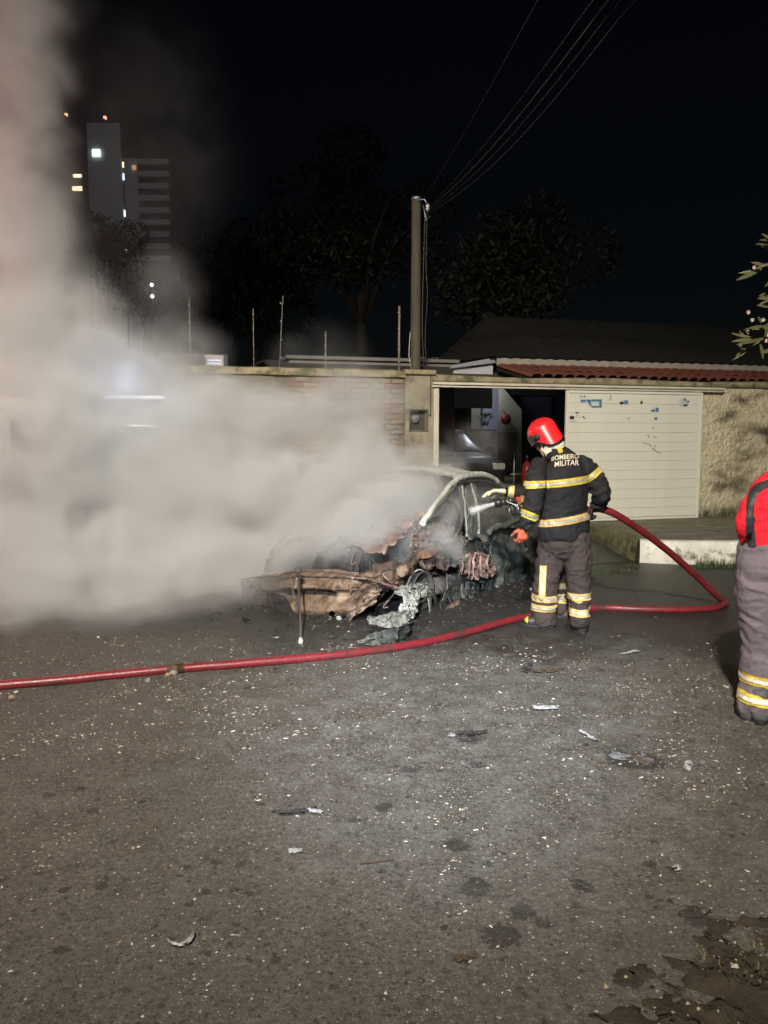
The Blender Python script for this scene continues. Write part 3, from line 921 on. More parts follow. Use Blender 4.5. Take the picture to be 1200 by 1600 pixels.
# thin steel stand and red gas bottle
q = on_plane(803, 750, W0 + WN * 3.2, WN)
o = empty('clothes_stand', (q.x, q.y, CZ), WANG, 'thin grey steel stand with a crossbar inside the carport', 'stand')
sh = wl(803, 690, 3.2)[1] - CZ
MB().tube([(0, 0, 0.02), (0, 0, sh)], .014, 8).build('pole', M_steel, o)
MB().tube([(-.08, 0, sh * .5), (.16, 0, sh * .5)], .016, 8).build('crossbar', M_steel, o)
for a in (0.3, 2.4, 4.5): MB().tube([(0, 0, .12), (.2 * math.cos(a), .2 * math.sin(a), 0.01)], .01, 6).build('foot', M_steel, o)
q = on_plane(823, 755, W0 + WN * 3.4, WN)
o = empty('gas_cylinder', (q.x, q.y, CZ), WANG, 'tall red gas cylinder beside the steel stand', 'gas cylinder')
MB().lathe([(0, 0), (.1, 0), (.11, .03), (.11, .75), (.08, .86), (.03, .9), (.03, .94), (0, .94)], seg=20).build('body', worn('red_cylinder_paint', (.26, .02, .015), (.18, .015, .012), .35, 8), o)
MB().lathe([(.03, .94), (.03, 1.0), (.015, 1.02), (0, 1.02)], seg=10).build('valve', M_steel, o)

# dark car parked in the carport, seen from the front
def parked_car():
    q = on_plane(741, 720, W0 + WN * 3.0, WN)
    o = empty('parked_car', (q.x - .02, q.y, CZ), WANG + math.radians(4), 'dark car parked inside the carport, nose to the street', 'car')
    M_paint = worn('black_car_paint', (.012, .012, .013), (.018, .018, .02), .5, 3, 0, 0, coat=.1)
    M_gl = worn('car_glass', (.01, .011, .012), (.014, .015, .016), .08, 3, bump=0)
    M_bk = worn('black_plastic', (.012, .012, .012), (.02, .02, .02), .6, 8)
    M_grey = worn('grey_trim', (.2, .2, .18), (.15, .15, .14), .4, 8)
    # body loft: sections along y (0 = nose)
    secs = [(.0, .62, .3, .72), (.06, .72, .24, .86), (.3, .8, .22, 1.0), (1.05, .86, .22, 1.1), (1.15, .87, .22, 1.12), (2.6, .88, .22, 1.12), (3.5, .86, .24, 1.08), (3.9, .8, .3, .98)]
    def body(u, v):
        y, w, z0, z1 = interp(secs, v)
        a = 2 * math.pi * u
        c, s = math.cos(a), math.sin(a)
        e = .35
        x = w * math.copysign(abs(c) ** e, c); z = (z0 + z1) / 2 + (z1 - z0) / 2 * math.copysign(abs(s) ** e, s)
        return (x, y, z)
    mb = MB(); mb.grid(body, 40, 28); 
    mb.add([body(i / 40, 0) for i in range(40)], [tuple(range(40))]); mb.add([body(i / 40, 1) for i in range(40)], [tuple(range(40))])
    mb.build('body', M_paint, o)
    cs = [(1.0, .74, 1.1), (1.65, .6, 1.5), (2.2, .6, 1.56), (3.1, .58, 1.52), (3.75, .7, 1.08)]
    def cab(u, v):
        y, w, z1 = interp(cs, v)
        x, z = interp([(-.8, 1.1), (-w - .02, z1 * .97), (-w * .7, z1), (0, z1 + .01), (w * .7, z1), (w + .02, z1 * .97), (.8, 1.1)], u)
        z = max(z, 1.08); x = x * (w / .6 if abs(x) < .62 else 1)
        return (x, y, z)
    mb = MB(); mb.grid(cab, 36, 24).build('cabin', M_paint, o)
    # windscreen
    mb = MB(); mb.grid(lambda u, v: ((-.62 + 1.24 * u) * (1 - .12 * v), 1.04 + .52 * v - .03 * math.sin(math.pi * u), 1.13 + .335 * v), 12, 6).build('windscreen', M_gl, o)
    for s in (-1, 1):
        hl_ = MB().box((s * .58, .06, .82), (.26, .12, .13), bev=.03).build('headlight', worn('headlight_glass', (.35, .34, .3), (.25, .25, .22), .15, 10), o)
        mr = MB().box((s * .98, 1.25, 1.12), (.2, .1, .14), bev=.04).build('mirror', M_paint, o)
        MB().tube([(s * .52 * .98, 1.56, 1.525), (s * .5, 2.2, 1.575), (s * .5, 3.0, 1.55)], .014, 6).build('roof_rail', M_grey, o)
    MB().tube([(-.56, 1.6, 1.5), (-.3, 1.56, 1.53), (0, 1.55, 1.54), (.3, 1.56, 1.53), (.56, 1.6, 1.5)], .014, 6).build('windscreen_trim', M_grey, o)
    MB().tube([(-.78, .98, 1.09), (-.4, .86, 1.115), (0, .82, 1.12), (.4, .86, 1.115), (.78, .98, 1.09)], .02, 6).build('bonnet_edge', M_grey, o)
    MB().box((0, .0, .55), (.9, .06, .2), bev=.02).build('grille', M_bk, o)
    MB().box((0, .0, .35), (1.3, .1, .16), bev=.03).build('bumper', M_bk, o)
    for y in (.75, 3.1):
        for s in (-1, 1):
            w = MB().lathe([(.2, -.1), (.29, -.1), (.32, -.07), (.32, .07), (.29, .1), (.2, .1)], (s * .8, y, .32), 24, Matrix.Rotation(math.radians(90), 3, 'Y')).build('wheel', M_bk, o)
            MB().lathe([(0, .09), (.1, .085), (.2, .1), (.2, -.09), (0, -.09)], (s * .8, y, .32), 20, Matrix.Rotation(math.radians(90 * s), 3, 'Y')).build('rim', M_grey, w)
    return o
parked_car()
# potted plant on the pier ledge, above the car
q = on_plane(758, 664, W0 + WN * 5.6, WN)
o = empty('pot_plant', q, WANG, 'small leafy plant in a dark pot above the parked car', 'plant')
MB().lathe([(0, -.02), (.07, -.02), (.09, .1), (.08, .1), (0, .08)], seg=14).build('pot', M_darkwall, o)
mb = MB()
for k in range(60):
    d = Vector(rng.normal(0, 1, 3)); d.z = abs(d.z); d.normalize(); p = Vector((0, 0, .1)) + Vector((d.x * 1.7, d.y, d.z)) * .15 * rng.uniform(.4, 1); s = d.cross(Vector((0, 0, 1)) if abs(d.z) < .9 else Vector((1, 0, 0))).normalized() * .025
    mb.add([p, p + d * .04 + s, p + d * .09, p + d * .04 - s], [(0, 1, 2, 3)])
mb.build('leaves', worn('dusky_leaf', (.09, .1, .06), (.06, .07, .05), .6, 9, bump=0), o)
MB().box((q.x, q.y, 0), (.01, .01, .01))
sb = wpt(*(lambda a: (a[0], 5.75))(wl(758, 668, 5.6)))
lg = MB().box((0, 0, wl(758, 668, 5.6)[1] - .06 - 0), (.5, .45, .05)).build('ledge', M_darkwall)
lg.location = (sb.x, sb.y, 0); lg.rotation_euler = (0, 0, WANG); tag(lg, 'dark concrete ledge under the small pot plant', 'ledge')

# ------------------------------------------------------------------ low buildings beyond the left part of the wall
a = wl(452, 556, 3.5); b = wl(712, 556, 3.5)
lb = empty('outbuilding', wpt(0, 3.5), WANG, 'plain grey flat-roofed outbuilding behind the utility pole', 'building')
M_ob = worn('grey_render', (.24, .23, .21), (.18, .175, .16), .85, 2, 0, .2)
MB().box(((a[0] + b[0]) / 2, 1.5, a[1] / 2 - .04), (b[0] - a[0], 3, a[1] - .08)).build('wall', M_ob, lb)
MB().box(((a[0] + b[0]) / 2, 1.5, a[1] - .02), (b[0] - a[0] + .12, 3.12, .06)).build('roof_slab', M_ob, lb)
a = wl(300, 552, 2.2); b = wl(352, 582, 2.2)
lw = empty('window_hut', wpt(0, 2.2), WANG, 'small dark hut with a lit bluish louvre window', 'hut')
MB().box(((a[0] + b[0]) / 2 - .25, .8, a[1] / 2), (b[0] - a[0] + .6, 1.5, a[1])).build('wall', worn('hut_wall', (.1, .1, .1), (.07, .07, .07), .8, 3), lw)
x0, z1 = wl(322, 556, 2.2); x1, z0 = wl(348, 579, 2.2)
wf = MB()
for c, s in ((((x0 + x1) / 2, .03, z1), (x1 - x0 + .04, .05, .03)), (((x0 + x1) / 2, .03, z0), (x1 - x0 + .04, .05, .03)), ((x0, .03, (z0 + z1) / 2), (.03, .05, z1 - z0 - .04)), ((x1, .03, (z0 + z1) / 2), (.03, .05, z1 - z0 - .04))): wf.box(c, s)
wfo = wf.build('window', M_white, lw)
MB().box(((x0 + x1) / 2, .042, (z0 + z1) / 2), (x1 - x0 - .03, .008, z1 - z0 - .04)).build('pane', emis('lit_window_blue', (.55, .6, 1.0), .8), wfo)
for k in range(4):
    MB().box(((x0 + x1) / 2, .02, z0 + (z1 - z0) * (k + .8) / 4.6), (x1 - x0 - .03, .006, .02), Matrix.Rotation(.5, 3, 'X')).build('louvre', M_white, wfo)

# ------------------------------------------------------------------ utility pole, wires, fence rods
M_wood = worn('weathered_pole', (.1, .085, .055), (.05, .043, .03), .85, 9, 0, .5, .01, 30, stretch=(1, 1, .15))
pb = on_plane(649, 582, W0 + WN * .35, WN); pt = on_plane(651, 310, W0 + WN * .35, WN)
up = empty('utility_pole', (pb.x, pb.y, 0), 0, 'weathered utility pole rising behind the gate pillar', 'utility pole')
hz = pt.z
MB().tube([(0, 0, 0), (.004, 0, hz * .3), (0, 0, hz * .6), (.002, 0, hz)], [.085, .08, .076, .068], 14).build('pole', M_wood, up)
MB().lathe([(.071, -.02), (.074, 0), (.06, .02), (0, .03)], (.002, 0, hz), 14).build('pole_cap', M_steel, up)
MB().tube([(0, -.07, hz - .05), (.12, -.09, hz - .04), (.17, -.09, hz - .12)], .012, 6).build('bracket', M_steel, up)
ins = MB().lathe([(.0, .05), (.025, .05), (.035, .02), (.02, 0), (.035, -.02), (.02, -.05), (0, -.05)], (.17, -.09, hz - .16), 12).build('insulator', worn('porcelain', (.5, .46, .4), (.4, .37, .32), .3, 9), up)
MB().tube([(.1, -.09, hz - .12), (.15, -.1, hz - .35), (.21, -.1, hz - .28)], .008, 6).build('hook', M_steel, up)
M_wire = worn('black_cable', (.05, .05, .045), (.035, .035, .03), .5, 20, bump=0)
for k, (dx, zz, r) in enumerate(((.1, 0, .006), (.14, -.5, .005))):
    pts = [(.13 + .03 * k, -.09, hz - .2), (dx + .01, -.09, hz * .8), (dx + .03 * k, -.1, hz * .72), (dx, -.1, hz * .6), (dx + .03, -.1, hz * .5), (.1 + .04 * k, -.12, 2.6)]
    MB().tube(catmull(pts, 6), r, 6).build('drop_cable', M_wire, up)
MB().tube(catmull([(-.08, -.05, hz * .62), (-.1, -.06, hz * .56), (-.09, -.08, 2.75), (-.05, -.1, 2.55)], 5), .008, 6).build('conduit', M_steel, up)
top = Vector((pb.x + .17, pb.y - .09, hz - .14))
M_wl = worn('aluminium_wire', (.045, .042, .036), (.03, .028, .024), .6, 20, bump=0)
WI = [(840, .0035, 'leftmost thin overhead wire, apart from the others'), (926, .004, 'second overhead wire from the left crossing the night sky'), (950, .007, 'brightest overhead wire crossing the night sky'), (968, .0035, 'faint overhead wire right of the brightest one'), (990, .004, 'rightmost overhead wire crossing the night sky')]
for k, (px, r, lab) in enumerate(WI):
    P0 = top + Vector((0, 0, -.03 * k)) if k else top + Vector((-.1, 0, .05))
    P1 = at(px, 0, 7.2)
    d = (P1 - P0)
    pts = []
    for i in range(25):
        f = i / 24 * 2.3
        p = P0 + d * f
        p.z += -.14 * math.sin(min(f, 1) * math.pi) * (.4 + .3 * k)
        pts.append(p)
    w = MB().tube(pts, r, 5).build('overhead_wire', M_wl); tag(w, lab, 'wire', 'overhead wires from the utility pole')
M_rod = worn('pale_rod', (.24, .21, .17), (.15, .13, .1), .6, 20, bump=0)
RD = [(298, 466, 580, .010, 'thin fence rod beside the lit blue window'), (397, 482, 590, .006, 'shortest-looking thin fence rod rising out of the smoke'), (440, 462, 590, .006, 'thin leaning fence rod in the middle of the wall'), (509, 518, 590, .010, 'thin fence rod halfway between smoke and utility pole'), (623.5, 478, 586, .016, 'thick pale fence rod left of the utility pole')]
for px, y0, y1, r, lab in RD:
    p1 = on_plane(px, y0, W0 + WN * .12, WN); p0 = on_plane(px, y1, W0 + WN * .12, WN); p0.z = ztop
    lean = .03 if px == 440 else 0
    rt = empty('fence_rod', (p0.x, p0.y, ztop), WANG, lab, 'fence rod', 'electric fence rods on the wall')
    h = p1.z - ztop
    MB().tube([(-lean, 0, 0), (0, 0, h * .5), (lean + .004, 0, h)], r, 8).build('rod', M_rod, rt)
    for k in range(4):
        MB().lathe([(0, -.015), (r + .004, -.015), (r + .006, 0), (r + .004, .015), (0, .015)], (0, 0, h * (.18 + .24 * k)), 8).build('insulator', M_steel, rt)

# ------------------------------------------------------------------ distant apartment towers
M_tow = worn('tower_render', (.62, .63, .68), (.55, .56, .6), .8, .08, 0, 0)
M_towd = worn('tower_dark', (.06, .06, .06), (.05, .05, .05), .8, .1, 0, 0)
M_winb = emis('window_cool', (.7, .85, 1), 2.2); M_winw = emis('window_warm', (1, .85, .55), 1.5); M_wing = emis('window_green', (.8, 1, .88), 1.6); M_red = emis('beacon_red', (1, .35, .25), 2.2)
def far_box(x0, y0, x1, y1, Y, depth, name, mat, parent):
    a = at(x0, y1, Y); b = at(x1, y0, Y); o = parent.location
    return MB().box(((a.x + b.x) / 2 - o.x, Y + depth / 2 - o.y, (a.z + b.z) / 2), (b.x - a.x, depth, b.z - a.z)).build(name, mat, parent)
TY = 150.0
tA = empty('apartment_tower', at(170, 682, TY).xy.to_3d(), 0, 'pale windowless tower block seen end-on beyond the smoke', 'tower')
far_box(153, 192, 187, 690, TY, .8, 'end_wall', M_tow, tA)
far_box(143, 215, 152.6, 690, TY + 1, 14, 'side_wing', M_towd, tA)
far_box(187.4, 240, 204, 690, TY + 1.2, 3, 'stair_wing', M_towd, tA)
for (x0, y0, x1, y1, m) in ((144, 233, 156, 244, M_wing), (186, 253, 196, 261, M_winw), (187, 271, 197, 281, M_winb), (190, 328, 200, 338, M_winb), (195, 389, 203, 394, M_winb)):
    w = far_box(x0, y0, x1, y1, TY - .4 if x0 < 150 else TY + .9, .25, 'window', m, tA)
far_box(161.5, 181, 165, 185, TY + 3, .6, 'beacon', M_red, tA)
far_box(162.6, 185, 163.6, 192, TY + 3, .4, 'mast', M_towd, tA)
tB = empty('balcony_tower', at(238, 682, TY).xy.to_3d(), 0, 'apartment tower with stacked pale balcony bands', 'tower')
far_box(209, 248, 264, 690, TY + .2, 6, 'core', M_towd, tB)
far_box(207.5, 247, 214, 690, TY - 1, .8, 'side_fin', M_tow, tB)
for k in range(9):
    y = 248 + 18.9 * k
    far_box(214.2 + k * .3, y, 263 + k * .3, y + 8.5, TY - .9, 1.0, 'balcony', M_tow, tB)
w = far_box(206, 258, 211, 264, TY - 1.6, .5, 'window', emis('window_orange', (1, .6, .3), .5), tB)
tC = empty('far_tower', at(118, 682, TY).xy.to_3d(), 0, 'dark tower with two lit windows, left of the pale one, behind smoke', 'tower')
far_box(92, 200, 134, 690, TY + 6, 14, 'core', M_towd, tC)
for (x0, y0, x1, y1) in ((114, 272, 128, 276), (113, 291, 129, 297)): far_box(x0, y0, x1, y1, TY + 5.4, .5, 'window', M_winw, tC)
far_box(101, 176.5, 104, 180, TY + 8, .6, 'beacon', M_red, tC)
far_box(102, 180, 103, 200, TY + 8, .4, 'mast', M_towd, tC)
for px, py, lab in ((237, 445, 'upper of two small white lamps on a dark mast'), (238, 463, 'lower of two small white lamps on a dark mast')):
    p = at(px, py, 62)
    o = empty('mast_lamp', (p.x, p.y, 0), 0, lab, 'lamp')
    MB().lathe([(0, -.15), (.1, -.1), (.14, 0), (.1, .1), (0, .15)], (0, 0, p.z), 12).build('globe', emis('globe_light', (.85, 1, 1), 4), o)
    MB().tube([(0, .2, 0), (0, .2, p.z), (0, 0, p.z)], .04, 6).build('mast', M_towd, o)

# ------------------------------------------------------------------ trees
def leaf_crown(center, rad, n, size, seed, lobes=14):
    r = np.random.default_rng(seed)
    mb = MB()
    cs = []
    for k in range(lobes):
        d = r.normal(0, 1, 3); d /= np.linalg.norm(d); d *= r.uniform(.25, .8)
        cs.append((np.array(center) + d * np.array(rad), r.uniform(.28, .5)))
    for k in range(n):
        c, s = cs[int(r.integers(lobes))]
        d = r.normal(0, 1, 3); d /= np.linalg.norm(d)
        p = Vector(c + d * np.array(rad) * s * r.uniform(.6, 1.0))
        a = Vector(r.normal(0, 1, 3)).normalized(); b = a.cross(Vector(r.normal(0, 1, 3))).normalized()
        q = size * r.uniform(.6, 1.3)
        mb.add([p - a * q, p + b * q * .4, p + a * q, p - b * q * .4], [(0, 1, 2, 3)])
    return mb
M_leafd = worn('dark_foliage', (.007, .008, .004), (.011, .012, .006), .7, 1, bump=0)
M_bark = worn('bark', (.022, .018, .014), (.014, .011, .009), .9, 6, 0, .5)
for i, (px, py, Y, rx, rz, n, lab) in enumerate(((560, 360, 24, 3.3, 2.6, 9000, 'broad dark tree crown behind the utility pole'), (800, 400, 22, 3.0, 2.4, 8000, 'dark tree crown rising over the house roof'), (395, 430, 30, 3.6, 2.6, 6000, 'dark tree crown behind the lit louvre window'), (160, 372, 70, 5.0, 3.4, 5000, 'dark tree in front of the pale tower block'), (232, 452, 74, 5.0, 2.4, 4000, 'low dark tree below the balcony tower'))):
    p = at(px, py, Y)
    o = empty('tree', (p.x, p.y, 0), 0, lab, 'tree', 'dark trees beyond the houses')
    leaf_crown((0, 0, p.z), (rx, rx * .8, rz), n, .11 * (Y / 24) ** .7, 20 + i).build('crown', M_leafd, o)
    MB().tube([(0, 0, 0), (.1, 0, p.z * .5), (.05, .1, p.z - rz * .3)], [.28, .2, .1], 10).build('trunk', M_bark, o)
    for k in range(5):
        a = k * 1.3 + i; MB().tube([(.08, .05, p.z * .62), (rx * .3 * math.cos(a), rx * .3 * math.sin(a), p.z - rz * .2), (rx * .6 * math.cos(a), rx * .5 * math.sin(a), p.z + rz * .2)], [.1, .06, .02], 6).build('branch', M_bark, o)
# frangipani reaching in from the right
FY = 8.4
M_fl = worn('frangipani_leaf', (.075, .078, .028), (.1, .098, .036), .5, 14, bump=0)
M_flow = worn('pink_petal', (.45, .33, .28), (.36, .24, .2), .6, 14, bump=0)
M_stem = worn('grey_stem', (.15, .13, .09), (.09, .085, .055), .8, 9, 0, .4)
fo = Vector((4.95, 8.6, PZ))
ft_ = empty('frangipani_tree', fo, 0, 'frangipani tree with narrow leaves and pink flowers at the right edge', 'tree')
def lp(px, py, Y=FY): return at(px, py, Y) - fo
MB().tube(catmull([(0, 0, 0), (.05, .05, .8), (-.1, 0, 1.7), (.05, 0, 2.4)], 4), [.1 - .05 * k / 12 for k in range(13)], 10).build('trunk', M_stem, ft_)
BR = [([(1260, 560), (1225, 535), (1195, 530), (1172, 535)], FY), ([(1270, 480), (1235, 490), (1205, 505), (1190, 512)], FY + .2), ([(1275, 420), (1240, 410), (1205, 412), (1182, 420)], FY - .2), ([(1270, 360), (1230, 372), (1205, 380)], FY), ([(1262, 470), (1230, 465), (1200, 470), (1185, 478)], FY + .4), ([(1290, 300), (1240, 320), (1212, 340)], FY)]
trunk_top = Vector((.05, 0, 2.4))
tips = []
for pts, Y in BR:
    path = [trunk_top.lerp(lp(*pts[0], Y), k / 3) for k in range(3)] + [lp(*p, Y) for p in pts]
    cp_ = catmull(path, 4)
    MB().tube(cp_, [.035 - .024 * k / (len(cp_) - 1) for k in range(len(cp_))], 7).build('branch', M_stem, ft_)
    tips.append(path)
def leaf(parent, p0, p1, bend, w, mat):
    p0 = Vector(p0); p1 = Vector(p1); d = p1 - p0
    side = d.cross(Vector((.2, -1, .3))).normalized()
    mb = MB()
    def fn(u, v):
        c = p0 + d * v + Vector((0, 0, -bend)) * (v * v - v * .2)
        ww = w * math.sin(math.pi * (v * .93 + .05)) ** .7
        n = side.cross(d).normalized()
        return c + side * (u - .5) * 2 * ww + n * abs(u - .5) * ww * .7
    mb.grid(fn, 2, 7)
    return mb.build('leaf', mat, parent)
LV = [((1190, 530), (1144, 566)), ((1180, 532), (1143, 530)), ((1178, 528), (1142, 524)), ((1165, 545), (1150, 552)), ((1195, 528), (1150, 540)), ((1187, 535), (1192, 560)), ((1200, 510), (1162, 510)), ((1205, 512), (1175, 512)), ((1190, 508), (1184, 490)), ((1200, 505), (1195, 522)), ((1210, 470), (1184, 462)), ((1205, 480), (1182, 478)), ((1190, 420), (1150, 440)), ((1188, 422), (1154, 428)), ((1192, 418), (1175, 406)), ((1200, 416), (1172, 408)), ((1215, 380), (1180, 384)), ((1212, 378), (1186, 372)), ((1215, 385), (1190, 362)), ((1205, 395), (1185, 378)), ((1215, 430), (1195, 445)), ((1220, 500), (1198, 535)), ((1215, 545), (1186, 552)), ((1200, 462), (1186, 458)), ((1222, 470), (1202, 500)), ((1170, 534), (1155, 520))]
for (a, b) in LV:
    Y = FY + rng.uniform(-.15, .15)
    leaf(ft_, lp(*a, Y), lp(*b, Y + rng.uniform(-.1, .1)), rng.uniform(-.03, .05), rng.uniform(.014, .026), M_fl)
for k in range(26):   # the part of the crown outside the frame
    pth = tips[k % len(tips)]; b = pth[2 + k % 2].lerp(pth[3], rng.random()); d = Vector(rng.normal(0, 1, 3)).normalized() * .28
    leaf(ft_, b, b + d, .05, .024, M_fl)
for px, py in ((1168, 519), (1175, 500), (1192, 500), (1198, 523), (1178, 418), (1169, 488), (1157, 541), (1196, 532)):
    Y = FY - .1; c = lp(px, py, Y); mb = MB()
    for k in range(5):
        a = k * 1.257; d = Vector((math.cos(a), -.35, math.sin(a))).normalized() * .024; s = d.cross(Vector((0, 1, .2))).normalized() * .014
        mb.add([c, c + d * .6 + s, c + d, c + d * .6 - s], [(0, 1, 2, 3)])
    mb.build('flower', M_flow, ft_)
# ------------------------------------------------------------------ burnt-out car
wreck = empty('burnt_car', C0, CANG, 'burnt-out car shell with crumpled front, smoking in the road', 'car wreck')
ROTI = Matrix.Rotation(-CANG, 3, 'Z')
def loc(p): return ROTI @ (Vector(p) - C0)
def sd(px, py, y=-.8):
    """pixel -> (s, y, z) on the car's own vertical plane at lateral offset y"""
    return loc(on_plane(px, py, C0 - CL * y, CL))
def fr_(px, py, s=0.0):
    """pixel -> (s, y, z) on the plane across the car at distance s behind its nose"""
    return loc(on_plane(px, py, C0 + CB * s, CB))
def char(name, pal, scale=6, rough=.85, metallic=0.0, ash=.0, rust=.0, bump=.6, sooty=False):
    """scorched sheet metal: soot, bare rust, ash in torn blotches"""
    m, t, b = new_mat(name)
    co = coords(t)
    n1 = t.noise(co, scale, 8, .68, .5); n2 = t.noise(co, scale * 2.7, 6, .65, .3); n3 = t.noise(co, scale * .6, 5, .6, 1.0)
    c = t.mix(t.rampf(n1, .36, .62), pal[0], pal[1])
    c = t.mix(t.rampf(n2, .52, .66), c, pal[2])
    c = t.mix(t.rampf(n3, .5 - ash, .66 - ash), c, pal[3])
    k = t.noise(co, scale * 5, 5, .7)
    c = t.mix(t.rampf(k, .56, .7), c, (.01, .009, .008))
    if sooty:
        sep = t.n('ShaderNodeSeparateXYZ'); t.l(co, sep.inputs[0])
        k2 = t.rampf(t.math('ADD', t.math('MULTIPLY', sep.outputs[1], .5), t.math('MULTIPLY', n3, 1.1)), .58, .86)
        c = t.mix(t.math('MULTIPLY', k2, .85), c, (.03, .022, .018))
    geo = t.n('ShaderNodeNewGeometry')
    c = t.mix(t.rampf(geo.outputs['Pointiness'], .52, .62, 0, .5), c, tuple(min(1, x * 1.6 + .03) for x in pal[3]))
    t.l(c, b.inputs['Base Color'])
    b.inputs['Metallic'].default_value = metallic
    b.inputs['Specular IOR Level'].default_value = .35
    t.l(t.rampf(n2, .3, .7, rough - .2, min(1, rough + .08)), b.inputs['Roughness'])
    h = t.math('ADD', n2, t.math('MULTIPLY', k, .6))
    t.l(t.bump(h, bump, .012), b.inputs['Normal'])
    return m
TAN = (.33, .23, .145); BRN = (.1, .06, .045); SOOT = (.018, .016, .015); ASH = (.27, .275, .24); PINK = (.2, .135, .115); GREEN = (.06, .068, .06)
M_front = char('scorched_tan_metal', ((.2, .135, .09), (.1, .066, .047), (.03, .023, .02), (.32, .235, .165)), 6, .7, bump=.1, sooty=True)
M_burn = char('rusty_brown_metal', (BRN, (.06, .042, .036), SOOT, (.2, .14, .12)), 7, .85, ash=-.04)
M_ash = char('ashy_grey_metal', (ASH, (.15, .15, .135), (.06, .06, .055), (.36, .36, .32)), 6, .8, ash=.0)
M_pale = char('pale_ash_metal', ((.42, .42, .37), (.3, .3, .27), (.14, .14, .13), (.5, .5, .45)), 6, .8, ash=.03)
M_soot = char('sooty_metal', (SOOT, (.03, .028, .026), (.045, .035, .03), (.06, .055, .05)), 6, .8, ash=-.08)
M_door = char('charred_green_door', (GREEN, (.035, .039, .035), (.09, .1, .09), (.15, .16, .14)), 4, .6, ash=-.06)
M_pink = char('melted_pinkish_trim', (PINK, BRN, SOOT, (.32, .22, .185)), 9, .6)
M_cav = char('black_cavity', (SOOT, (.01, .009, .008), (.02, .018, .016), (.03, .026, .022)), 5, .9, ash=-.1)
def crumple(p, a, f, seed=0, rid=.6):
    q = Vector(p) * f + Vector((seed * 3.3, seed * 1.7, seed))
    w = noise.noise_vector(q * .6) * .5
    q = q + w
    v = noise.noise_vector(q) + noise.noise_vector(q * 2.3) * .5 + noise.noise_vector(q * 5.1) * .3
    c = noise.cell_vector(q * 1.1 + noise.noise_vector(q * 2) * .3) - Vector((.5, .5, .5))
    r = (.35 - abs(noise.noise(q * 1.2))) * rid + (.3 - abs(noise.noise(q * 2.9))) * rid * .7
    return v * a * .8 + c * a * .35 + Vector((.2 * r * a, r * a, .3 * r * a))
def sheet(name, up, lo, nu, nv, mat, parent=wreck, a=.03, f=5, seed=1, bulge=0.0, tear=0.0, thick=.006, rid=1.2, prof=None, folds=None):
    """crumpled sheet between an upper and a lower edge (lists of (s,y,z)), with torn holes and real thickness"""
    U = catmull(up, 4); Lw = catmull(lo, 4)
    def fn(u, v):
        x = u * (len(U) - 1); i = min(int(x), len(U) - 2); A = U[i].lerp(U[i + 1], x - i)
        x = u * (len(Lw) - 1); i = min(int(x), len(Lw) - 2); B = Lw[i].lerp(Lw[i + 1], x - i)
        p = A.lerp(B, v)
        p = p + Vector((0, -bulge * math.sin(math.pi * v), 0))
        if prof: p = p + Vector((0, prof(u, v), 0))
        if folds: p = p + Vector((0, folds[1] * math.sin(u * folds[0] + 2.5 * noise.noise(p * 4)) * math.sin(math.pi * min(1, v * 1.1)), 0))
        return p + crumple(p, a, f, seed, rid)
    def sk(u, v):
        if tear <= 0: return False
        e = min(v, 1 - v, u * 1.5, (1 - u) * 1.5)
        return fbm(Vector((u * 6, v * 5, seed * 2.1)), 4) > .55 - tear * (1 if e > .12 else 2.2)
    mb = MB(); mb.grid(fn, nu, nv, skip=sk)
    me = mb.mesh(name)
    bm = bmesh.new(); bm.from_mesh(me)
    bmesh.ops.delete(bm, geom=[v for v in bm.verts if not v.link_faces], context='VERTS')
    thicken(bm, thick)
    for fc in bm.faces: fc.smooth = True
    bm.to_mesh(me); bm.free()
    me.materials.append(mat)
    o = bpy.data.objects.new(name, me); COL.objects.link(o); o.parent = parent
    return o
def ctube(name, path, r, mat, parent=wreck, a=.012, f=8, seed=3, n=6, seg=10):
    P = catmull(path, n)
    rs = [ri if not isinstance(r, (list, tuple)) else interp([(x,) for x in r], i / (len(P) - 1))[0] for i, ri in enumerate([r] * len(P))]
    mb = MB(); mb.tube([p + crumple(p, a, f, seed, 0) for p in P], rs, seg)
    for k, v in enumerate(mb.v): mb.v[k] = tuple(Vector(v) + crumple(v, a * .6, 18, seed, 0))
    return mb.build(name, mat, parent)
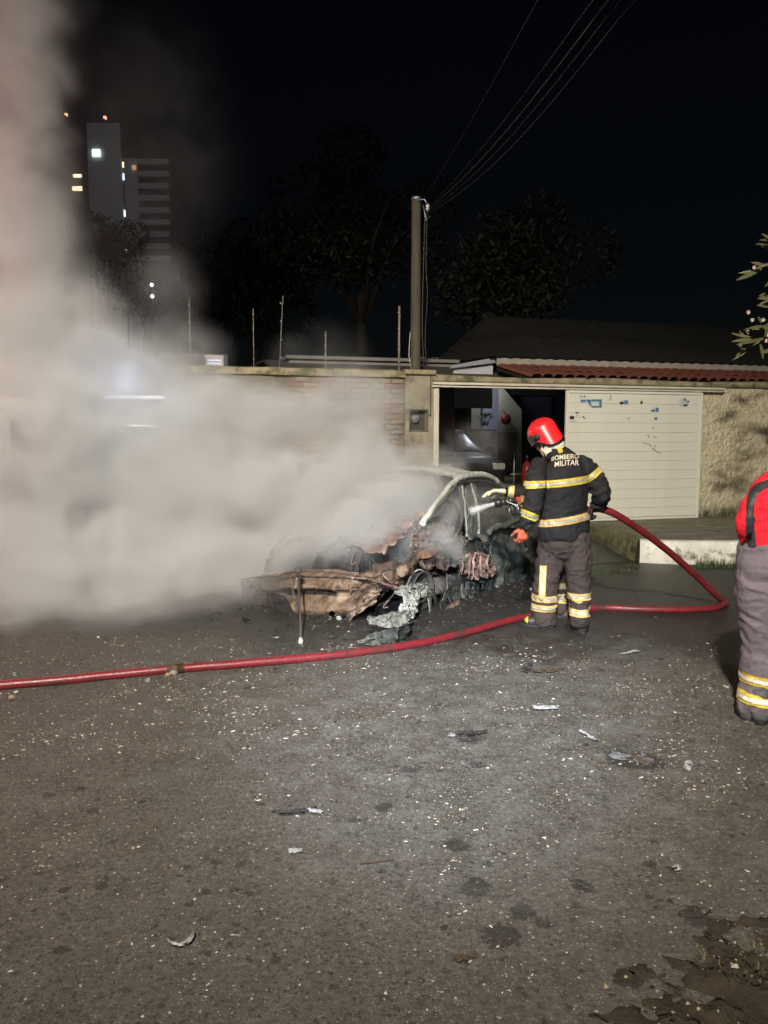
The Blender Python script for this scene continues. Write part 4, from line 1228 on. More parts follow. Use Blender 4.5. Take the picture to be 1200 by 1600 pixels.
# --- front panel: pressed beam with a shelf, slots and holes
topE = [(379, 908), (405, 904), (432, 900), (455, 894), (480, 894), (510, 894), (540, 897), (566, 901), (584, 912), (592, 924)]
botE = [(384, 944), (410, 952), (432, 962), (455, 968), (480, 970), (506, 970), (530, 968), (552, 960), (574, 948), (592, 930)]
TE = catmull([fr_(x, y, .02) for x, y in topE], 4); BE = catmull([fr_(x, y, .02) for x, y in botE], 4)
def front(u, v):
    x = u * (len(TE) - 1); i = min(int(x), len(TE) - 2); A = TE[i].lerp(TE[i + 1], x - i)
    x = u * (len(BE) - 1); i = min(int(x), len(BE) - 2); B = BE[i].lerp(BE[i + 1], x - i)
    p = A.lerp(B, v)
    pr = interp([(.16,), (.04,), (-.02,), (-.045,), (-.05,), (.02,), (.035,), (-.02,), (-.06,), (-.075,), (-.06,), (-.02,), (.05,)], v)[0]
    slot = .08 * math.exp(-((v - .42) / .06) ** 2) * (1 if .28 < u < .58 else math.exp(-((min(abs(u - .28), abs(u - .58))) / .03) ** 2)) - .035 * math.exp(-((u - .64) / .03) ** 2) - .03 * math.exp(-((u - .38) / .015) ** 2)
    slot += .05 * math.exp(-((v - .2) / .05) ** 2) * math.exp(-((u - .45) / .09) ** 4) + .03 * math.exp(-((v - .7) / .1) ** 2 - ((u - .8) / .06) ** 2)
    p = p + Vector((pr * (.35 + .65 * math.sin(math.pi * min(1, max(0, u)))) + slot, 0, 0))
    return p + crumple(p, .010, 6, 2, .7)
def holes(u, v):
    return ((u - .905) / .02) ** 2 + ((v - .5) / .13) ** 2 < 1 or ((u - .12) / .03) ** 2 + ((v - .3) / .16) ** 2 < 1 or ((u - .3) / .022) ** 2 + ((v - .44) / .07) ** 2 < 1 or fbm(Vector((u * 9, v * 4, 3.3)), 4) > .62
mb = MB(); mb.grid(front, 120, 44, skip=holes)
me = mb.mesh('front_panel'); bm = bmesh.new(); bm.from_mesh(me); bmesh.ops.delete(bm, geom=[v for v in bm.verts if not v.link_faces], context='VERTS'); thicken(bm, .008)
for f_ in bm.faces: f_.smooth = True
bm.to_mesh(me); bm.free(); link_mesh('front_panel', me, M_front, wreck)
# dark backing stands in for the shade seen through the holes
mb = MB(); mb.grid(lambda u, v: front(.03 + u * .94, .1 + v * .8) + Vector((.14, 0, 0)), 30, 10); mb.build('hole_shade_backing', M_cav, wreck)
# left end bracket, top rim, hanging pieces under the panel
sheet('end_bracket', [fr_(376, 908, -.04), fr_(388, 907, -.06), fr_(398, 909, -.03)], [fr_(382, 958, -.04), fr_(390, 952, -.05), fr_(396, 950, -.02)], 14, 24, M_soot, a=.018, f=9, seed=4, tear=.2)
sheet('end_plate', [fr_(396, 928, -.06), fr_(418, 926, -.09)], [fr_(397, 945, -.06), fr_(416, 946, -.09)], 14, 10, M_front, a=.008, f=9, seed=41)
sheet('corner_guard', [fr_(414, 928, -.08), fr_(428, 926, -.14), (fr_(446, 934, -.12))], [fr_(420, 955, -.06), fr_(440, 962, -.1), fr_(460, 958, -.08)], 22, 22, M_soot, a=.02, f=8, seed=5)
ctube('top_rim', [fr_(378, 906, -.0), fr_(430, 899, -.04), fr_(470, 892.5, -.05), (fr_(520, 893, -.05)), fr_(560, 899, -.03), fr_(592, 918, .02)], .011, M_burn)
for (a_, b_, r_r) in (((500, 958), (495, 982), .016), ((528, 958), (530, 984), .026), ((545, 955), (541, 971), .014), ((455, 962), (470, 976), .02), ((425, 957), (432, 970), .014)):
    ctube('hanging_bracket', [fr_(*a_, .03), fr_((a_[0] + b_[0]) / 2 + 2, (a_[1] + b_[1]) / 2, .0), fr_(*b_, .02)], r_r, M_soot if a_[0] != 528 else M_ash, a=.01)
ctube('lower_bar', [fr_(432, 968, .05), fr_(470, 975, .0), fr_(510, 976, .02), fr_(545, 968, .06)], .022, M_soot, a=.016)
sheet('lower_tray', [fr_(440, 962, .02), fr_(490, 967, -.02), fr_(545, 962, .04)], [fr_(452, 975, .1), fr_(490, 981, .06), fr_(530, 977, .12)], 26, 8, M_soot, a=.02, f=8, seed=8, tear=.12)
sheet('side_flange', [fr_(548, 920, -.02), fr_(578, 912, -.03), fr_(594, 922, .03)], [fr_(540, 975, .02), fr_(556, 962, -.01), fr_(590, 940, .05)], 22, 26, M_front, a=.018, f=8, seed=9, tear=.16)
# --- engine bay, charred lumps inside
def lump(name, c, s, mat, seed, a=.06, f=5):
    bm = bmesh.new(); bmesh.ops.create_icosphere(bm, subdivisions=4, radius=1)
    for v in bm.verts:
        d = v.co.copy(); q = Vector([math.copysign(abs(x) ** .6, x) for x in d])
        p = Vector((q.x * s[0], q.y * s[1], q.z * s[2])) + Vector(c)
        v.co = p + crumple(p, a, f, seed, .5)
    for f_ in bm.faces: f_.smooth = True
    me = bpy.data.meshes.new(name); bm.to_mesh(me); bm.free()
    return link_mesh(name, me, mat, wreck)
lump('engine', (.55, .05, .28), (.24, .3, .2), M_soot, 1)
lump('battery', (.62, -.42, .3), (.12, .12, .12), M_burn, 2, .03)
lump('gearbox', (.6, .45, .25), (.16, .18, .14), M_soot, 3)
for k, y in enumerate((-.15, 0, .15)): ctube('intake_pipe', [(.5, y, .4), (.42, y, .5), (.52, y - .05, .56)], .026, M_soot, seed=k)
# floor pan and sills: dark mass under the shell
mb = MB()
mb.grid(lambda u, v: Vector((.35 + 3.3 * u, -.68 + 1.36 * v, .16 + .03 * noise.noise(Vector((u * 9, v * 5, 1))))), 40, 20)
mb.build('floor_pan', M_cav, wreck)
mb = MB()
for y in (-.74, .72):
    mb.tube([Vector((.9 + 2.4 * k / 14, y, .15)) + crumple((k * .2, y, 0), .02, 4, 7, 0) for k in range(15)], .075, 10)
mb2 = MB(); mb2.tube([Vector((.95 + 2.3 * k / 14, -.72, .17)) + crumple((k * .2, -.7, 0), .02, 4, 7, 0) for k in range(15)], .085, 10); mb2.build('sill', M_soot, wreck)
mb2 = MB(); mb2.tube([Vector((.95 + 2.3 * k / 14, .72, .17)) + crumple((k * .2, .7, 0), .02, 4, 9, 0) for k in range(15)], .085, 10); mb2.build('sill', M_soot, wreck)
# --- near wing: ridge climbing from the nose to the windscreen foot
S = lambda x, y, yy=-.76: sd(x, y, yy)
sheet('wing_ridge', [S(556, 899, -.72), S(585, 893), S(612, 889), S(634, 878), S(652, 862), S(658, 846)], [S(560, 906, -.7), S(588, 908), S(618, 920), S(640, 900), S(652, 882), S(664, 862)], 60, 20, M_front, a=.022, f=7, seed=11, tear=.1, rid=1.4)
sheet('wing_rail', [S(548, 900, -.78), S(580, 904, -.8), S(610, 912, -.82), S(624, 916, -.82)], [S(548, 905, -.78), S(580, 911, -.8), S(605, 920, -.82), S(624, 923, -.82)], 40, 8, M_pink, a=.014, f=9, seed=12, bulge=.04)
sheet('tan_tab', [S(622, 889, -.84), S(634, 882, -.86), S(646, 874, -.84)], [S(622, 898, -.84), S(630, 901, -.88), S(644, 885, -.85)], 16, 12, M_front, a=.012, f=10, seed=13)
sheet('torn_strip', [S(598, 896, -.8), S(603, 905, -.84), S(612, 912, -.85), S(622, 913, -.84)], [S(604, 894, -.8), S(608, 902, -.84), S(615, 908, -.85), S(624, 908, -.84)], 18, 5, M_pink, a=.008, f=12, seed=14)
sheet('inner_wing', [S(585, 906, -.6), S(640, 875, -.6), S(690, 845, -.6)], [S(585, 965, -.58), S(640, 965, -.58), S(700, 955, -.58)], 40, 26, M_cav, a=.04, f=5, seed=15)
sheet('scuttle_side', [S(652, 848, -.74), S(668, 828, -.72), S(688, 818, -.7), S(706, 822, -.72), S(724, 834, -.74)], [S(656, 885, -.76), S(672, 890, -.78), S(692, 892, -.8), S(712, 885, -.8), S(730, 880, -.8)], 50, 34, M_burn, a=.03, f=9, seed=16, tear=.14, rid=2.2)
sheet('copper_patch', [S(657, 862, -.8), S(670, 856, -.83), S(684, 856, -.82)], [S(660, 874, -.8), S(672, 872, -.84), S(682, 866, -.82)], 18, 10, char('copper_heat_stain', ((.3, .15, .09), (.2, .1, .065), (.08, .05, .04), (.36, .24, .17)), 9), a=.012, f=9, seed=17)
sheet('sill_lip', [S(696, 843, -.8), S(708, 840, -.82), S(720, 836, -.8)], [S(694, 848, -.8), S(708, 847, -.84), S(719, 841, -.8)], 18, 5, M_front, a=.008, f=12, seed=18)
# cowl rising to the windscreen foot, partly torn
sheet('cowl_flap', [S(652, 822, -.6), S(664, 818, -.58), S(678, 815, -.55), S(690, 812, -.55)], [S(640, 858, -.66), S(656, 852, -.66), S(672, 842, -.66), S(688, 836, -.66)], 34, 22, M_pink, a=.026, f=11, seed=19, tear=.18, rid=2)
# bonnet: buckled, mostly in the smoke
def bonnet(u, v):
    p = Vector((.3 + .85 * v, -.5 + 1.25 * u, .47 + .36 * v + .1 * math.sin(math.pi * u) * (1 - .4 * v)))
    return p + crumple(p, .05, 4.5, 21, 1.6)
mb = MB(); mb.grid(bonnet, 60, 44, skip=lambda u, v: fbm(Vector((u * 5, v * 4, 6)), 4) > .34 or v < .16 + .2 * noise.noise(Vector((u * 6, 1, 1))))
me = mb.mesh('bonnet'); bm = bmesh.new(); bm.from_mesh(me); bmesh.ops.delete(bm, geom=[v for v in bm.verts if not v.link_faces], context='VERTS'); thicken(bm, .006)
for f_ in bm.faces: f_.smooth = True
bm.to_mesh(me); bm.free(); link_mesh('bonnet', me, M_pink, wreck)
sheet('far_wing', [(.2, .74, .4), (.6, .78, .66), (1.0, .78, .8), (1.3, .76, .84)], [(.2, .78, .2), (.6, .8, .3), (1.0, .8, .3), (1.3, .8, .3)], 40, 20, M_burn, a=.04, f=5, seed=22, tear=.1)
# --- crumpled wing sheet hanging to the ground
Q = lambda x, y, yy=-.9: sd(x, y, yy)
sheet('hanging_wing', [Q(618, 919, -.84), Q(634, 912, -.88), Q(652, 910, -.92), Q(668, 914, -.9), Q(678, 926, -.86)], [Q(618, 930, -.84), Q(632, 934, -.9), Q(640, 950, -.95), Q(652, 938, -.95), Q(668, 932, -.9)], 46, 22, M_ash, a=.022, f=9, seed=23, tear=.1, rid=1.6)
sheet('wing_fold', [Q(634, 922, -.93), Q(644, 928, -.97), Q(655, 930, -.98), Q(660, 922, -.95)], [Q(622, 962, -.98), Q(634, 965, -1.02), Q(646, 962, -1.02), Q(652, 955, -.98)], 30, 34, M_ash, a=.022, f=9, seed=24, tear=.08, rid=1.8)
sheet('wing_tail', [Q(573, 965, -1.0), Q(590, 964, -1.02), Q(612, 957, -1.05), Q(632, 953, -1.04), Q(650, 952, -1.0)], [Q(576, 976, -1.0), Q(594, 980, -1.04), Q(614, 984, -1.08), Q(634, 976, -1.06), Q(650, 962, -1.0)], 54, 22, M_ash, a=.017, f=9, seed=25, tear=.1, rid=1.8)
gz = lambda px, py, z=.02: loc(gnd(px, py, z))
sheet('wing_skirt', [gz(586, 988, .12), gz(608, 984, .16), gz(630, 978, .2), gz(648, 970, .22)], [gz(556, 1004, .02), gz(590, 1010, .02), gz(622, 1008, .02), gz(647, 988, .05)], 46, 18, M_door, a=.014, f=8, seed=26, tear=.06, rid=1.8, folds=(22, .02))
sheet('wing_rib', [gz(560, 1003, .05), gz(600, 990, .1), gz(640, 978, .16)], [gz(560, 1006, .03), gz(602, 995, .06), gz(643, 985, .1)], 30, 5, M_ash, a=.008, f=9, seed=27)
# arch blades and dangling shards behind it
for k, (a_, m_, b_, w) in enumerate((((662, 925), (670, 940), (672, 968), .03), ((672, 920), (680, 934), (683, 955), .02), ((690, 938), (688, 950), (692, 965), .03), ((700, 930), (706, 945), (702, 958), .02))):
    sheet('arch_blade', [S(*a_, -.86), S(*m_, -.9), S(*b_, -.86)], [S(a_[0] + 5, a_[1] + 1, -.84), S(m_[0] + 4, m_[1], -.86), S(b_[0] + 2, b_[1], -.84)], 22, 4, M_ash if k == 0 else M_soot, a=.012, f=9, seed=28 + k)
sheet('shard', [S(694, 958, -.92), S(704, 944, -.94), S(719, 937, -.92)], [S(696, 961, -.9), S(710, 956, -.95), S(719, 942, -.9)], 18, 8, M_front, a=.012, f=9, seed=33)
sheet('lower_door_flap', [S(722, 912, -.86), S(734, 908, -.88), S(745, 908, -.86)], [S(722, 934, -.86), S(732, 938, -.88), S(744, 928, -.86)], 16, 16, M_door, a=.02, f=7, seed=34, tear=.1)
# --- front door: sooty skin with melted trim
sheet('front_door', [S(700, 826), S(716, 834), S(736, 842), S(752, 838), S(764, 836)], [S(690, 945), S(705, 948), S(725, 938), S(745, 934), S(766, 925)], 60, 50, M_door, a=.026, f=5, seed=35, bulge=.05, tear=.02)
tr = sheet('melted_trim', [S(716, 872, -.86), S(728, 866, -.9), S(744, 862, -.92), S(758, 866, -.9), S(768, 874, -.86)], [S(722, 898, -.86), S(734, 904, -.9), S(748, 905, -.93), S(764, 902, -.92), S(776, 900, -.88)], 70, 34, M_pink, a=.022, f=10, seed=36, tear=.07, rid=2.8, folds=(25, .018))
for k in (0, 2, 3, 5, 7):
    x = 722 + k * 5.4; h = 9 + 9 * math.sin(math.pi * k / 7)
    ctube('trim_rib', [S(x + 3, 868 + rng.uniform(-3, 3), -.93), S(x + 1, 880, -.97), S(x - 1 + k * .8, 886 + h, -.96)], [.011, .014, .009], M_pink if k % 2 else M_burn, parent=tr, a=.014, f=12, seed=40 + k, n=5, seg=7)
lb_ = sheet('pale_plate', [S(746, 837, -.93), S(753, 833.5, -.94)], [S(757, 848, -.93), S(765, 845.5, -.94)], 8, 10, M_ash, a=.003, f=8, seed=50, thick=.01)
lb_['label'] = 'small pale scorched plate stuck on the door'
lt_ = MB()
for k in range(4):
    for j in range(4):
        a_ = S(748.5 + k * 1.9 + j * 2.5, 837.4 - k * .75 + j * 2.9, -.955); lt_.box(a_, (.008, .003, .009))
o = lt_.build('print_marks', M_soot, lb_); o['kind'] = 'stuff'
# rear door and quarter: dark green-grey with vertical dents, then wheel arch
sheet('rear_door', [S(760, 836), S(775, 826), S(790, 824), S(806, 826), S(820, 828)], [S(760, 945), S(780, 950), S(800, 945), S(822, 935)], 60, 50, M_door, a=.022, f=4.5, seed=51, bulge=.05, folds=(14, .035))
ctube('window_sill', [S(762, 833, -.8), S(778, 823, -.82), S(796, 819, -.82), S(812, 812, -.8), S(828, 806, -.76)], [.03, .034, .03, .03, .026], M_door, a=.02)
sheet('rear_quarter', [S(818, 828), S(834, 822), S(850, 822), S(866, 828), S(876, 840)], [S(822, 935), S(838, 930), S(850, 905), S(862, 905), S(876, 920)], 46, 40, M_door, a=.02, f=4, seed=52, bulge=.06)
sheet('boot_lid', [(3.55, -.7, .8), (3.62, -.2, .86), (3.62, .3, .86), (3.55, .72, .8)], [(3.75, -.7, .3), (3.8, -.2, .3), (3.8, .3, .3), (3.75, .72, .3)], 40, 20, M_door, a=.03, f=4, seed=53)
sheet('far_side', [(1.2, .76, .82), (2, .78, .84), (2.8, .78, .84), (3.6, .74, .82)], [(1.2, .78, .2), (2, .8, .2), (2.8, .8, .2), (3.6, .76, .25)], 60, 24, M_soot, a=.03, f=4, seed=54)
# --- pillars and roof
Pp = lambda x, y, yy: sd(x, y, yy)
ctube('windscreen_pillar', [Pp(660, 818, -.68), Pp(672, 800, -.66), Pp(690, 775, -.6), Pp(704, 757, -.57), Pp(716, 748, -.55)], [.03, .028, .026, .026, .03], M_pale, a=.012)
ctube('quarterlight_bar', [Pp(676, 806, -.69), Pp(694, 782, -.63), Pp(712, 758, -.58)], [.014, .014, .016], M_door, a=.008)
sheet('centre_pillar', [Pp(728, 752, -.56), Pp(735, 750, -.57), Pp(743, 750, -.57)], [Pp(732, 845, -.78), Pp(742, 842, -.8), Pp(752, 838, -.8)], 22, 50, M_door, a=.016, f=6, seed=56, folds=(13, .03), thick=.02)
ctube('pillar_edge', [Pp(734, 752, -.57), Pp(741, 775, -.64), Pp(747, 800, -.71), Pp(748, 835, -.8)], .014, M_ash, a=.01)
ctube('pillar_edge', [Pp(722, 757, -.57), Pp(726, 785, -.66), Pp(728, 815, -.74), Pp(730, 838, -.79)], .012, M_ash, a=.012)
ctube('door_frame', [Pp(716, 757, -.56), Pp(722, 790, -.67), Pp(720, 822, -.75), Pp(710, 840, -.79)], .013, M_door, a=.012)
ctube('rear_pillar', [Pp(776, 753, -.56), Pp(796, 768, -.6), Pp(815, 790, -.68), Pp(832, 812, -.74)], [.03, .03, .034, .04], M_door, a=.012)
def roofp(u, v):
    s0 = sd(716, 746, -.55); s1 = sd(776, 752, -.56)
    s = s0.x + (s1.x - s0.x) * u
    y = -.56 + 1.12 * v
    z = s0.z + (s1.z - s0.z) * u + .1 * math.sin(math.pi * v) ** .8 + .035 * math.sin(math.pi * u)
    e = min(1, min(u, 1 - u) / .08)
    p = Vector((s, y, z - .035 * (1 - e) ** 2))
    return p + crumple(p, .012, 5, 61, .8)
mb = MB(); mb.grid(roofp, 56, 46)
me = mb.mesh('roof'); bm = bmesh.new(); bm.from_mesh(me); thicken(bm, .012)
for f_ in bm.faces: f_.smooth = True
bm.to_mesh(me); bm.free(); link_mesh('roof', me, M_pale, wreck)
ctube('roof_rail', [Pp(706, 757, -.57), Pp(718, 747, -.56), Pp(736, 742, -.56), Pp(756, 742.5, -.56), Pp(770, 747, -.56), Pp(782, 758, -.57)], [.024, .034, .036, .034, .03, .024], M_pale, a=.01)
ctube('rain_gutter', [Pp(712, 756, -.585), Pp(736, 752, -.59), Pp(760, 752, -.59), Pp(778, 758, -.59)], .014, M_soot, a=.006)
ctube('windscreen_header', [loc(at(716, 747, 7.9)), (1.72, -.2, 1.23), (1.72, .25, 1.23), (1.74, .55, 1.16)], .02, M_ash, a=.012)
ctube('windscreen_pillar', [(1.0, .7, .82), (1.35, .64, 1.0), (1.74, .55, 1.16)], .03, M_ash, a=.012)
ctube('centre_pillar', [(2.2, .57, 1.18), (2.25, .74, .8)], .04, M_door, a=.012)
ctube('rear_pillar', [(2.95, .56, 1.14), (3.4, .7, .84)], .035, M_door, a=.012)
# --- inside: steering column, seat frames, dashboard
ctube('steering_column', [Pp(676, 812, -.5), Pp(690, 812, -.42), Pp(700, 800, -.4), Pp(704, 782, -.38)], [.028, .05, .03, .028], M_soot, a=.012)
st_ = ctube('steering_wheel', [Vector(Pp(694, 806, -.4)) + Vector((.05 * math.cos(a_), .17 * math.sin(a_), .15 * math.cos(a_))) for a_ in [k * .5236 for k in range(13)]], .013, M_soot, a=.008)
sheet('dashboard', [(1.1, -.62, .8), (1.1, 0, .82), (1.1, .62, .8)], [(1.25, -.62, .5), (1.25, 0, .5), (1.25, .62, .5)], 40, 14, M_soot, a=.04, f=5, seed=63)
for y in (-.34, .36):
    sf = ctube('seat_frame', [(1.75, y - .2, .35), (1.95, y - .2, .7), (2.05, y - .18, 1.0), (2.05, y + .18, 1.0), (1.95, y + .2, .7), (1.75, y + .2, .35)], .016, M_soot, a=.012)
    sheet('seat_springs', [(1.98, y - .18, .95), (1.98, y + .18, .95)], [(1.78, y - .2, .4), (1.78, y + .2, .4)], 14, 20, M_soot, parent=sf, a=.02, f=8, tear=.3, seed=64)
sheet('rear_seat', [(2.9, -.6, .85), (2.9, 0, .88), (2.9, .6, .85)], [(2.75, -.6, .3), (2.75, 0, .3), (2.75, .6, .3)], 30, 20, M_soot, a=.03, f=5, seed=65, tear=.1)
# --- wheels: bare rims and drums, tyres burnt away
def rim(c):
    w = MB().lathe([(0, .02), (.06, .03), (.09, .0), (.14, -.01), (.165, .03), (.18, .05), (.185, .06), (.165, .06), (.15, -.08), (.18, -.1), (.185, -.1)], c, 26, Matrix.Rotation(math.radians(90), 3, 'X')).build('wheel', M_soot, wreck)
    MB().lathe([(0, -.02), (.12, -.02), (.13, -.04), (.13, -.09), (0, -.09)], c, 20, Matrix.Rotation(math.radians(90), 3, 'X')).build('brake_drum', M_burn, w)
    mb = MB(); mb.tube([Vector(c) + Vector((.19 * math.cos(a_), 0, .19 * math.sin(a_))) for a_ in [k * .4 for k in range(12)]], .008, 6); mb.build('tyre_wire', M_ash, w)
for c in ((.72, -.72, .185), (.72, .72, .185), (3.05, -.74, .185), (3.05, .74, .185)): rim(c)
ctube('axle', [(.72, -.7, .19), (.7, 0, .2), (.72, .7, .19)], .03, M_soot)
# charred wiring and torn cable ends spilling from the engine bay
mb = MB()
r_ = np.random.default_rng(5)
for k in range(34):
    a = Vector((r_.uniform(.1, 1.15), r_.uniform(-.75, .1), r_.uniform(.2, .6)))
    b_ = a + Vector((r_.uniform(-.2, .2), r_.uniform(-.25, .1), r_.uniform(-.3, .12)))
    mb.tube(catmull([a, a.lerp(b_, .4) + Vector(r_.normal(0, .06, 3)), a.lerp(b_, .75) + Vector(r_.normal(0, .05, 3)), b_], 4), r_.uniform(.003, .008), 5, mi=int(r_.integers(2)))
o = mb.build('wiring', [M_soot, M_burn], wreck); o['kind'] = 'stuff'
# --- ash heaps and cinders under the car
mb = MB()
r_ = np.random.default_rng(77)
for k in range(1500):
    s = r_.uniform(-.3, 3.2); y = -1.0 + abs(r_.normal(0, .32)) * (-1 if r_.random() < .5 else 1) * .9
    if r_.random() < .35: s = r_.normal(0, .25) - .1; y = r_.uniform(-.9, .9)
    p = C0 + CB * s - CL * y; q = r_.uniform(.006, .022) * (1 if r_.random() < .93 else 2.2)
    a = r_.uniform(0, 6.28)
    mb.add([(p.x + (v[0] * math.cos(a) - v[1] * math.sin(a)) * q, p.y + (v[0] * math.sin(a) + v[1] * math.cos(a)) * q, road_z(p.x, p.y) - .002 + v[2] * q) for v in (CH_V + r_.normal(0, .2, (7, 3)))], CH_F, int(r_.choice(3, p=(.96, .035, .005))))
tag(mb.build('cinders', [M_ch[3], M_burn, M_ash]), 'black cinders and ash flakes around the wreck', kind='stuff')
# --- thin iron rod standing in front of the nose
rb_ = gnd(470, 1006); rt_ = fr_(466, 893, -.16)
o = empty('iron_rod', rb_, 0, 'thin rusty iron rod leaning upright against the wreck nose', 'rod')
rtw = C0 + Matrix.Rotation(CANG, 3, 'Z') @ Vector(rt_)
dv = rtw - rb_
MB().tube([(0, 0, .0), dv * .3 + Vector((.004, 0, 0)), dv * .7, dv], [.009, .009, .01, .012], 8).build('shaft', M_soot, o)
MB().lathe([(0, -.02), (.03, -.01), (.034, .01), (.02, .045), (0, .05)], dv, 10).build('knob', M_soot, o)
MB().lathe([(0, 0), (.022, .002), (.02, .03), (.012, .05)], (0, 0, 0), 10).build('foot', M_ash, o)
MB().tube([dv * .98, dv * .9 + Vector((-.03, 0, 0)), dv * .72 + Vector((-.055, .02, 0)), dv * .55 + Vector((-.045, .06, 0))], .008, 6).build('hooked_wire', M_soot, o)
# --- scraps of metal and plastic on the road
SCR = [((735, 1146), .2, .07, 'dark burnt plastic scrap flat on the road left of the centre', M_soot, .03), ((737, 1149), .07, .04, None, None, 0)]
def scrap(px, py, ln, w, h, mat, lab, rz, curl=.0, seed=0):
    p = gnd(px, py); o = empty('debris', (p.x, p.y, road_z(p.x, p.y)), rz, lab, 'debris', 'scraps of burnt car on the road')
    mb = MB()
    def fn(u, v):
        x = (u - .5) * ln; y = (v - .5) * w * (1 - .5 * abs(u - .5))
        q = Vector((x * 22, y * 30, seed * 2.7))
        z = .006 + h * (.5 + noise.noise(q * .35)) * (1 - abs(2 * v - 1) * .4) + h * .5 * abs(noise.noise(q * .8))
        return (x + .02 * noise.noise(q), y + curl * (u - .5) ** 2 * 4 * w + .35 * w * noise.noise(Vector((x * 9, seed, 0))), z)
    mb.grid(fn, 24, 8, skip=lambda u, v: fbm(Vector((u * 6, v * 4, seed * 1.9)), 3) > .22)
    me = mb.mesh('scrap'); bm = bmesh.new(); bm.from_mesh(me); bmesh.ops.delete(bm, geom=[v for v in bm.verts if not v.link_faces], context='VERTS'); thicken(bm, .004); bm.to_mesh(me); bm.free()
    me.materials.append(mat); s = bpy.data.objects.new('scrap', me); COL.objects.link(s); s.parent = o
    return o
M_pl = worn('pale_scrap', (.34, .34, .34), (.16, .16, .16), .5, 30, 0, .2, c3=(.05, .05, .05), c3_thr=.5, c3_scale=18)
M_film = worn('dull_film', (.14, .14, .145), (.06, .06, .06), .35, 20, 0, .3, c3=(.3, .3, .3), c3_thr=.6, c3_scale=14)
M_rs = worn('rusty_scrap', (.07, .045, .028), (.035, .025, .018), .8, 20, 0, .3)
scrap(735, 1148, .18, .06, .03, M_soot, 'dark crumpled scrap with pale flakes, left of the road centre', .2, seed=1)
scrap(708, 1149, .07, .03, .012, M_pl, 'small pale flake beside the dark crumpled scrap', .6, seed=2)
scrap(822, 1052, .12, .05, .06, M_soot, 'black bent bracket near the fireman, in front of the boots', .9, seed=3)
scrap(852, 1052, .2, .05, .03, M_rs, 'long rusty strip lying beside the black bent bracket', .1, seed=4)
scrap(854, 1110, .15, .05, .025, M_pl, 'white plastic sliver in the middle of the bright patch', -.2, seed=5)
scrap(920, 1152, .15, .03, .025, M_pl, 'narrow pale spike of plastic pointing at the camera', -1.1, seed=6)
scrap(985, 1186, .2, .1, .012, M_film, 'scuffed grey sheet of film beside a soaked patch', -.5, seed=7)
scrap(1004, 1190, .12, .06, .012, M_rs, 'brown leaf-like scrap in the soaked patch', -.7, seed=8)
scrap(460, 1274, .2, .026, .02, M_soot, 'thin curved black strip with a pale tip in the left foreground', .25, curl=1.2, seed=9)
scrap(492, 1271, .07, .03, .012, M_pl, 'pale tip piece at the end of the curved black strip', -.2, seed=10)
scrap(588, 1349, .13, .012, .008, M_rs, 'short brown twig on the asphalt in the lower middle', .25, seed=11)
scrap(729, 1500, .06, .03, .015, M_rs, 'small curled dry leaf in the lower foreground', .3, seed=12)
scrap(286, 1482, .085, .02, .015, M_pl, 'small curled pale ring fragment in the lower left foreground', .5, curl=2, seed=13)
scrap(1092, 1436, .1, .008, .006, M_soot, 'thin dark curved twig near the soil verge', .15, curl=3, seed=14)
scrap(910, 1385, .08, .03, .012, M_soot, 'dark split leaf at the right of the foreground', -.8, seed=15)
scrap(1058, 1364, .04, .03, .02, M_pl, 'tiny pale stone-like chip at the right', .3, seed=16)
scrap(462, 1334, .035, .03, .02, M_pl, 'tiny white crumb in the left foreground', .3, seed=17)
scrap(985, 1021, .14, .04, .02, M_pl, 'grey flattened flake on the dark wet road right of the boots', .1, seed=18)
scrap(745, 1196, .08, .05, .025, M_soot, 'small black lump below the dark crumpled scrap', .1, seed=19)
scrap(1075, 1200, .1, .04, .02, M_pl, 'jagged pale flake right of the sheet of film', 1.0, seed=20)
# stones along the hose
for k, (px, py, s) in enumerate(((272, 1054, .028), (263, 1056, .02), (421, 1031, .02), (395, 1040, .014), (232, 1066, .016), (18, 1092, .02))):
    p = gnd(px, py); bm = bmesh.new(); bmesh.ops.create_icosphere(bm, subdivisions=2, radius=s)
    for v in bm.verts: v.co = v.co * (1 + .3 * noise.noise(v.co * 40 + Vector((k, 0, 0)))); v.co.z = v.co.z * .7 + s * .5
    me = bpy.data.meshes.new('stone'); bm.to_mesh(me); bm.free()
    o = link_mesh('stone', me, M_ch[1 if k % 2 else 2]); o.location = (p.x, p.y, 0)
    tag(o, ['biggest brown stone lying against the red hose', 'grey stone just left of the biggest stone at the hose', 'single pale stone above the hose, in front of the smoke', 'small grey stone between hose and pale stone', 'small stone below the hose on the left', 'small stone under the hose at the left edge'][k], 'stone', 'stones along the hose')
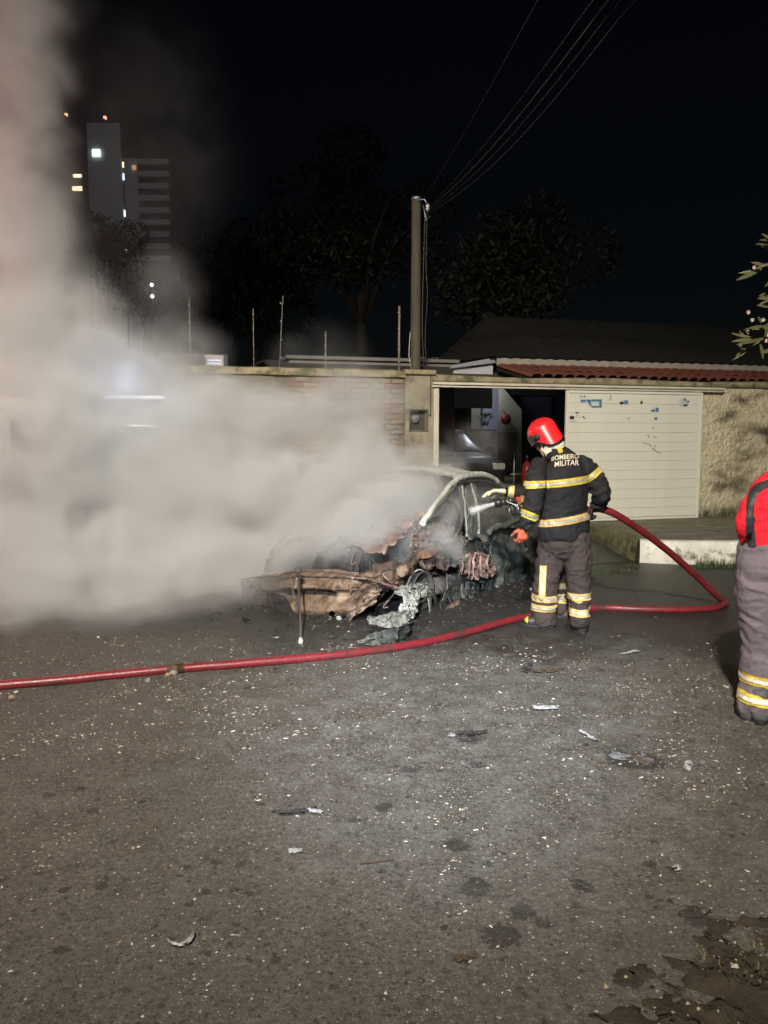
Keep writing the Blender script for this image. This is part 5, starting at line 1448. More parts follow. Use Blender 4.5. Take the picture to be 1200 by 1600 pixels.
# ------------------------------------------------------------------ people
UP = Vector((0, 0, 1))
def loft_into(mb, path, radii, lat, seg=20, n=5):
    """tapered limb through path; radii = (a across, b along) per point; lat = direction of a"""
    pts = [Vector(p) for p in path]
    P = catmull(pts, n)
    R = catmull([Vector((r[0], r[1], 0)) if isinstance(r, tuple) else Vector((r, r, 0)) for r in radii], n)
    vs = []; fs = []
    lat = Vector(lat).normalized()
    rings = []
    t0 = (P[1] - P[0]).normalized(); t1 = (P[-1] - P[-2]).normalized()
    def ring(p, t, a, b):
        l = (lat - t * lat.dot(t)).normalized(); f = t.cross(l)
        return [p + l * a * math.cos(2 * math.pi * k / seg) + f * b * math.sin(2 * math.pi * k / seg) for k in range(seg)]
    rr0 = min(R[0].x, R[0].y); rr1 = min(R[-1].x, R[-1].y)
    for q in (.98, .8, .45): rings.append(ring(P[0] - t0 * rr0 * .55 * q, t0, R[0].x * math.sqrt(1 - q * q), R[0].y * math.sqrt(1 - q * q)))
    for i, p in enumerate(P):
        t = (P[min(i + 1, len(P) - 1)] - P[max(i - 1, 0)]).normalized()
        rings.append(ring(p, t, max(R[i].x, .002), max(R[i].y, .002)))
    for q in (.45, .8, .98): rings.append(ring(P[-1] + t1 * rr1 * .55 * q, t1, R[-1].x * math.sqrt(1 - q * q), R[-1].y * math.sqrt(1 - q * q)))
    for r in rings: vs += r
    m = len(rings)
    for i in range(m - 1):
        for k in range(seg):
            fs.append((i * seg + k, i * seg + (k + 1) % seg, (i + 1) * seg + (k + 1) % seg, (i + 1) * seg + k))
    fs.append(tuple(reversed(range(seg)))); fs.append(tuple((m - 1) * seg + k for k in range(seg)))
    mb.add(vs, fs, 0, True)
class Limb:
    def __init__(self, path, radii, lat, kind=''):
        self.path = [Vector(p) for p in path]; self.radii = [r if isinstance(r, tuple) else (r, r) for r in radii]; self.lat = Vector(lat); self.kind = kind
    def dist(self, p):
        best = 9
        for i in range(len(self.path) - 1):
            a, b = self.path[i], self.path[i + 1]; d = b - a
            f = min(1, max(0, (p - a).dot(d) / d.length_squared))
            r = sum(self.radii[i]) / 2 * (1 - f) + sum(self.radii[i + 1]) / 2 * f
            best = min(best, (p - (a + d * f)).length / r)
        return best
def fuse(limbs, voxel=.012, smooth=4, wrinkle=0.0, wscale=7.0, seed=0, wfn=None):
    """join the limbs into one continuous skin"""
    mb = MB()
    for L in limbs: loft_into(mb, L.path, L.radii, L.lat)
    me = mb.mesh('tmp')
    o = bpy.data.objects.new('tmp', me); COL.objects.link(o)
    rm = o.modifiers.new('r', 'REMESH'); rm.mode = 'VOXEL'; rm.voxel_size = voxel; rm.use_smooth_shade = True
    sm = o.modifiers.new('s', 'SMOOTH'); sm.factor = .5; sm.iterations = smooth
    dg = bpy.context.evaluated_depsgraph_get(); dg.update()
    out = bpy.data.meshes.new_from_object(o.evaluated_get(dg))
    bpy.data.objects.remove(o); bpy.data.meshes.remove(me)
    if wrinkle:
        s = Vector((seed * 3.7, seed, 0))
        nrm = [v.normal.copy() for v in out.vertices]
        for v, nn in zip(out.vertices, nrm):
            p = v.co
            q = Vector((p.x * wscale, p.y * wscale, p.z * wscale * 1.5)) + s
            w = Vector((noise.noise(q * .8), noise.noise(q * .8 + Vector((7, 3, 1))), 0))
            q2 = q + w * 1.2
            k = .45 * noise.noise(q2 * .7) + .8 * (0.35 - abs(noise.noise(q2 * 1.25))) + .25 * (0.3 - abs(noise.noise(q2 * 3.1)))
            a = wrinkle * (wfn(p) if wfn else 1)
            v.co = p + nn * k * a
    out.polygons.foreach_set('use_smooth', [True] * len(out.polygons))
    out.update()
    return out
def put(name, me, mat, parent):
    o = bpy.data.objects.new(name, me); COL.objects.link(o)
    me.materials.clear(); me.materials.append(mat)
    off = Vector(parent.location)
    q = parent.parent
    while q: off += q.location; q = q.parent
    me.transform(Matrix.Translation(-off))
    o.parent = parent
    return o
def band(src, off, p, n, hw, keep, name, mat, parent, lift=.004, thick=.003):
    """strip of tape cut out of a garment between two planes and lifted off its surface"""
    bm = bmesh.new(); bm.from_mesh(src)
    bm.transform(Matrix.Translation(off))
    n = Vector(n).normalized(); p = Vector(p)
    bmesh.ops.delete(bm, geom=[f for f in bm.faces if abs((f.calc_center_median() - p).dot(n)) > hw + .06], context='FACES')
    for s in (1, -1):
        bmesh.ops.bisect_plane(bm, geom=bm.verts[:] + bm.edges[:] + bm.faces[:], plane_co=p + n * hw * s, plane_no=n * s, clear_outer=True)
    bmesh.ops.delete(bm, geom=[f for f in bm.faces if not keep(f.calc_center_median())], context='FACES')
    bm.normal_update()
    for v in bm.verts: v.co += v.normal * lift
    thicken(bm, thick)
    me = bpy.data.meshes.new(name)
    bm.to_mesh(me); bm.free()
    me.polygons.foreach_set('use_smooth', [True] * len(me.polygons))
    return put(name, me, mat, parent)
def tape(src, off, p, n, hw, keep, parent, yel, sil):
    o = band(src, off, p, n, hw, keep, 'reflective_tape', yel, parent, .003, .002)
    s = band(src, off, p, n, hw * .42, keep, 'silver_strip', sil, parent, .006, .002)
    s.parent = o
    return o
def hand_limbs(w, d, n, curl=1.0, side=1, sc=1.0, spread=.05):
    """wrist, finger direction, palm normal (fingers curl to it), side of the thumb"""
    d = Vector(d).normalized(); n = Vector(n); n = (n - d * n.dot(d)).normalized(); s = d.cross(n) * side
    w = Vector(w); L = []
    L.append(Limb([w - d * .03 * sc, w + d * .03 * sc, w + d * .085 * sc], [(.03 * sc, .024 * sc), (.041 * sc, .019 * sc), (.042 * sc, .016 * sc)], s))
    for k, (lo, ln) in enumerate(((.031, .078), (.0105, .088), (-.0105, .082), (-.031, .063))):
        p = w + d * (.082 - .006 * abs(k - 1.2)) * sc + s * lo * sc
        dd = (d + s * (1.5 - k) * spread).normalized(); pts = [p - d * .02 * sc, p]; a = 0
        for q, fr in enumerate((.42, .32, .26)):
            a += curl * (.75, .95, .6)[q]
            v = dd * math.cos(a) + n * math.sin(a)
            p = p + v * ln * fr * sc; pts.append(p)
        L.append(Limb(pts, [.0098 * sc, .0098 * sc, .0095 * sc, .009 * sc, .0078 * sc], s))
    p = w + d * .02 * sc + s * .03 * sc
    t1 = (d * .55 + s * .75 + n * .35).normalized(); t2 = (d * .8 + s * .15 + n * (.5 + .4 * curl)).normalized()
    L.append(Limb([p, p + t1 * .035 * sc, p + t1 * .035 * sc + t2 * .03 * sc, p + t1 * .035 * sc + t2 * .056 * sc], [.014 * sc, .0125 * sc, .0115 * sc, .009 * sc], n))
    return L
def head_limbs(c, fw, up):
    fw = Vector(fw).normalized(); rt = fw.cross(Vector(up)).normalized(); up = rt.cross(fw)
    H = lambda f, r, u: c + fw * f + rt * r + up * u
    L = [Limb([H(-.02, 0, -.06), H(-.015, 0, 0), H(-.01, 0, .05), H(-.01, 0, .09)], [(.06, .075), (.073, .092), (.074, .094), (.05, .065)], rt),
         Limb([H(.04, 0, .02), H(.05, 0, -.04), H(.06, 0, -.1)], [(.055, .04), (.05, .038), (.028, .022)], rt),
         Limb([H(.088, 0, .018), H(.102, 0, -.012), H(.108, 0, -.03)], [(.009, .008), (.011, .01), (.014, .011)], rt),
         Limb([H(.082, -.045, .028), H(.09, 0, .03), H(.082, .045, .028)], [.009, .011, .009], up),
         Limb([H(.09, -.02, -.06), H(.098, 0, -.058), H(.09, .02, -.06)], [.006, .008, .006], up),
         Limb([H(.088, -.017, -.07), H(.094, 0, -.071), H(.088, .017, -.07)], [.006, .0085, .006], up)]
    for s in (-1, 1):
        L.append(Limb([H(-.01, s * .072, .02), H(-.018, s * .084, 0), H(-.008, s * .075, -.035)], [(.012, .008), (.018, .01), (.01, .007)], fw))
    return L, H, fw, rt, up
M_skin = worn('brown_skin', (.24, .13, .085), (.19, .1, .065), .5, 20, 0, .1, .001, 200)
M_eye = worn('eye_white', (.6, .58, .54), (.5, .48, .45), .2, 9, bump=0)
def cloth(name, c1, c2, scale=6, rough=.8, weave=420):
    m, t, b = new_mat(name)
    co = coords(t)
    k = t.rampf(t.noise(co, scale, 6, .65), .3, .7)
    c = t.mix(k, c1, c2)
    sm = t.rampf(t.noise(co, scale * .45, 7, .7, .6), .5, .75)
    c = t.mix(t.math('MULTIPLY', sm, .45), c, tuple(x * .45 for x in c1))
    t.l(c, b.inputs['Base Color']); b.inputs['Roughness'].default_value = rough
    b.inputs['Specular IOR Level'].default_value = .22
    h = t.math('ADD', t.math('MULTIPLY', t.noise(co, weave, 2), .35), t.math('ADD', t.noise(co, 26, 6, .6), t.math('MULTIPLY', t.noise(co, 9, 5, .6, 1.5), 1.6)))
    t.l(t.bump(h, .55, .012), b.inputs['Normal'])
    return m
M_jack = cloth('black_turnout_cloth', (.012, .012, .014), (.019, .019, .02), 6, .75)
M_trou = cloth('dusty_plum_trousers', (.05, .038, .035), (.033, .025, .023), 6)
M_yelt = worn('yellow_tape', (.56, .44, .05), (.46, .35, .045), .45, 40, 0, .15, .001, 200, c3=(.4, .3, .05), c3_thr=.66, c3_scale=25)
M_yelo = worn('faded_orange_tape', (.58, .38, .13), (.48, .3, .11), .5, 40, 0, .15, .001, 200, c3=(.4, .26, .1), c3_thr=.66, c3_scale=25)
M_silt = worn('silver_tape', (.5, .47, .36), (.36, .33, .24), .4, 50, .2, .15, .001, 200)
M_silw = worn('pale_silver_tape', (.72, .68, .6), (.6, .56, .5), .4, 50, .1, .15, .001, 200)
M_helm = worn('glossy_red_helmet', (.62, .018, .022), (.52, .014, .018), .24, 3, 0, .04, .002, 40, coat=.7, c3=(.2, .025, .022), c3_thr=.6, c3_scale=9)
M_hood = cloth('cream_hood_cloth', (.72, .67, .52), (.6, .55, .42), 10)
M_glv = cloth('black_glove', (.016, .015, .015), (.03, .027, .026), 20)
M_glo = cloth('orange_glove', (.55, .13, .07), (.4, .09, .05), 20)
M_glw = cloth('white_glove', (.72, .66, .5), (.55, .48, .33), 20)
M_boot = worn('black_boot_leather', (.02, .018, .017), (.035, .03, .027), .5, 20, 0, .3, .004, 60)
M_bdust = worn('dusty_boot', (.085, .085, .1), (.055, .055, .065), .6, 20, 0, .3, .004, 60)
M_black = worn('black_strap', (.014, .014, .015), (.024, .024, .026), .6, 30, 0, .2)
M_visor = worn('smoked_visor', (.02, .02, .022), (.03, .03, .033), .12, 10, bump=0)
M_print = worn('cream_print', (.62, .56, .44), (.5, .45, .36), .6, 60, 0, .1)

def helmet(parent, c, fw, up, rt, mat, s=1.0):
    off = parent.location; c = Vector(c) - off
    def fn(u, v):
        az = 2 * math.pi * u                        # 0 = front
        ca, sa = math.cos(az), math.sin(az)
        back = max(0, -ca); front = max(0, ca); sd = abs(sa)
        low = -.105 * back ** .7 - .1 * sd * (1 - front) + .03 * front
        th = v * math.pi / 2
        lowz = -.02 + low
        a = math.sin(th) ; h = math.cos(th)
        z = lowz + (.15 - lowz) * (1 - (1 - h) ** 1.0) if v < 1 else lowz
        # profile: round dome then straighter skirt
        z = .15 * math.cos(th * .98) if th < 1.25 else None
        if z is None:
            q = (th - 1.25) / (math.pi / 2 - 1.25); z0 = .15 * math.cos(1.25 * .98); z = z0 + (lowz - z0) * q; r = math.sin(1.25) + .06 * q
        else: r = math.sin(th)
        ridge = .008 * math.exp(-(sa / .12) ** 2) * (1 if r < .97 else .4)
        fb = .158 if ca < 0 else .15
        p = fw * ca * r * (fb + ridge) + rt * sa * r * .134 + up * (z + ridge * .7)
        return c + p * s
    mb = MB(); mb.grid(fn, 64, 40)
    sh = mb.build('helmet', mat, parent)
    # rim
    def rim(u, v):
        p = fn(u, .995); o_ = (p - c); o_ = (o_ - up * o_.dot(up)).normalized()
        a = 2 * math.pi * v
        return p + o_ * .007 * math.cos(a) + up * .007 * math.sin(a)
    mb = MB(); mb.grid(rim, 64, 6).build('rim', M_black, sh)
    H = lambda f, r, u: c + (fw * f + rt * r + up * u) * s
    # visor raised-hinge knobs and face shield
    for sd in (-1, 1):
        R = rt.to_track_quat('Z', 'Y').to_matrix()
        MB().lathe([(0, .016), (.022, .014), (.027, 0), (.027, -.012), (0, -.014)], H(.035, sd * .128, -.02), 14, R).build('visor_knob', M_black, sh)
        MB().tube([H(.0, sd * .118, -.09), H(.03, sd * .1, -.13), H(.07, sd * .045, -.165), H(.085, 0, -.17)], .009, 7).build('chin_strap', M_black, sh)
    mb = MB()
    mb.grid(lambda u, v: H(.148 * math.cos((u - .5) * 2.3) + .012, .132 * math.sin((u - .5) * 2.3), .03 - .095 * v), 16, 6)
    mb.build('visor', M_visor, sh)
    return sh, H, fn
def person(label, loc):
    return empty('person', loc, 0, label, 'person')
def boot(parent, heel, toe, h, w, mat, trim=None, shaft=.16):
    off = parent.location.copy()
    heel = Vector(heel); toe = Vector(toe); d = (toe - heel).normalized(); s = d.cross(UP)
    L = [Limb([heel + UP * .05, heel + d * .08 + UP * .05, heel + d * .17 + UP * .042, toe - d * .04 + UP * .038], [(w * .9, .05), (w * .95, .052), (w * 1.05, .042), (w * .95, .034)], s),
         Limb([heel + d * .03 + UP * .04, heel + d * .045 + UP * shaft], [(w * .9, .055), (w * 1.05, .06)], s)]
    me = fuse(L, .009, 3, .004, 12)
    b = put('boot', me, mat, parent)
    mb = MB()
    def sole(u, v):
        a = 2 * math.pi * u; ln = (toe - heel).length
        f = ln / 2 + (ln / 2 + .035) * math.cos(a) * (1 if math.cos(a) > 0 else 1); ww = (w + .008) * math.sin(a) * (1.05 if math.cos(a) > 0 else .92)
        return heel + d * f + s * ww + UP * (.002 + .022 * v) - off
    mb.grid(sole, 28, 1); mb.add([sole(k / 28, 0) for k in range(28)], [tuple(range(28))]); mb.add([sole(k / 28, 1) for k in range(28)], [tuple(range(28))])
    sl = mb.build('sole', M_black, b)
    if trim:
        band(me, off, toe - d * .01 + UP * .04, d, .032, lambda p: True, 'toe_cap', trim, b, .002, .003)
    return b

# ---- first fireman, seen from behind -----------------------------------------------------------
def fireman_front():
    YB = 6.4
    A = lambda x, y, Y=YB: at(x, y, Y)
    base = gnd(876, 984)
    P = person('fireman in black jacket lettered on the back, red helmet, feeding the hose into the wreck', base)
    off = P.location
    fwd = Vector((-.34, .94, 0)).normalized(); rt = Vector((.94, .34, 0))
    lf, rf = gnd(852, 980), gnd(905, 989)
    # --- body under the clothes
    hc = A(850, 683, 6.47)
    hf = Vector((-.74, .38, -.5)).normalized()
    HL, H, hfw, hrt, hup = head_limbs(hc, hf, Vector((-.42, .2, .85)))
    sl, sr = A(842, 724, 6.36), A(914, 723, 6.45)
    el, er = A(831, 786, 6.24), A(941, 770, 6.42)
    wl_, wr = A(819, 823, 6.26), A(931, 791, 6.5)
    hipl, hipr = A(866, 846, 6.42), A(901, 846, 6.38)
    kl, kr = A(853, 905, 6.4), A(904, 912, 6.33)
    al, ar = lf + UP * .1, rf + UP * .1
    torso = [A(884, 850), A(882, 800), A(881, 752), A(877, 722, 6.42), A(864, 703, 6.44)]
    core = [Limb(torso + [hc - hup * .05], [(.14, .09), (.13, .09), (.14, .09), (.1, .07), (.055, .055), (.052, .055)], rt)]
    core += [Limb([sl, el, wl_], [.036, .036, .028], rt), Limb([sr, er, wr], [.04, .038, .028], rt)]
    core += [Limb([hipl, A(860, 875, 6.42), kl, A(851, 940, 6.41), lf + UP * .1], [.08, .075, .055, .05, .04], rt), Limb([hipr, A(903, 875, 6.36), kr, A(906, 945, 6.3), rf + UP * .12], [.075, .07, .052, .045, .036], rt)]
    put('body', fuse(core + HL, .008, 2), M_skin, P)
    for s in (-1, 1): MB().lathe([(0, -.011), (.008, -.008), (.011, 0), (.008, .008), (0, .011)], H(.083, s * .032, .008) - off, 10).build('eye', M_eye, P)
    # --- jacket
    T = Limb([A(882, 836), A(881, 815), A(881, 790), A(882, 757), A(881, 733, 6.42), A(875, 716, 6.43), A(866, 706, 6.44)], [(.222, .16), (.22, .155), (.2, .15), (.207, .15), (.195, .14), (.13, .1), (.075, .075)], rt, 'torso')
    SL = Limb([A(845, 724, 6.39), A(839, 737, 6.34), A(836, 760, 6.26), A(833, 785, 6.22), A(828, 803, 6.22), A(820, 822, 6.24)], [.064, .08, .081, .078, .066, .054], rt, 'left')
    SR = Limb([A(905, 722, 6.45), A(917, 734, 6.44), A(930, 752, 6.43), A(940, 770, 6.42), A(938, 782, 6.46), A(932, 790, 6.49)], [.078, .084, .08, .076, .066, .056], rt, 'right')
    limbs = [T, SL, SR]
    def wf(p):
        return (.3 if (p - A(880, 724, 6.3)).length < .22 else 1.5 if min(SL.dist(p), SR.dist(p)) < 1.3 else 1.0)
    jm = fuse(limbs, .0105, 3, .026, 7.5, 1, wf)
    J = put('jacket', jm, M_jack, P)
    cls = lambda p: min(limbs, key=lambda L: L.dist(p)).kind
    tape(jm, off, A(886, 754, 6.25), (-.115, 0, 1), .031, lambda p: cls(p) == 'torso', J, M_yelt, M_silt)
    tape(jm, off, A(882, 814.5, 6.25), (-.15, 0, 1), .03, lambda p: cls(p) == 'torso', J, M_yelo, M_silt)
    tape(jm, off, A(838, 756, 6.3), (-.05, 0, 1), .029, lambda p: cls(p) == 'left', J, M_yelt, M_silt)
    tape(jm, off, A(825, 804, 6.27), (.36, .0, .94), .03, lambda p: cls(p) == 'left', J, M_yelt, M_silt)
    tape(jm, off, A(927, 741, 6.4), (-.62, 0, .78), .026, lambda p: cls(p) == 'right', J, M_yelt, M_silt)
    # collar with yellow tab
    col = fuse([Limb([A(869, 711, 6.44), A(866, 704, 6.445)], [(.1, .092), (.098, .092)], rt)], .008, 2, .006, 14)
    C_ = put('collar', col, M_jack, J)
    # lettering, laid on the back of the jacket
    bm = bmesh.new(); bm.from_mesh(jm); bm.transform(Matrix.Translation(off)); bv = BVHTree.FromBMesh(bm); bm.free()
    def lettering(txt, q0, q1, hpx):
        cu = bpy.data.curves.new('lettering', 'FONT'); cu.body = txt; cu.resolution_u = 3; cu.offset = .012
        to = bpy.data.objects.new('lettering', cu); COL.objects.link(to)
        dg = bpy.context.evaluated_depsgraph_get(); dg.update()
        me = bpy.data.meshes.new_from_object(to.evaluated_get(dg))
        bpy.data.objects.remove(to); bpy.data.curves.remove(cu)
        bm = bmesh.new(); bm.from_mesh(me)
        bmesh.ops.triangulate(bm, faces=bm.faces[:])
        for _ in range(2):
            lg = [e for e in bm.edges if e.calc_length() > .12]
            if lg: bmesh.ops.subdivide_edges(bm, edges=lg, cuts=1)
            bmesh.ops.triangulate(bm, faces=bm.faces[:])
        xs = [v.co.x for v in bm.verts]; ys = [v.co.y for v in bm.verts]
        x0, x1, y0, y1 = min(xs), max(xs), min(ys), max(ys)
        for v in bm.verts:
            u = (v.co.x - x0) / (x1 - x0); w = (v.co.y - y0) / (y1 - y0)
            px = q0[0] + (q1[0] - q0[0]) * u; py = q0[1] + (q1[1] - q0[1]) * u - hpx * w - 1.2 * math.sin(math.pi * u)
            d = ray(px, py).normalized()
            h, nn, _, _ = bv.ray_cast(ORG, d)
            v.co = (h + nn * .006) if h is not None else at(px, py, 6.25)
        thicken(bm, .0012)
        me2 = bpy.data.meshes.new('lettering'); bm.to_mesh(me2); bm.free()
        return put('lettering', me2, M_print, J)
    lettering('BOMBEIRO', (862.5, 720.5), (903.5, 717.5), 7.4)
    lettering('MILITAR', (867, 730.5), (904, 727.5), 8.6)
    def patch(name, pts, mat, lift=.004, bvh=None, n=6, par=None):
        mb = MB()
        def fn(u, v):
            a = Vector(pts[0]).lerp(Vector(pts[1]), u); b = Vector(pts[3]).lerp(Vector(pts[2]), u); c = a.lerp(b, v)
            h, nn, _, _ = (bvh or bv).ray_cast(ORG, ray(c.x, c.y).normalized())
            return (h + nn * lift - off) if h is not None else at(c.x, c.y, 6.3) - off
        mb.grid(fn, n, n)
        return mb.build(name, mat, par or P)
    bm = bmesh.new(); bm.from_mesh(col); bm.transform(Matrix.Translation(off)); bvc = BVHTree.FromBMesh(bm); bm.free()
    patch('collar_tab', [(869, 699.5), (876.5, 700.5), (881, 708), (873, 708)], M_yelt, .008, bvc, par=J)
    # --- trousers
    TL = Limb([hipl + UP * .03, A(860, 875, 6.42), kl, A(851, 940, 6.41), A(850, 962, 6.41), lf + UP * .075], [(.12, .125), (.112, .115), (.1, .105), (.1, .1), (.098, .1), (.094, .1)], rt, 'left')
    TR = Limb([hipr + UP * .03, A(903, 875, 6.36), kr, A(906, 945, 6.3), rf + UP * .16, rf + UP * .09], [(.112, .12), (.104, .11), (.09, .1), (.083, .09), (.075, .085), (.073, .08)], rt, 'right')
    PV = Limb([A(882, 822), A(883, 848), A(883, 862)], [(.19, .14), (.195, .145), (.16, .13)], rt, 'pelvis')
    tl = [TL, TR, PV]
    tm = fuse(tl, .0105, 3, .03, 7.5, 4)
    Tr = put('trousers', tm, M_trou, P)
    tcls = lambda p: min(tl, key=lambda L: L.dist(p)).kind
    for yy, k in ((937, 'left'), (952, 'left'), (931, 'right'), (949.5, 'right')):
        xx = 851 if k == 'left' else 906
        tape(tm, off, A(xx, yy, 6.3), (0.02 if k == 'left' else -.03, 0, 1), .029, lambda p, k=k: tcls(p) == k, Tr, M_yelo, M_silt)
    bm = bmesh.new(); bm.from_mesh(tm); bm.transform(Matrix.Translation(off)); bvt = BVHTree.FromBMesh(bm); bm.free()
    s_ = patch('reflective_tape', [(844, 884), (854, 883), (852, 932), (842, 932)], M_yelo, .005, bvt, 10, Tr)
    patch('silver_strip', [(846.5, 888), (851, 887), (849.5, 930), (845, 930)], M_silt, .008, bvt, 10, s_)
    patch('pocket_flap', [(846, 853), (867, 858), (865, 863), (845, 858)], M_trou, .009, bvt, 6, Tr)
    patch('pocket_edge', [(857.5, 866), (860.5, 866), (856, 880), (853.5, 880)], M_black, .006, bvt, 6, Tr)
    # --- boots
    boot(P, lf + Vector((.04, .0, 0)), gnd(818, 977), .1, .05, M_boot, M_yelt)
    boot(P, rf + Vector((.02, -.03, 0)), rf + Vector((-.04, .2, 0)), .1, .048, M_boot)
    # --- gloves
    put('glove', fuse(hand_limbs(wl_ - UP * .005, (wl_ - el) + Vector((0, 0, -.25)), (-.3, .9, 0), .75, -1, 1.12), .0045, 2), M_glo, P)['label'] = 'orange left glove hanging down'
    hd = Vector((-.45, .35, -.4))
    put('glove', fuse(hand_limbs(wr + Vector((.02, 0, .0)), hd, (.1, -.2, -1), 1.25, 1, 1.2), .0045, 2), M_glv, P)
    # --- hood and helmet
    nk = fuse([Limb([hc - hup * .03, hc - hup * .095 - hfw * .035, A(862, 697, 6.45), A(866, 704, 6.45)], [(.06, .07), (.088, .096), (.097, .104), (.096, .1)], hrt)], .008, 2, .02, 13, 7)
    put('hood', nk, M_hood, P)
    hm, HH, hfn = helmet(P, hc + hup * .032 - hfw * .006, hfw, hup, hrt, M_helm, .84)
    for a, b in (((.03, .15), (-.06, .19)), ((.02, .1), (-.045, .155))): pass
    mb = MB(); mb.tube([HH(.06, .122, .02) , HH(.02, .139, .035), HH(-.02, .138, .052)], .006, 6); mb.build('reflective_mark', M_silw, hm)
    mb = MB(); mb.tube([HH(.065, .118, .035), HH(.045, .131, .012)], .006, 6); mb.build('reflective_mark', M_silw, hm)
    return P, wr
P1, GRIP = fireman_front()

# ---- second fireman, mostly hidden behind the first -------------------------------------------
def fireman_behind():
    YB = 6.95
    A = lambda x, y, Y=YB: at(x, y, Y)
    base = gnd(880, 963)
    P = person('second fireman mostly hidden behind the first, white glove out over the wreck', base)
    off = P.location
    rt = Vector((.94, .34, 0))
    lf, rf = gnd(874, 965), gnd(893, 960)
    hc = A(873, 731, 7.0)
    HL, H, hfw, hrt, hup = head_limbs(hc, Vector((-.9, .3, -.3)), Vector((-.2, .1, 1)))
    sl, sr = A(853, 757, 6.95), A(888, 760, 7.1)
    el = A(831, 770, 6.95); wl_ = A(789, 768, 7.0)
    er = A(872, 790, 7.0); wr = A(832, 781, 6.9)
    hipl, hipr = A(875, 838, 6.93), A(896, 838, 6.97)
    core = [Limb([A(885, 850), A(880, 800), A(874, 765), A(876, 762, 7), A(876, 752, 7), hc - hup * .05], [(.14, .1), (.13, .1), (.15, .11), (.13, .09), (.06, .06), (.05, .05)], rt),
            Limb([sl, el, wl_], [.048, .04, .03], UP), Limb([sr, er, wr], [.048, .04, .03], UP),
            Limb([hipl, A(876, 900, 6.9), A(875, 940, 6.9), lf + UP * .1], [.07, .045, .04, .035], rt), Limb([hipr, A(895, 900, 6.95), A(894, 935, 6.95), rf + UP * .1], [.07, .045, .04, .035], rt)]
    put('body', fuse(core + HL, .01, 2), M_skin, P)
    for s in (-1, 1): MB().lathe([(0, -.011), (.008, -.008), (.011, 0), (.008, .008), (0, .011)], H(.083, s * .032, .008) - off, 10).build('eye', M_eye, P)
    T = Limb([A(884, 836), A(882, 812), A(879, 785), A(878, 766, 7), A(877, 756, 7)], [(.18, .14), (.17, .14), (.17, .14), (.14, .12), (.075, .075)], rt, 'torso')
    SL = Limb([sl, A(842, 764, 6.95), el, A(810, 770, 6.98), A(792, 768, 7.0)], [.07, .07, .062, .056, .048], UP, 'left')
    SR = Limb([sr, A(880, 770, 7.05), er, A(850, 786, 6.94), A(836, 782, 6.91)], [.07, .068, .062, .054, .046], UP, 'right')
    lm = [T, SL, SR]; jm = fuse(lm, .012, 3, .022, 8, 9)
    J = put('jacket', jm, M_jack, P)
    cls = lambda p: min(lm, key=lambda L: L.dist(p)).kind
    tape(jm, off, A(798, 769.5, 7.0), (-1, .1, .1), .027, lambda p: cls(p) == 'left', J, M_yelt, M_silt)
    TL = Limb([hipl, A(876, 900, 6.9), A(875, 940, 6.9), lf + UP * .08], [.1, .085, .08, .075], rt, 'left')
    TR = Limb([hipr, A(895, 900, 6.95), A(894, 935, 6.95), rf + UP * .08], [.1, .085, .08, .075], rt, 'right')
    tl = [TL, TR, Limb([A(885, 825), A(885, 850)], [(.165, .13), (.17, .13)], rt, 'pelvis')]
    tm = fuse(tl, .013, 3, .022, 8, 12)
    Tr = put('trousers', tm, M_trou, P)
    tcls = lambda p: min(tl, key=lambda L: L.dist(p)).kind
    for yy in (915, 932):
        for k, xx in (('left', 875), ('right', 894)):
            tape(tm, off, A(xx, yy, 6.85), (0, 0, 1), .027, lambda p, k=k: tcls(p) == k, Tr, M_yelo, M_silt)
    M_bb = worn('brown_boot', (.22, .1, .04), (.12, .06, .03), .5, 15)
    boot(P, lf + Vector((.06, .0, 0)), lf + Vector((-.17, .06, 0)), .1, .045, M_bb, None, .09)
    boot(P, rf, rf + Vector((-.2, .1, 0)), .1, .045, M_boot)
    put('glove', fuse(hand_limbs(wl_, (-1, .0, .03), (.0, -.15, -1), .38, -1, 1.3, .12), .0045, 2), M_glw, P)['label'] = 'white left glove stretched out'
    M_glb = cloth('tan_glove', (.3, .17, .07), (.2, .11, .05), 20)
    put('glove', fuse(hand_limbs(wr, (-1, .1, .1), (0, .6, -.7), 1.35, 1, 1.2), .0045, 2), M_glb, P)
    nk = fuse([Limb([hc - hfw * .03, hc - hup * .08 - hfw * .03, A(877, 754, 7)], [(.095, .11), (.09, .1), (.085, .09)], hrt)], .01, 2, .01, 13, 3)
    put('hood', nk, M_hood, P)
    helmet(P, hc + hup * .015, hfw, hup, hrt, M_helm, 1.0)
    return P
P2 = fireman_behind()

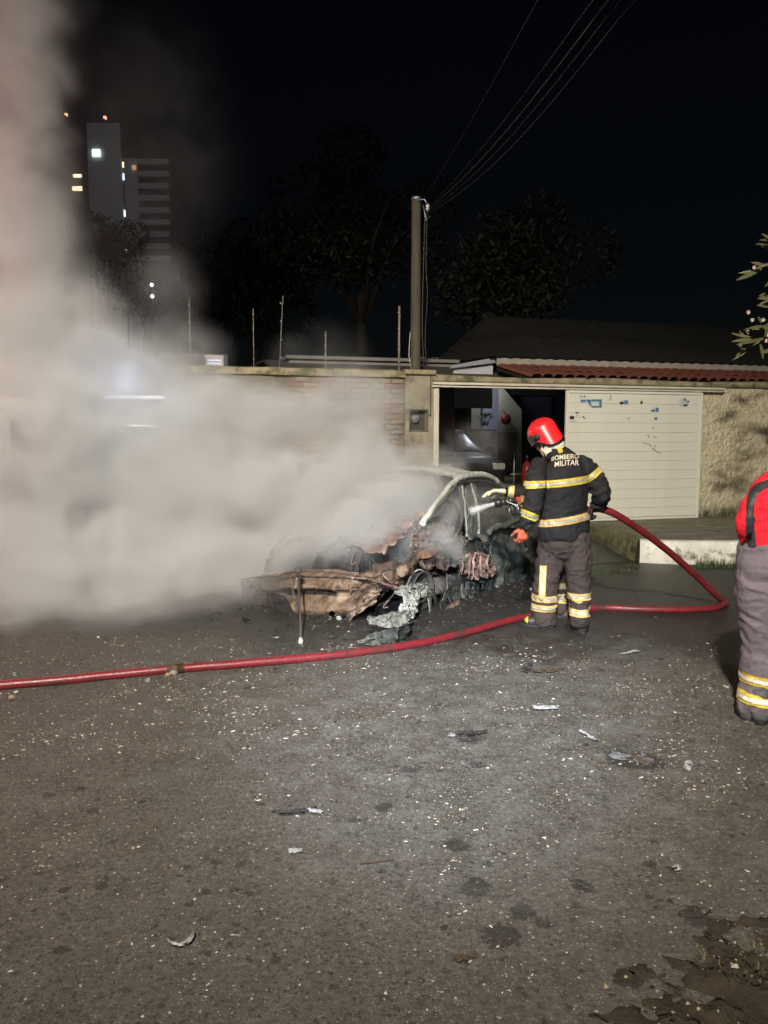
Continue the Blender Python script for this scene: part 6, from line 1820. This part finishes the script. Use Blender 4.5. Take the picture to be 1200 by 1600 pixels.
# ---- third fireman at the right edge ----------------------------------------------------------
def fireman_right():
    Y0 = 4.3
    A = lambda x, y, Y=Y0: at(x, y, Y)
    base = gnd(1205, 1128)
    P = person('fireman in red shirt and black braces, cut off by the right edge', base)
    off = P.location
    rt = Vector((.93, -.36, 0)); fwd = Vector((.36, .93, 0))
    lf, rf = gnd(1180, 1126), gnd(1250, 1120)
    hc = A(1262, 668, 4.36)
    HL, H, hfw, hrt, hup = head_limbs(hc, Vector((.45, .88, -.1)), Vector((.12, .1, 1)))
    sl, sr = A(1190, 768, 4.3), A(1290, 765, 4.2)
    el, er = A(1170, 825, 4.3), A(1312, 835, 4.2)
    wl_, wr = A(1205, 852, 4.48), A(1285, 860, 4.42)
    hipl, hipr = A(1192, 890, 4.3), A(1238, 890, 4.24)
    core = [Limb([A(1214, 900), A(1213, 860), A(1222, 800), A(1236, 760, 4.27), A(1250, 728, 4.3), hc - hup * .05], [(.15, .1), (.14, .1), (.16, .11), (.15, .1), (.06, .06), (.055, .06)], rt),
            Limb([sl, el, wl_], [.048, .042, .03], fwd), Limb([sr, er, wr], [.048, .042, .03], fwd),
            Limb([hipl, A(1189, 930, 4.3), A(1190, 990, 4.3), A(1189, 1045, 4.3), lf + UP * .1], [.085, .08, .06, .055, .045], rt), Limb([hipr, A(1242, 930, 4.24), A(1246, 990, 4.25), A(1249, 1060, 4.25), rf + UP * .1], [.085, .08, .06, .055, .045], rt)]
    put('body', fuse(core + HL + hand_limbs(wl_, (.75, .5, -.1), (.2, .5, -.6), .8, 1) + hand_limbs(wr, (-.7, .5, -.1), (-.2, .5, -.6), .8, -1), .0075, 2), M_skin, P)
    for s in (-1, 1): MB().lathe([(0, -.011), (.008, -.008), (.011, 0), (.008, .008), (0, .011)], H(.083, s * .032, .008) - off, 10).build('eye', M_eye, P)
    hr = fuse([Limb([H(-.03, 0, .02), H(-.02, 0, .07), H(-.01, 0, .1)], [(.08, .092), (.078, .098), (.055, .07)], hrt)], .009, 2, .006, 20)
    put('hair', hr, M_black, P)
    M_red = cloth('red_shirt_cloth', (.6, .014, .03), (.5, .012, .024), 5)
    T = Limb([A(1214, 880), A(1213, 850), A(1218, 815), A(1226, 780, 4.28), A(1237, 757, 4.27), A(1249, 735, 4.29)], [(.185, .13), (.195, .14), (.205, .15), (.19, .14), (.15, .11), (.075, .07)], rt, 'torso')
    SL = Limb([A(1196, 770, 4.3), A(1178, 790, 4.3), A(1167, 822, 4.3), A(1180, 842, 4.38), A(1203, 852, 4.47)], [.068, .066, .058, .052, .042], fwd, 'left')
    SR = Limb([A(1285, 765, 4.22), A(1302, 795, 4.2), er, A(1300, 850, 4.3), A(1287, 860, 4.41)], [.068, .066, .058, .052, .042], fwd, 'right')
    lm = [T, SL, SR]; sm_ = fuse(lm, .009, 4, .016, 7, 21)
    S = put('shirt', sm_, M_red, P)
    # trousers
    M_tr2 = cloth('grey_lilac_trousers', (.15, .125, .145), (.105, .09, .105), 5)
    TL = Limb([A(1194, 880, 4.3), A(1189, 930, 4.3), A(1190, 990, 4.3), A(1189, 1045, 4.3), A(1184, 1085, 4.29), lf + UP * .07], [(.14, .14), (.135, .14), (.108, .115), (.104, .11), (.106, .11), (.095, .1)], rt, 'left')
    TR = Limb([A(1238, 880, 4.24), A(1242, 930, 4.24), A(1246, 990, 4.25), A(1249, 1060, 4.25), rf + UP * .07], [(.135, .14), (.13, .135), (.108, .115), (.102, .11), (.095, .1)], rt, 'right')
    PV = Limb([A(1213, 853), A(1214, 880), A(1215, 905)], [(.205, .15), (.22, .165), (.21, .165)], rt, 'pelvis')
    tl = [TL, TR, PV]; tm = fuse(tl, .0095, 3, .024, 7, 25)
    Tr = put('trousers', tm, M_tr2, P)
    tcls = lambda p: min(tl, key=lambda L: L.dist(p)).kind
    for yy in (1066, 1093.5):
        for k, xx in (('left', 1186), ('right', 1249)):
            tape(tm, off, A(xx, yy, 4.2), (.1, 0, 1), .029, lambda p, k=k: tcls(p) == k, Tr, M_yelt, M_silw)
    # braces
    bm = bmesh.new(); bm.from_mesh(sm_); bm.transform(Matrix.Translation(off)); bv = BVHTree.FromBMesh(bm); bm.free()
    def brace(pts, hw):
        pts = catmull([Vector((a, b, c)) for a, b, c in pts], 6)
        mb = MB(); n = len(pts) - 1
        def fn(u, v):
            k = min(int(round(v * n)), n); p = pts[k]; t = (pts[min(k + 1, n)] - pts[max(k - 1, 0)]); t.z = 0; t.normalize()
            q = Vector((p.x, p.y)) + Vector((-t.y, t.x)) * (u - .5) * 2 * p.z
            h, nn, _, _ = bv.ray_cast(ORG, ray(q.x, q.y).normalized())
            lift = .006 if 0 < u < 1 else .002
            return (h + nn * lift - off) if h is not None else at(q.x, q.y, 4.2) - off
        mb.grid(fn, 4, n)
        return mb.build('brace', M_black, P)
    brace([(1176, 862, 8), (1173, 835, 7), (1172, 805, 6), (1174, 780, 6.5), (1184, 763, 7), (1200, 756, 6), (1216, 750, 6)], 0)
    brace([(1216, 866, 7), (1232, 830, 7), (1246, 795, 7), (1262, 765, 7)], 0)
    bk = MB().box(A(1172.5, 812, 4.115) - off, (.05, .012, .028), bev=.004).build('buckle', M_black, P)
    boot(P, lf + Vector((.01, -.04, 0)), lf + Vector((.08, .2, 0)), .1, .055, M_bdust)
    boot(P, rf + Vector((0, -.03, 0)), rf + Vector((.08, .2, 0)), .1, .055, M_bdust)
    return P
P3 = fireman_right()
# ------------------------------------------------------------------ fire hose, nozzle, water
HR = .031
def g2(px, py): 
    p = gnd(px, py); p.z = HR * .8; return p
M_hose = worn('wet_red_hose', (.18, .018, .024), (.125, .013, .018), .38, 14, 0, .35, .003, 160, c3=(.07, .025, .022), c3_thr=.52, c3_scale=4, spec=.5)
hp = [at(829, 777, 6.93), at(848, 781, 6.86), at(880, 795, 6.7), at(915, 797, 6.62), at(938, 795, 6.53), at(962, 804, 6.55), at(1000, 828, 6.68), at(1045, 862, 6.88), at(1090, 902, 7.06), at(1120, 931, 7.16), g2(1132, 945), g2(1128, 950), g2(1110, 955), g2(1060, 957), g2(1000, 956), g2(940, 954), g2(890, 958), g2(850, 964), g2(800, 973), g2(740, 990), g2(680, 1005), g2(620, 1016), g2(540, 1027), g2(450, 1036), g2(360, 1044), g2(285, 1050), g2(190, 1059), g2(90, 1069), g2(0, 1077), g2(-90, 1086), g2(-300, 1110)]
hpath = catmull(hp, 8)
hs = empty('fire_hose', (hp[10].x, hp[10].y, 0), 0, 'long red fire hose looping over the road from the fireman past the wreck', 'hose')
ho = hs.location
mb = MB()
mb.tube([p - ho + Vector((0, 0, .002 * noise.noise(p * 6))) for p in hpath], [HR * (1 + .04 * noise.noise(p * 5)) for p in hpath], 14)
mb.build('hose_body', M_hose, hs)
# coupling between two lengths of hose, with its clips
k0 = min(range(len(hpath)), key=lambda k: (hpath[k] - g2(278, 1051)).length)
cd = (hpath[k0 + 1] - hpath[k0 - 1]).normalized(); cr = cd.to_track_quat('Z', 'Y').to_matrix()
MB().lathe([(.03, -.06), (.035, -.055), (.035, -.02), (.039, -.018), (.039, .018), (.035, .02), (.035, .055), (.03, .06)], hpath[k0] - ho, 18, cr).build('coupling', worn('dull_brass', (.09, .05, .03), (.05, .03, .02), .6, 20, .3, .2), hs)
# nozzle
M_nz = worn('black_nozzle', (.02, .02, .02), (.04, .04, .04), .35, 20, .2, .1)
M_chr = worn('scuffed_steel', (.4, .4, .38), (.25, .25, .24), .3, 20, .9, .1)
n0 = at(774, 786.5, 7.02); n1 = at(829, 777, 6.93)
nz = empty('hose_nozzle', n0, 0, 'black pistol-grip hose nozzle aimed through the wreck window', 'nozzle')
d = (n1 - n0); L = d.length; R = d.to_track_quat('Z', 'Y').to_matrix()
nz.rotation_euler = R.to_euler()
MB().lathe([(.022, 0), (.04, .0), (.043, .01), (.043, .045), (.036, .055), (.032, .06)], seg=20).build('bumper', M_nz, nz)
MB().lathe([(.03, .058), (.03, .1), (.034, .105), (.034, .12), (.027, .125), (.027, L * .62), (.0, L * .62)], seg=18).build('barrel', M_nz, nz)
for z in (.075, .112, .14): MB().lathe([(.033, z), (.037, z + .002), (.037, z + .008), (.033, z + .01)], seg=18).build('ring', M_chr, nz)
MB().lathe([(.026, L * .6), (.034, L * .62), (.036, L * .7), (.036, L * .82), (.033, L * .84), (.035, L * .86), (.035, L * 1.0), (.031, L * 1.02)], seg=18).build('coupling', worn('red_coupling', (.4, .04, .03), (.3, .03, .025), .4, 20), nz)
inv = R.inverted()
dn = inv @ Vector((.1, -.1, -1)); bk = inv @ Vector((-.3, 0, -1))
MB().tube([dn * .02 + Vector((0, 0, .14)), dn * .08 + Vector((0, 0, .15)), dn * .14 + Vector((0, 0, .165))], [.018, .017, .019], 10).build('pistol_grip', M_nz, nz)
s_ = Vector((.03, 0, 0))
MB().tube(catmull([Vector((.03, 0, .1)), dn * .05 + Vector((.034, 0, .19)), dn * .11 + Vector((.02, 0, .2)), dn * .12 + Vector((-.02, 0, .2)), dn * .05 + Vector((-.034, 0, .19)), Vector((-.03, 0, .1))], 5), .007, 7).build('bail_handle', M_chr, nz)
MB().tube([dn * .04 + Vector((.01, 0, .13)), dn * .1 + Vector((.01, 0, .115)), dn * .13 + Vector((.01, 0, .12))], .005, 6).build('trigger', M_chr, nz)
# water jet
mw, t, b = new_mat('white_water_spray')
b.inputs['Base Color'].default_value = (.85, .87, .88, 1); b.inputs['Roughness'].default_value = .3
co = coords(t, 'Object')
k = t.rampf(t.noise(co, 70, 4, .7), .38, .66, .02, .42)
t.l(k, b.inputs['Alpha'])
w0 = n0; w1 = at(736, 797, 7.15)
jd = w1 - w0
mb = MB()
pts = [w0 + jd * (k / 9) + Vector((0, 0, -.012 * (k / 9) ** 2)) for k in range(10)]
mb.tube([p - w0 for p in pts], [.016 + .03 * (k / 9) ** 1.2 for k in range(10)], 14)
mb.tube([p - w0 for p in pts], [.01 + .016 * (k / 9) ** 1.2 for k in range(10)], 12)
wj = mb.build('water_jet', mw); wj.location = w0; tag(wj, 'white water jet leaving the nozzle', kind='stuff')
# ------------------------------------------------------------------ white van behind the smoke
vt1 = wl(259, 640, -1.0)[0]
van = empty('white_van', wpt(vt1 - 4.4, -2.1), WANG, 'white van parked along the wall, dimly seen through the smoke', 'van')
M_van = worn('white_van_paint', (.74, .75, .77), (.66, .67, .7), .3, 2, 0, 0, coat=.5)
M_vgl = worn('van_glass', (.03, .035, .04), (.04, .045, .05), .08, 3, bump=0)
zr_ = wl(210, 631, -1.0)[1]
secs = [(0, .15, .95), (.0, .15, zr_ - .25), (.08, .15, zr_ - .05), (.5, .15, zr_), (3.3, .15, zr_), (3.75, .15, zr_ - .12), (4.05, .15, zr_ - .55), (4.35, .15, zr_ - .85), (4.4, .2, .7), (4.38, .2, .35), (4.3, .2, .3), (.0, .2, .3)]
prof_ = [(x, z) for x, _, z in secs]
mb = MB(); mb.prism(prof_, .12, 1.78); bo = mb.build('body', M_van, van)
bm = bmesh.new(); bm.from_mesh(bo.data); bmesh.ops.bevel(bm, geom=[e for e in bm.edges], offset=.06, segments=3, affect='EDGES', clamp_overlap=True); 
for f_ in bm.faces: f_.smooth = True
bm.to_mesh(bo.data); bm.free()
for x0, x1 in ((.3, 1.6), (1.72, 2.7), (2.82, 3.6)): MB().box(((x0 + x1) / 2, .112, zr_ - .48), (x1 - x0, .02, .5), bev=.008).build('window', M_vgl, van)
MB().box((4.16, .95, zr_ - .48), (.02, 1.4, .62), Matrix.Rotation(-.62, 3, 'Y'), bev=.008).build('windscreen', M_vgl, van)
for x in (.8, 3.5):
    for y in (.2, 1.7):
        w = MB().lathe([(.2, -.1), (.29, -.1), (.32, -.06), (.32, .06), (.29, .1), (.2, .1)], (x, y, .32), 24, Matrix.Rotation(math.radians(90), 3, 'X')).build('wheel', M_black, van)
        MB().lathe([(0, .08), (.1, .07), (.2, .09), (.2, -.09), (0, -.09)], (x, y, .32), 20, Matrix.Rotation(math.radians(90), 3, 'X')).build('rim', M_steel, w)
for y in (.35, 1.55): MB().box((4.36, y, .78), (.1, .26, .16), bev=.03).build('headlight', M_lens, van)
MB().box((4.36, .95, .45), (.14, 1.6, .2), bev=.04).build('bumper', M_black, van)
# glowing bar that stands in for the lit roof edge, and lit dashboard strip
bar = MB().box(((wl(162, 632, -2.0)[0] + wl(258, 632, -2.0)[0]) / 2 - (vt1 - 4.4), .14, zr_ + .03), (wl(258, 632, -2.0)[0] - wl(162, 632, -2.0)[0], .1, .045), bev=.02).build('glowing_roof_edge', emis('cool_roof_edge_glow', (.7, .8, 1), .3), van)
MB().box((wl(222, 665, -1.9)[0] - (vt1 - 4.4), .1, wl(222, 665, -1.9)[1]), (.28, .02, .018)).build('lit_strip', emis('lit_strip_white', (1, 1, .95), 3.5), van)
ld = bpy.data.lights.new('bar_light', 'POINT'); ld.energy = 5; ld.color = (.62, .72, 1); ld.shadow_soft_size = .25
lo = bpy.data.objects.new('bar_light', ld); COL.objects.link(lo); lo.parent = van; lo.location = (wl(205, 632, -2.0)[0] - (vt1 - 4.4), -.15, zr_ + .2)
# red beacon of a fire engine, on its roof bar, out of frame to the left: only the beacon post is built
bc = empty('beacon_lamp', (-7.4, 8.2, 0), 0, 'red rotating beacon on a steel post left of the picture', 'beacon')
MB().tube([(0, 0, 0), (0, 0, 3.3)], .04, 8).build('post', M_steel, bc)
MB().lathe([(0, .2), (.08, .18), (.1, .1), (.1, 0), (0, 0)], (0, 0, 3.3), 16).build('dome', emis('red_beacon_glass', (1, .12, .08), 4), bc)
ld = bpy.data.lights.new('beacon_light', 'POINT'); ld.energy = 260; ld.color = (1, .22, .14); ld.shadow_soft_size = .15
lo = bpy.data.objects.new('beacon_light', ld); COL.objects.link(lo); lo.parent = bc; lo.location = (0, -.0, 3.75)
# unseen tyre, added as a source for the pinkish glow in the smoke
p = gnd(320, 905)
ty = empty('added_glow_tyre', (p.x, p.y + .25, 0), 0, 'unseen tyre added as the source of the pinkish glow inside the smoke', 'tyre')
mb = MB(); mb.lathe([(.17, .02), (.25, .0), (.3, .04), (.3, .13), (.25, .17), (.17, .15), (.17, .02)], seg=30); mb.build('tyre', M_cav, ty)
mb = MB()
for k in range(40):
    a = rng.uniform(0, 6.28); r = rng.uniform(.16, .29); q = rng.uniform(.012, .03)
    mb.add([(r * math.cos(a) + v[0] * q, r * math.sin(a) + v[1] * q, .16 + v[2] * q) for v in CH_V], CH_F)
o = mb.build('added_embers', emis('added_ember_glow', (1, .35, .15), 4), ty); o['kind'] = 'stuff'
ld = bpy.data.lights.new('pink_glow_light', 'POINT'); ld.energy = 16; ld.color = (1, .68, .62); ld.shadow_soft_size = .2
lo = bpy.data.objects.new('pink_glow_light', ld); COL.objects.link(lo); lo.parent = ty; lo.location = (0, -.2, .3)
# ------------------------------------------------------------------ smoke rolling off the wreck
SM_STEP = 0.05
# (px, py, distance, half sizes across / deep / up, density)
BLOBS = [
    (330, 800, 8.1, 1.9, 1.0, .85, 2.4), (500, 770, 7.9, 1.05, .8, .66, 2.4), (570, 715, 8.6, .6, .7, .5, 1.8),
    (130, 820, 7.9, 1.5, 1.0, 1.0, 2.4), (60, 870, 7.5, 1.2, 1.0, .62, 1.9), (235, 900, 7.5, .9, .8, .4, 1.3), (340, 880, 7.6, .8, .7, .42, 2.0),
    (190, 700, 8.3, 1.5, 1.0, .8, 2.2), (60, 690, 7.5, 1.0, .7, .8, 2.0), (40, 560, 8.5, 1.35, 1.0, 1.0, 2.0), (150, 600, 8.6, .95, .8, .6, 1.3),
    (0, 400, 8.6, .95, .9, 1.1, 1.5), (-25, 200, 8.6, .95, .9, 1.2, 1.1), (-20, -20, 8.6, 1.1, .9, 1.2, .8), (60, 60, 8.6, .6, .6, .9, .45), (95, 470, 8.7, .6, .7, .6, .7),
    (250, 565, 9.0, .8, .8, .5, .8), (260, 450, 9.2, .5, .6, .5, .16), (520, 635, 8.9, 1.0, .7, .42, 1.1), (420, 650, 8.9, 1.1, .8, .42, 1.5), (300, 640, 8.8, 1.0, .7, .4, 1.4), (20, 645, 7.5, .8, .6, .6, 2.0), (500, 560, 9.4, .7, .7, .4, .1),
    (545, 848, 7.05, .4, .35, .22, 1.3), (560, 820, 7.5, .75, .6, .45, 2.0), (480, 845, 7.4, .6, .5, .3, 1.2), (600, 790, 7.6, .45, .4, .42, 1.8), (610, 850, 7.5, .4, .4, .3, 1.1),
    (695, 850, 6.95, .17, .2, .17, 2.2), (720, 862, 7.0, .12, .15, .1, 1.5), (665, 770, 8.15, .5, .5, .34, 2.0), (640, 800, 7.8, .5, .45, .36, 1.8), (735, 800, 7.95, .4, .35, .35, .8), (640, 725, 8.8, .6, .5, .22, .9),
    (120, 955, 6.7, .95, .8, .34, .45), (20, 955, 6.7, 1.0, .8, .4, .6), (260, 935, 7.0, .9, .6, .35, .4), (420, 915, 7.2, .7, .5, .3, .35), (200, 250, 10, 1.5, 1.0, 2.2, .035), (740, 705, 10.0, .5, .5, .3, .25),
]
def build_smoke():
    lo = Vector((-6.6, 5.7, -.02)); hi = Vector((2.2, 10.9, 7.6))
    res = [int((hi[k] - lo[k]) / SM_STEP) for k in range(3)]
    ng = bpy.data.node_groups.new('smoke_field', 'GeometryNodeTree')
    ng.interface.new_socket('Geometry', in_out='INPUT', socket_type='NodeSocketGeometry')
    ng.interface.new_socket('Geometry', in_out='OUTPUT', socket_type='NodeSocketGeometry')
    N = NT(ng)
    go = N.n('NodeGroupOutput')
    pos = N.n('GeometryNodeInputPosition').outputs[0]
    def nz(vec, sc, det, rough=.55, dist=0, color=False):
        nd = N.n('ShaderNodeTexNoise'); N.l(vec, nd.inputs['Vector']); nd.inputs['Scale'].default_value = sc; nd.inputs['Detail'].default_value = det; nd.inputs['Roughness'].default_value = rough; nd.inputs['Distortion'].default_value = dist
        return nd.outputs['Color' if color else 0]
    w1 = N.vmath('MULTIPLY', N.vmath('SUBTRACT', nz(pos, .75, 2, .5, 0, True), (.5, .5, .5)), (1.5, 1.3, 1.5))
    p1 = N.vmath('ADD', pos, w1)
    w2 = N.vmath('MULTIPLY', N.vmath('SUBTRACT', nz(p1, 2.4, 4, .55, 0, True), (.5, .5, .5)), (.55, .5, .55))
    p2 = N.vmath('ADD', pos, N.vmath('ADD', N.vmath('MULTIPLY', w1, (.45, .45, .45)), w2))
    tot = None
    for px, py, Y, rx, ry, rz, d in BLOBS:
        c = at(px, py, Y)
        r = N.vmath('LENGTH', N.vmath('DIVIDE', N.vmath('SUBTRACT', p2, tuple(c)), (rx, ry, rz)))
        k = N.n('ShaderNodeMapRange'); k.interpolation_type = 'SMOOTHSTEP'; k.clamp = True
        N.l(r, k.inputs[0]); k.inputs[1].default_value = 1.12; k.inputs[2].default_value = .3; k.inputs[3].default_value = 0; k.inputs[4].default_value = d
        tot = k.outputs[0] if tot is None else N.math('ADD', tot, k.outputs[0])
    tot = N.math('MULTIPLY', N.math('MINIMUM', tot, 3.2), 1.45)
    n1 = nz(p2, 1.7, 6, .58, .5)
    mod = N.n('ShaderNodeMapRange'); mod.clamp = True
    N.l(n1, mod.inputs[0]); mod.inputs[1].default_value = .33; mod.inputs[2].default_value = .66; mod.inputs[3].default_value = .04; mod.inputs[4].default_value = 1.9
    den = N.math('MULTIPLY', tot, mod.outputs[0])
    vc = N.n('GeometryNodeVolumeCube')
    N.l(den, vc.inputs['Density'])
    vc.inputs['Min'].default_value = lo; vc.inputs['Max'].default_value = hi
    vc.inputs['Resolution X'].default_value = res[0]; vc.inputs['Resolution Y'].default_value = res[1]; vc.inputs['Resolution Z'].default_value = res[2]
    m = bpy.data.materials.new('grey_smoke'); m.use_nodes = True
    t = m.node_tree; t.nodes.remove(t.nodes['Principled BSDF'])
    pv = t.nodes.new('ShaderNodeVolumePrincipled')
    pv.inputs['Color'].default_value = (.885, .89, .9, 1)
    pv.inputs['Density'].default_value = 1.0
    pv.inputs['Density Attribute'].default_value = 'density'
    pv.inputs['Anisotropy'].default_value = .0
    t.links.new(pv.outputs[0], t.nodes['Material Output'].inputs['Volume'])
    sm = N.n('GeometryNodeSetMaterial'); N.l(vc.outputs[0], sm.inputs[0]); sm.inputs['Material'].default_value = m
    N.l(sm.outputs[0], go.inputs[0])
    b = MB().box(tuple((lo + hi) / 2), tuple(hi - lo)); me = b.mesh('smoke'); me.materials.append(m)
    o = bpy.data.objects.new('smoke', me); COL.objects.link(o)
    tag(o, 'thick grey smoke billowing from the wreck to the left and upwards', kind='stuff')
    md = o.modifiers.new('smoke', 'NODES'); md.node_group = ng
    return o
build_smoke()
